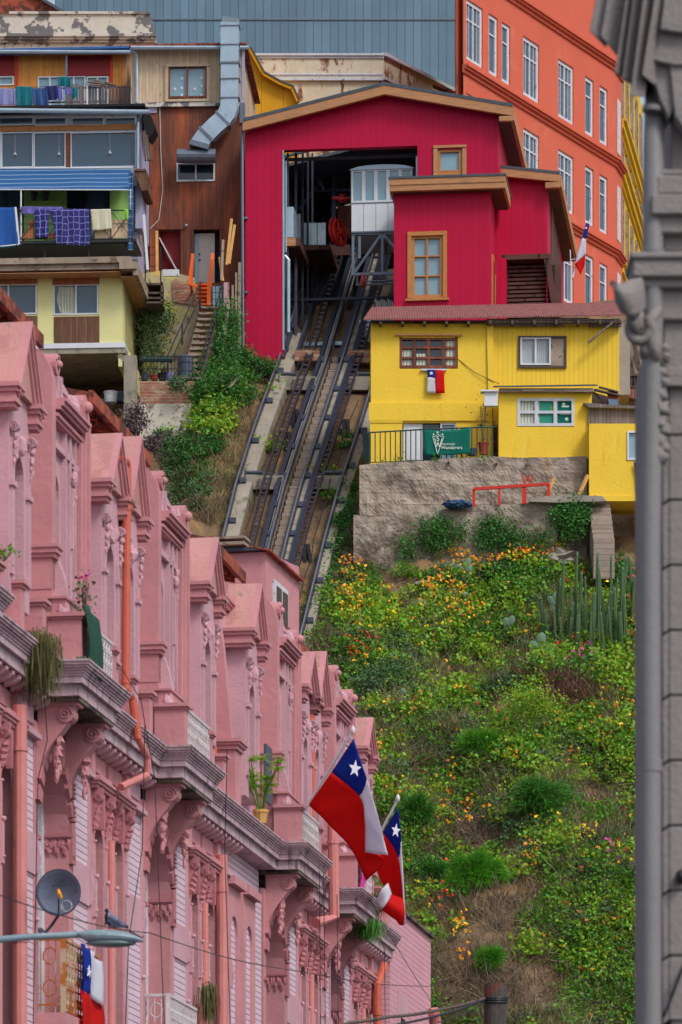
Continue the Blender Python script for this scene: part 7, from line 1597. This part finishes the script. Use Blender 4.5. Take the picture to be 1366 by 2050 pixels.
m = MB(); a = P(222, 1889, Y); m.ball(a, .26, .115, .045, 16, 8); obj('lamp_lens', m, M['lamp_glass'], hd, smooth=True)
m = MB(); m.bar(P(157, 1878, Y-.03), P(284, 1884, Y-.10), .012, .008); obj('rim', m, M['steel'], hd)
m = MB(); m.tube([P(-170, 2070, Y), P(-150, 1960, Y), P(-90, 1900, Y), P(-10, 1882, Y), P(60, 1876, Y), P(158, 1871, Y)], [.06, .05, .042, .036, .034, .034], 12); obj('arm', m, M['lamp_grey'], t, smooth=True)
m = MB(); q = P(-170, 2070, Y); m.tube([(q.x, Y, 0), (q.x, Y, q.z)], [.11, .07], 12); obj('post', m, M['lamp_grey'], t)
t = thing('pigeon', 'dark headed grey pigeon standing on the street lamp head', 'bird', P(232, 1862, Y))
def w_(x, y, dy=0): return P(x, y, Y+dy)
m = MB(); m.tube([w_(209, 1824), w_(212, 1823.5), w_(215, 1823), w_(217, 1827), w_(216, 1834), w_(218, 1841), w_(225, 1846), w_(234, 1849), w_(243, 1851), w_(250, 1854), w_(257, 1857.5)], [.004, .018, .026, .026, .036, .052, .058, .050, .032, .02, .012], 12); b_ = obj('body', m, [M['pigeon_dark'], M['pigeon_body']], t, smooth=True)
for p_ in b_.data.polygons: p_.material_index = 0 if p_.center.x+t.location.x < w_(217, 0).x or p_.center.x+t.location.x > w_(247, 0).x else 1
for s in (-1, 1):
    m = MB(); m.tube([w_(219, 1836, s*.045), w_(228, 1839, s*.058), (w_(240, 1848, s*.04)), w_(252, 1855, s*.015)], [.022, .036, .026, .006], 8); o = obj('wing', m, M['pigeon_body'], t, smooth=True)
    m = MB(); m.bar(w_(231, 1848, s*.085), w_(239, 1841, s*.065), .012, .01); m.bar(w_(236, 1851, s*.075), w_(243, 1845, s*.055), .012, .01); obj('wing_bar', m, M['pigeon_dark'], o)
    m = MB(); m.tube([w_(228+s, 1852, s*.02), w_(228+s, 1861, s*.02)], .005, 5); obj('leg', m, M['red_paint'], t)

# ================================================================ satellite dish
Y = 51.5; fd = Fr(117, Y, 12); t = thing('satellite_dish', 'grey satellite dish with yellow receiver and faded logo above the lower balcony', 'satellite dish', P(90, 1872, 52.4))
m = MB(); c = fd.p(117, 1787, 0); R = .262; b0 = 0; nr, n = 8, 36
for j in range(nr+1):
    r = R*j/nr
    for k in range(n): q = 2*math.pi*k/n; p_ = fd.w(r*math.cos(q), c.z+r*1.0*math.sin(q), -.07*(1-(r/R)**2)); p_.y += -.10*(r*math.sin(q)); m.v.append(tuple(p_))
for j in range(nr):
    for k in range(n): m.f.append((j*n+k, j*n+(k+1) % n, (j+1)*n+(k+1) % n, (j+1)*n+k)); m.m.append(0)
ds = obj('reflector', m, M['dish'], t, smooth=True, thick=.008)
m = MB(); m.tube([fd.w(R*math.cos(q), c.z+R*math.sin(q), 0)+Vector((0, -.1*R*math.sin(q), 0)) for q in np.linspace(0, 6.283, 37)], .006, 6, False); obj('rim', m, M['steel_dark'], ds)
u, z = fd.q(118.5, 1776, .0); text_mesh('movistar', .048, fd, u, z, .012, M['dish_logo'], ds, align='CENTER')
m = MB(); m.tube([fd.p(x, y, .0) for x, y in ((112, 1760), (111, 1768), (115, 1771), (119, 1763), (117, 1767), (121, 1770), (125, 1761), (128, 1760), (130, 1768))], .0045, 5); obj('logo_mark', m, M['dish_logo'], ds)
m = MB(); m.tube([fd.p(117, 1833, -.02), fd.p(117.5, 1815, .22), fd.p(117, 1800, .30)], .01, 6); obj('feed_arm', m, M['steel_dark'], t)
m = MB(); m.tube([fd.p(116.5, 1782, .30), fd.p(119, 1790, .32), fd.p(122, 1798, .30)], [.018, .024, .02], 10); obj('receiver', m, M['amber'], t)
m = MB(); m.tube([fd.p(117, 1787, -.1), fd.p(117, 1833, -.1), fd.p(104, 1852, -.3), P(88, 1871, 52.4)], .018, 8); m.bar(P(80, 1862, 52.6), P(90, 1874, 52.4), .05); obj('mount', m, M['steel_dark'], t)
m = MB(); m.tube([fd.p(133+11*math.cos(q), 1814+11*math.sin(q), .06) for q in np.linspace(0, 6.28, 16)], .004, 4, False); m.tube([fd.p(124, 1800, .2), fd.p(124, 1810, .1), fd.p(128, 1822, .06)], .004, 4); obj('cable_loop', m, M['plastic_white'], t)

# ================================================================ big flags
def flagpole(t, base, tip, r=.022):
    m = MB(); b_, a = Vector(base), Vector(tip); m.tube([b_-(a-b_)*.05, a], r, 8); m.lathe(a, [(r, -.03), (r*1.5, 0), (r*1.6, .03), (r*.9, .06), (.001, .09)], 8); obj('pole', m, M['white'], t)
def netflag(t, net, nu, nv, Ys, amp, uc, vc, star, sr, srot):
    N3 = [[P(x, y, Ys(i, j)) for j, (x, y) in enumerate(r)] for i, r in enumerate(net)]
    for nm, sel, mm_ in (('blue_canton', lambda u, v: u < uc and v < vc, 'flag_blue'), ('white_field', lambda u, v: u < uc and v >= vc, 'flag_white'), ('red_field', lambda u, v: u >= uc, 'flag_red')):
        m = MB(); m.patch(N3, nu, nv, fn=lambda u, v: (0, amp*(.3+v)*math.sin(v*9+u*4)+amp*.6*math.sin(v*17+u*7), 0), cell=lambda u, v: 0 if sel(u, v) else 1)
        keep = [f_ for f_, k in zip(m.f, m.m) if k == 0]; m.f = keep; m.m = [0]*len(keep)
        used = sorted({i for f_ in keep for i in f_}); mp_ = {o_: n_ for n_, o_ in enumerate(used)}; m.v = [m.v[i] for i in used]; m.f = [tuple(mp_[i] for i in f_) for f_ in keep]
        obj(nm, m, M[mm_], t, smooth=True, thick=.012)
t = thing('flag', 'large Chilean flag on a white pole slanting up from the pink balcony', 'flag', P(608, 1625, 68.3), 'Chilean flags')
flagpole(t, P(606, 1628, 68.3), P(707, 1464, 67.7))
yd = lambda i, j: 67.6+i*.14+j*.12
netflag(t, [[(708, 1479), (735, 1562), (757, 1637), (777, 1712)], [(686, 1512), (729, 1580), (745, 1640), (757, 1711)], [(664, 1546), (720, 1594), (731, 1640), (732, 1708)], [(641, 1579), (686, 1624), (722, 1680), (772, 1724)], [(618, 1612), (656, 1648), (703, 1700), (733, 1764)]], 16, 27, yd, .035, .5, 1/3, None, 0, 0)
def star(t, px, py, r, Y, rot, sx=1):
    m = MB(); m.prism([P(px+(x-px)*sx, y, Y) for x, y in star_pts(px, py, r, rot)], (0, .01, 0)); obj('star', m, M['star_white'], t)
star(t, 711, 1539, 18, 67.45, .15, .72)
m = MB(); m.bar(P(611, 1610, 68.2), P(700, 1480, 66.45), .004) if 0 else m.tube([P(700, 1475, 67.7), P(708, 1479, 67.6)], .006, 4); m.tube([P(614, 1614, 68.2), P(619, 1612, 68.15)], .006, 4); obj('tie', m, M['white'], t)
t = thing('flag', 'smaller Chilean flag with folded white corner behind the large one', 'flag', P(725, 1737, 74), 'Chilean flags')
flagpole(t, P(725, 1737, 74), P(797, 1600, 73.5))
yd = lambda i, j: 73.4+i*.14+j*.08
netflag(t, [[(797, 1619), (803, 1676), (806, 1760), (812, 1845)], [(782, 1642), (801, 1692), (808, 1765), (811, 1850)], [(768, 1667), (796, 1712), (806, 1772), (810, 1852)], [(755, 1690), (772, 1735), (790, 1790), (800, 1852)], [(745, 1712), (757, 1748), (775, 1790), (790, 1835)]], 16, 24, yd, .03, .5, .36, None, 0, 0)
star(t, 793, 1663, 15, 73.25, .15, .65)
m = MB(); m.patch([[P(777, 1768, 73.4), P(784, 1790, 73.4)], [P(762, 1785, 73.3), P(776, 1806, 73.3)], [P(752, 1806, 73.4), P(764, 1822, 73.4)]], 6, 6, fn=lambda u, v: (0, -.03*math.sin(u*5+v*3), 0)); obj('white_fold', m, M['flag_white'], t, smooth=True, thick=.012)
m = MB(); m.patch([[P(782, 1790, 73.5), P(808, 1800, 73.5)], [P(774, 1808, 73.4), P(811, 1830, 73.4)], [P(764, 1822, 73.5), P(808, 1853, 73.5)]], 6, 6); obj('red_fold', m, M['flag_red'], t, smooth=True, thick=.012)
# flag draped on the lower balcony rail
t = thing('flag', 'Chilean flag draped over the rusty balcony rail beneath the street lamp', 'flag', pp(54.2, .15, 5.4), 'Chilean flags')
def rf(nm, a, b_, c_, d_, mt):
    m = MB(); o_ = -.35; net = [[pp(a[0]+o_, .16, a[1]), pp((a[0]+b_[0])/2+o_, .16, (a[1]+b_[1])/2), pp(b_[0]+o_, .16, b_[1])], [pp(d_[0]+o_, .18, d_[1]), pp((c_[0]+d_[0])/2+o_, .18, (c_[1]+d_[1])/2), pp(c_[0]+o_, .18, c_[1])]]
    m.patch(net, 8, 8, fn=lambda u, v: PN*(.03*math.sin(v*7+u*3)+.02)); obj(nm, m, M[mt], t, smooth=True, thick=.01)
tz = 6.40
rf('blue_canton', (54.15, tz), (54.55, tz-.02), (54.55, tz-.55), (54.15, tz-.62), 'flag_blue'); rf('white_field', (54.55, tz-.02), (55.25, tz-.1), (55.3, tz-.68), (54.55, tz-.55), 'flag_white'); rf('red_field', (54.12, tz-.56), (55.3, tz-.62), (55.35, tz-1.35), (54.1, tz-1.1), 'flag_red')
m = MB(); m.prism([pp(54.0+.12*(x)/1, .23, tz-.32+.08*y) for x, y in star_pts(0, 0, 1, .5)], PN*.01); obj('star', m, M['star_white'], t)

# ================================================================ things on the pink row
m = MB(); net = [[pp(52.98, .40, 10.3), pp(53.3, .42, 10.27), pp(53.62, .42, 10.22)], [pp(53.0, .46, 9.9), pp(53.35, .47, 9.9), pp(53.66, .46, 9.85)], [pp(53.05, .44, 9.58), pp(53.4, .46, 9.52), pp(53.7, .44, 9.5)]]
m.patch(net, 8, 10, fn=lambda u, v: PN*.02*math.sin(v*8)); fix('green_banner', 'dark green fringed cloth hanging from the flowered balcony', 'cloth', m, M['banner_dark'], smooth=True, thick=.012)
def hangplant(name, label, cat, c, n, sx, sz_, ln, mt, stems=6, up=(0, 0, 1), flower=None, sz=.06):
    t = thing(name, label, cat, c); b = np.array(c)
    C = b+RNG.normal(size=(n, 3))*np.array([sx, sx, sz_])+np.array([0, 0, sz_*1.4*up[2]]); quadobj('foliage', leafmesh(C, sz), M[mt], t)
    m = MB()
    for k in range(stems): m.tube([c, c+Vector((RNG.uniform(-1, 1)*sx, RNG.uniform(-1, 1)*sx, up[2]*ln*RNG.uniform(.6, 1)))], .006, 4)
    obj('stem', m, M['trunk'], t)
    if flower: quadobj('flower', leafmesh(b+RNG.normal(size=(16, 3))*.035+np.array([0, 0, up[2]*ln]), .045), M[flower], t)
hangplant('geranium', 'leggy potted geranium with magenta flower on the balcony over the green cloth', 'plant', pp(53.25, .34, 10.2), 110, .07, .14, .48, 'leaf_dark', 7, flower='fl_pink', sz=.05)
hangplant('weed', 'small weed growing on the cornice left of the green cloth', 'plant', pp(53.0, .42, 9.6), 24, .06, .03, .06, 'leaf_dark', 3, sz=.04)
hangplant('potted_plant', 'yellowish weed clump on the parapet at the left edge of the frame', 'plant', pp(50.7, .0, 10.35), 70, .08, .07, .15, 'leaf_mid', 5, sz=.05)
def hanging_grass(label, c, n, ln, sx, mt='grass_dead'):
    t = thing('hanging_grass', label, 'plant', c); B = np.array(c)+RNG.normal(size=(n, 3))*np.array([sx, sx*1.6, .05]); D = np.array([0, -.05, -1.0])+rot_basis(n)*.18
    quadobj('foliage', blademesh(B, D, np.full(n, ln), .014), M[mt], t)
    C = np.array(c)+RNG.normal(size=(n//2, 3))*np.array([sx, sx*1.6, ln*.3])-np.array([0, 0, ln*.4]); quadobj('foliage', leafmesh(C, .035), M[mt], t); return t
hanging_grass('long beard of dried weeds hanging from the cornice near the left edge', pp(51.9, .12, 9.68), 700, .5, .09)
hanging_grass('green weeds hanging under the last balcony of the pink row', pp(75.0, .3, 9.25), 420, .22, .12, 'leaf_fern')
hanging_grass('dried weed sprouting from the broken drainpipe', pp(62.6, .02, 6.8), 320, .35, .05)
hanging_grass('dried weeds on the far balcony ledge beside the smaller flag', pp(75.4, .36, 9.75), 300, .25, .1)
t = thing('papyrus', 'tall papyrus plant in a pot on the middle balcony parapet', 'plant', pp(66.2, .1, 9.65))
m = MB(); tips = []
for k in range(14):
    b_ = pp(66.2+RNG.uniform(-.15, .15), .1, 9.7); tp = b_+Vector((RNG.uniform(-.26, .26), RNG.uniform(-.3, .3), RNG.uniform(.4, .9))); tips.append(tp); m.tube([b_, b_.lerp(tp, .5)+Vector((0, 0, .1)), tp], .008, 4)
obj('stem', m, M['leaf_mid'], t)
B = np.repeat(np.array([tuple(q) for q in tips]), 40, axis=0); quadobj('foliage', blademesh(B, rot_basis(len(B))*np.array([1, 1, .4])+np.array([0, 0, .1]), np.full(len(B), .16), .012), M['leaf_lime'], t)
m = MB(); m.lathe(pp(66.2, .1, 9.64), [(.08, 0), (.11, .16), (.12, .16), (.12, .2), (.1, .2), (.09, .1), (.001, .1)], 12); obj('pot', m, M['plank_new'], t)
m = MB(); pb(m, 67.0, 67.5, 10.1, 10.95, .0, .04); pb(m, 67.0, 67.5, 10.3, 10.33, .04, .05); pb(m, 67.0, 67.5, 10.65, 10.68, .04, .05); fix('screen_board', 'grey panel with green bands standing on the balcony by the papyrus', 'panel', m, M['plastic_grey'])
m = MB(); net = [[pp(73.6, .39, 10.25), pp(74.0, .4, 10.2)], [pp(73.6, .42, 9.9), pp(74.0, .42, 9.85)], [pp(73.65, .4, 9.65), pp(74.0, .41, 9.62)]]; m.patch(net, 8, 6, fn=lambda u, v: PN*.02*math.sin(v*6+u*4)); fix('pink_cloth', 'magenta and white cloth hanging from the farthest balcony rail', 'cloth', m, M['cloth_pink'], smooth=True, thick=.01)
# ================================================================ utility pole and cables
Y = 58; t = thing('utility_pole', 'dark weathered wooden utility pole wrapped with cable at the bottom edge', 'utility pole', Vector((P(992, 2000, Y).x, Y, 0)))
m = MB(); q = P(992, 1970, Y); m.tube([(q.x, Y, 0), (q.x, Y, q.z)], [.19, .145], 16); obj('pole', m, M['pole_wood'], t)
m = MB()
for k, y in enumerate((1997, 2001, 2006)): m.tube([(q.x+.155*math.cos(a), Y+.155*math.sin(a), P(0, y, Y).z+.02*math.sin(a)) for a in np.linspace(0, 6.28, 18)], .014, 5, False)
obj('cable_wrap', m, M['black_iron'], t)
G = 'overhead cables'
def cable(pts, r, label, mt='black_iron'):
    V = [P(*p_) for p_ in pts]; out = []
    for a, b_ in zip(V, V[1:]):
        for i in range(8): s = i/8; out.append(a.lerp(b_, s)-Vector((0, 0, .06*math.sin(math.pi*s)*(b_-a).length*.1)))
    out.append(V[-1]); m = MB(); m.tube(out, r, 6); fix('cable', label, 'cable', m, M[mt], G)
cable([(560, 2090, 50), (700, 2048, 53), (780, 2036, 54), (870, 2024, 56), (975, 1998, 58)], .022, 'thick drooping cable running from the utility pole towards the lower left', 'plank_dark')
cable([(600, 2075, 50), (820, 2047, 54), (975, 2001, 58)], .016, 'second dark cable just beneath the thick one at the utility pole')
cable([(760, 2080, 50), (870, 2050, 54), (975, 2006, 58)], .008, 'thin cable below the other two at the utility pole')
cable([(-20, 1785, 44), (140, 1838, 46), (300, 1868, 50), (600, 1945, 60), (880, 1975, 70)], .006, 'very thin cable crossing the pink facade behind the street lamp')
for pts, lb in (([(86, 1350, 52.0), (95, 1480, 52), (76, 1560, 52), (66, 2080, 51.9)], 'thin cable running down the facade below the dried weeds'), ([(245, 1340, 55), (282, 1400, 56.5), (310, 1560, 56.8), (330, 2080, 56.6)], 'thin cable looping over the cornice and down beside the second arch'), ([(290, 1450, 57), (285, 1700, 57), (258, 1880, 56.5), (250, 2080, 56.5)], 'thin cable hanging in front of the second pair of narrow windows'), ([(640, 1745, 69), (642, 2080, 69.2)], 'thin cable hanging straight down below the third balcony'), ([(648, 1745, 69), (652, 2080, 69.2)], 'thin cable right of its twin below the third balcony'), ([(675, 1790, 70), (678, 2080, 70)], 'thin cable hanging from the elbow pipe'), ([(752, 1850, 74), (770, 1900, 75), (772, 2080, 75)], 'thin cable hanging from the end of the last balcony'), ([(740, 1800, 74), (868, 2012, 82)], 'thin cable slanting across the plain annex wall'), ([(455, 1500, 62), (450, 1700, 62.4), (462, 2080, 62.3)], 'thin cable by the party wall pipe')):
    cable(pts, .006, lb)
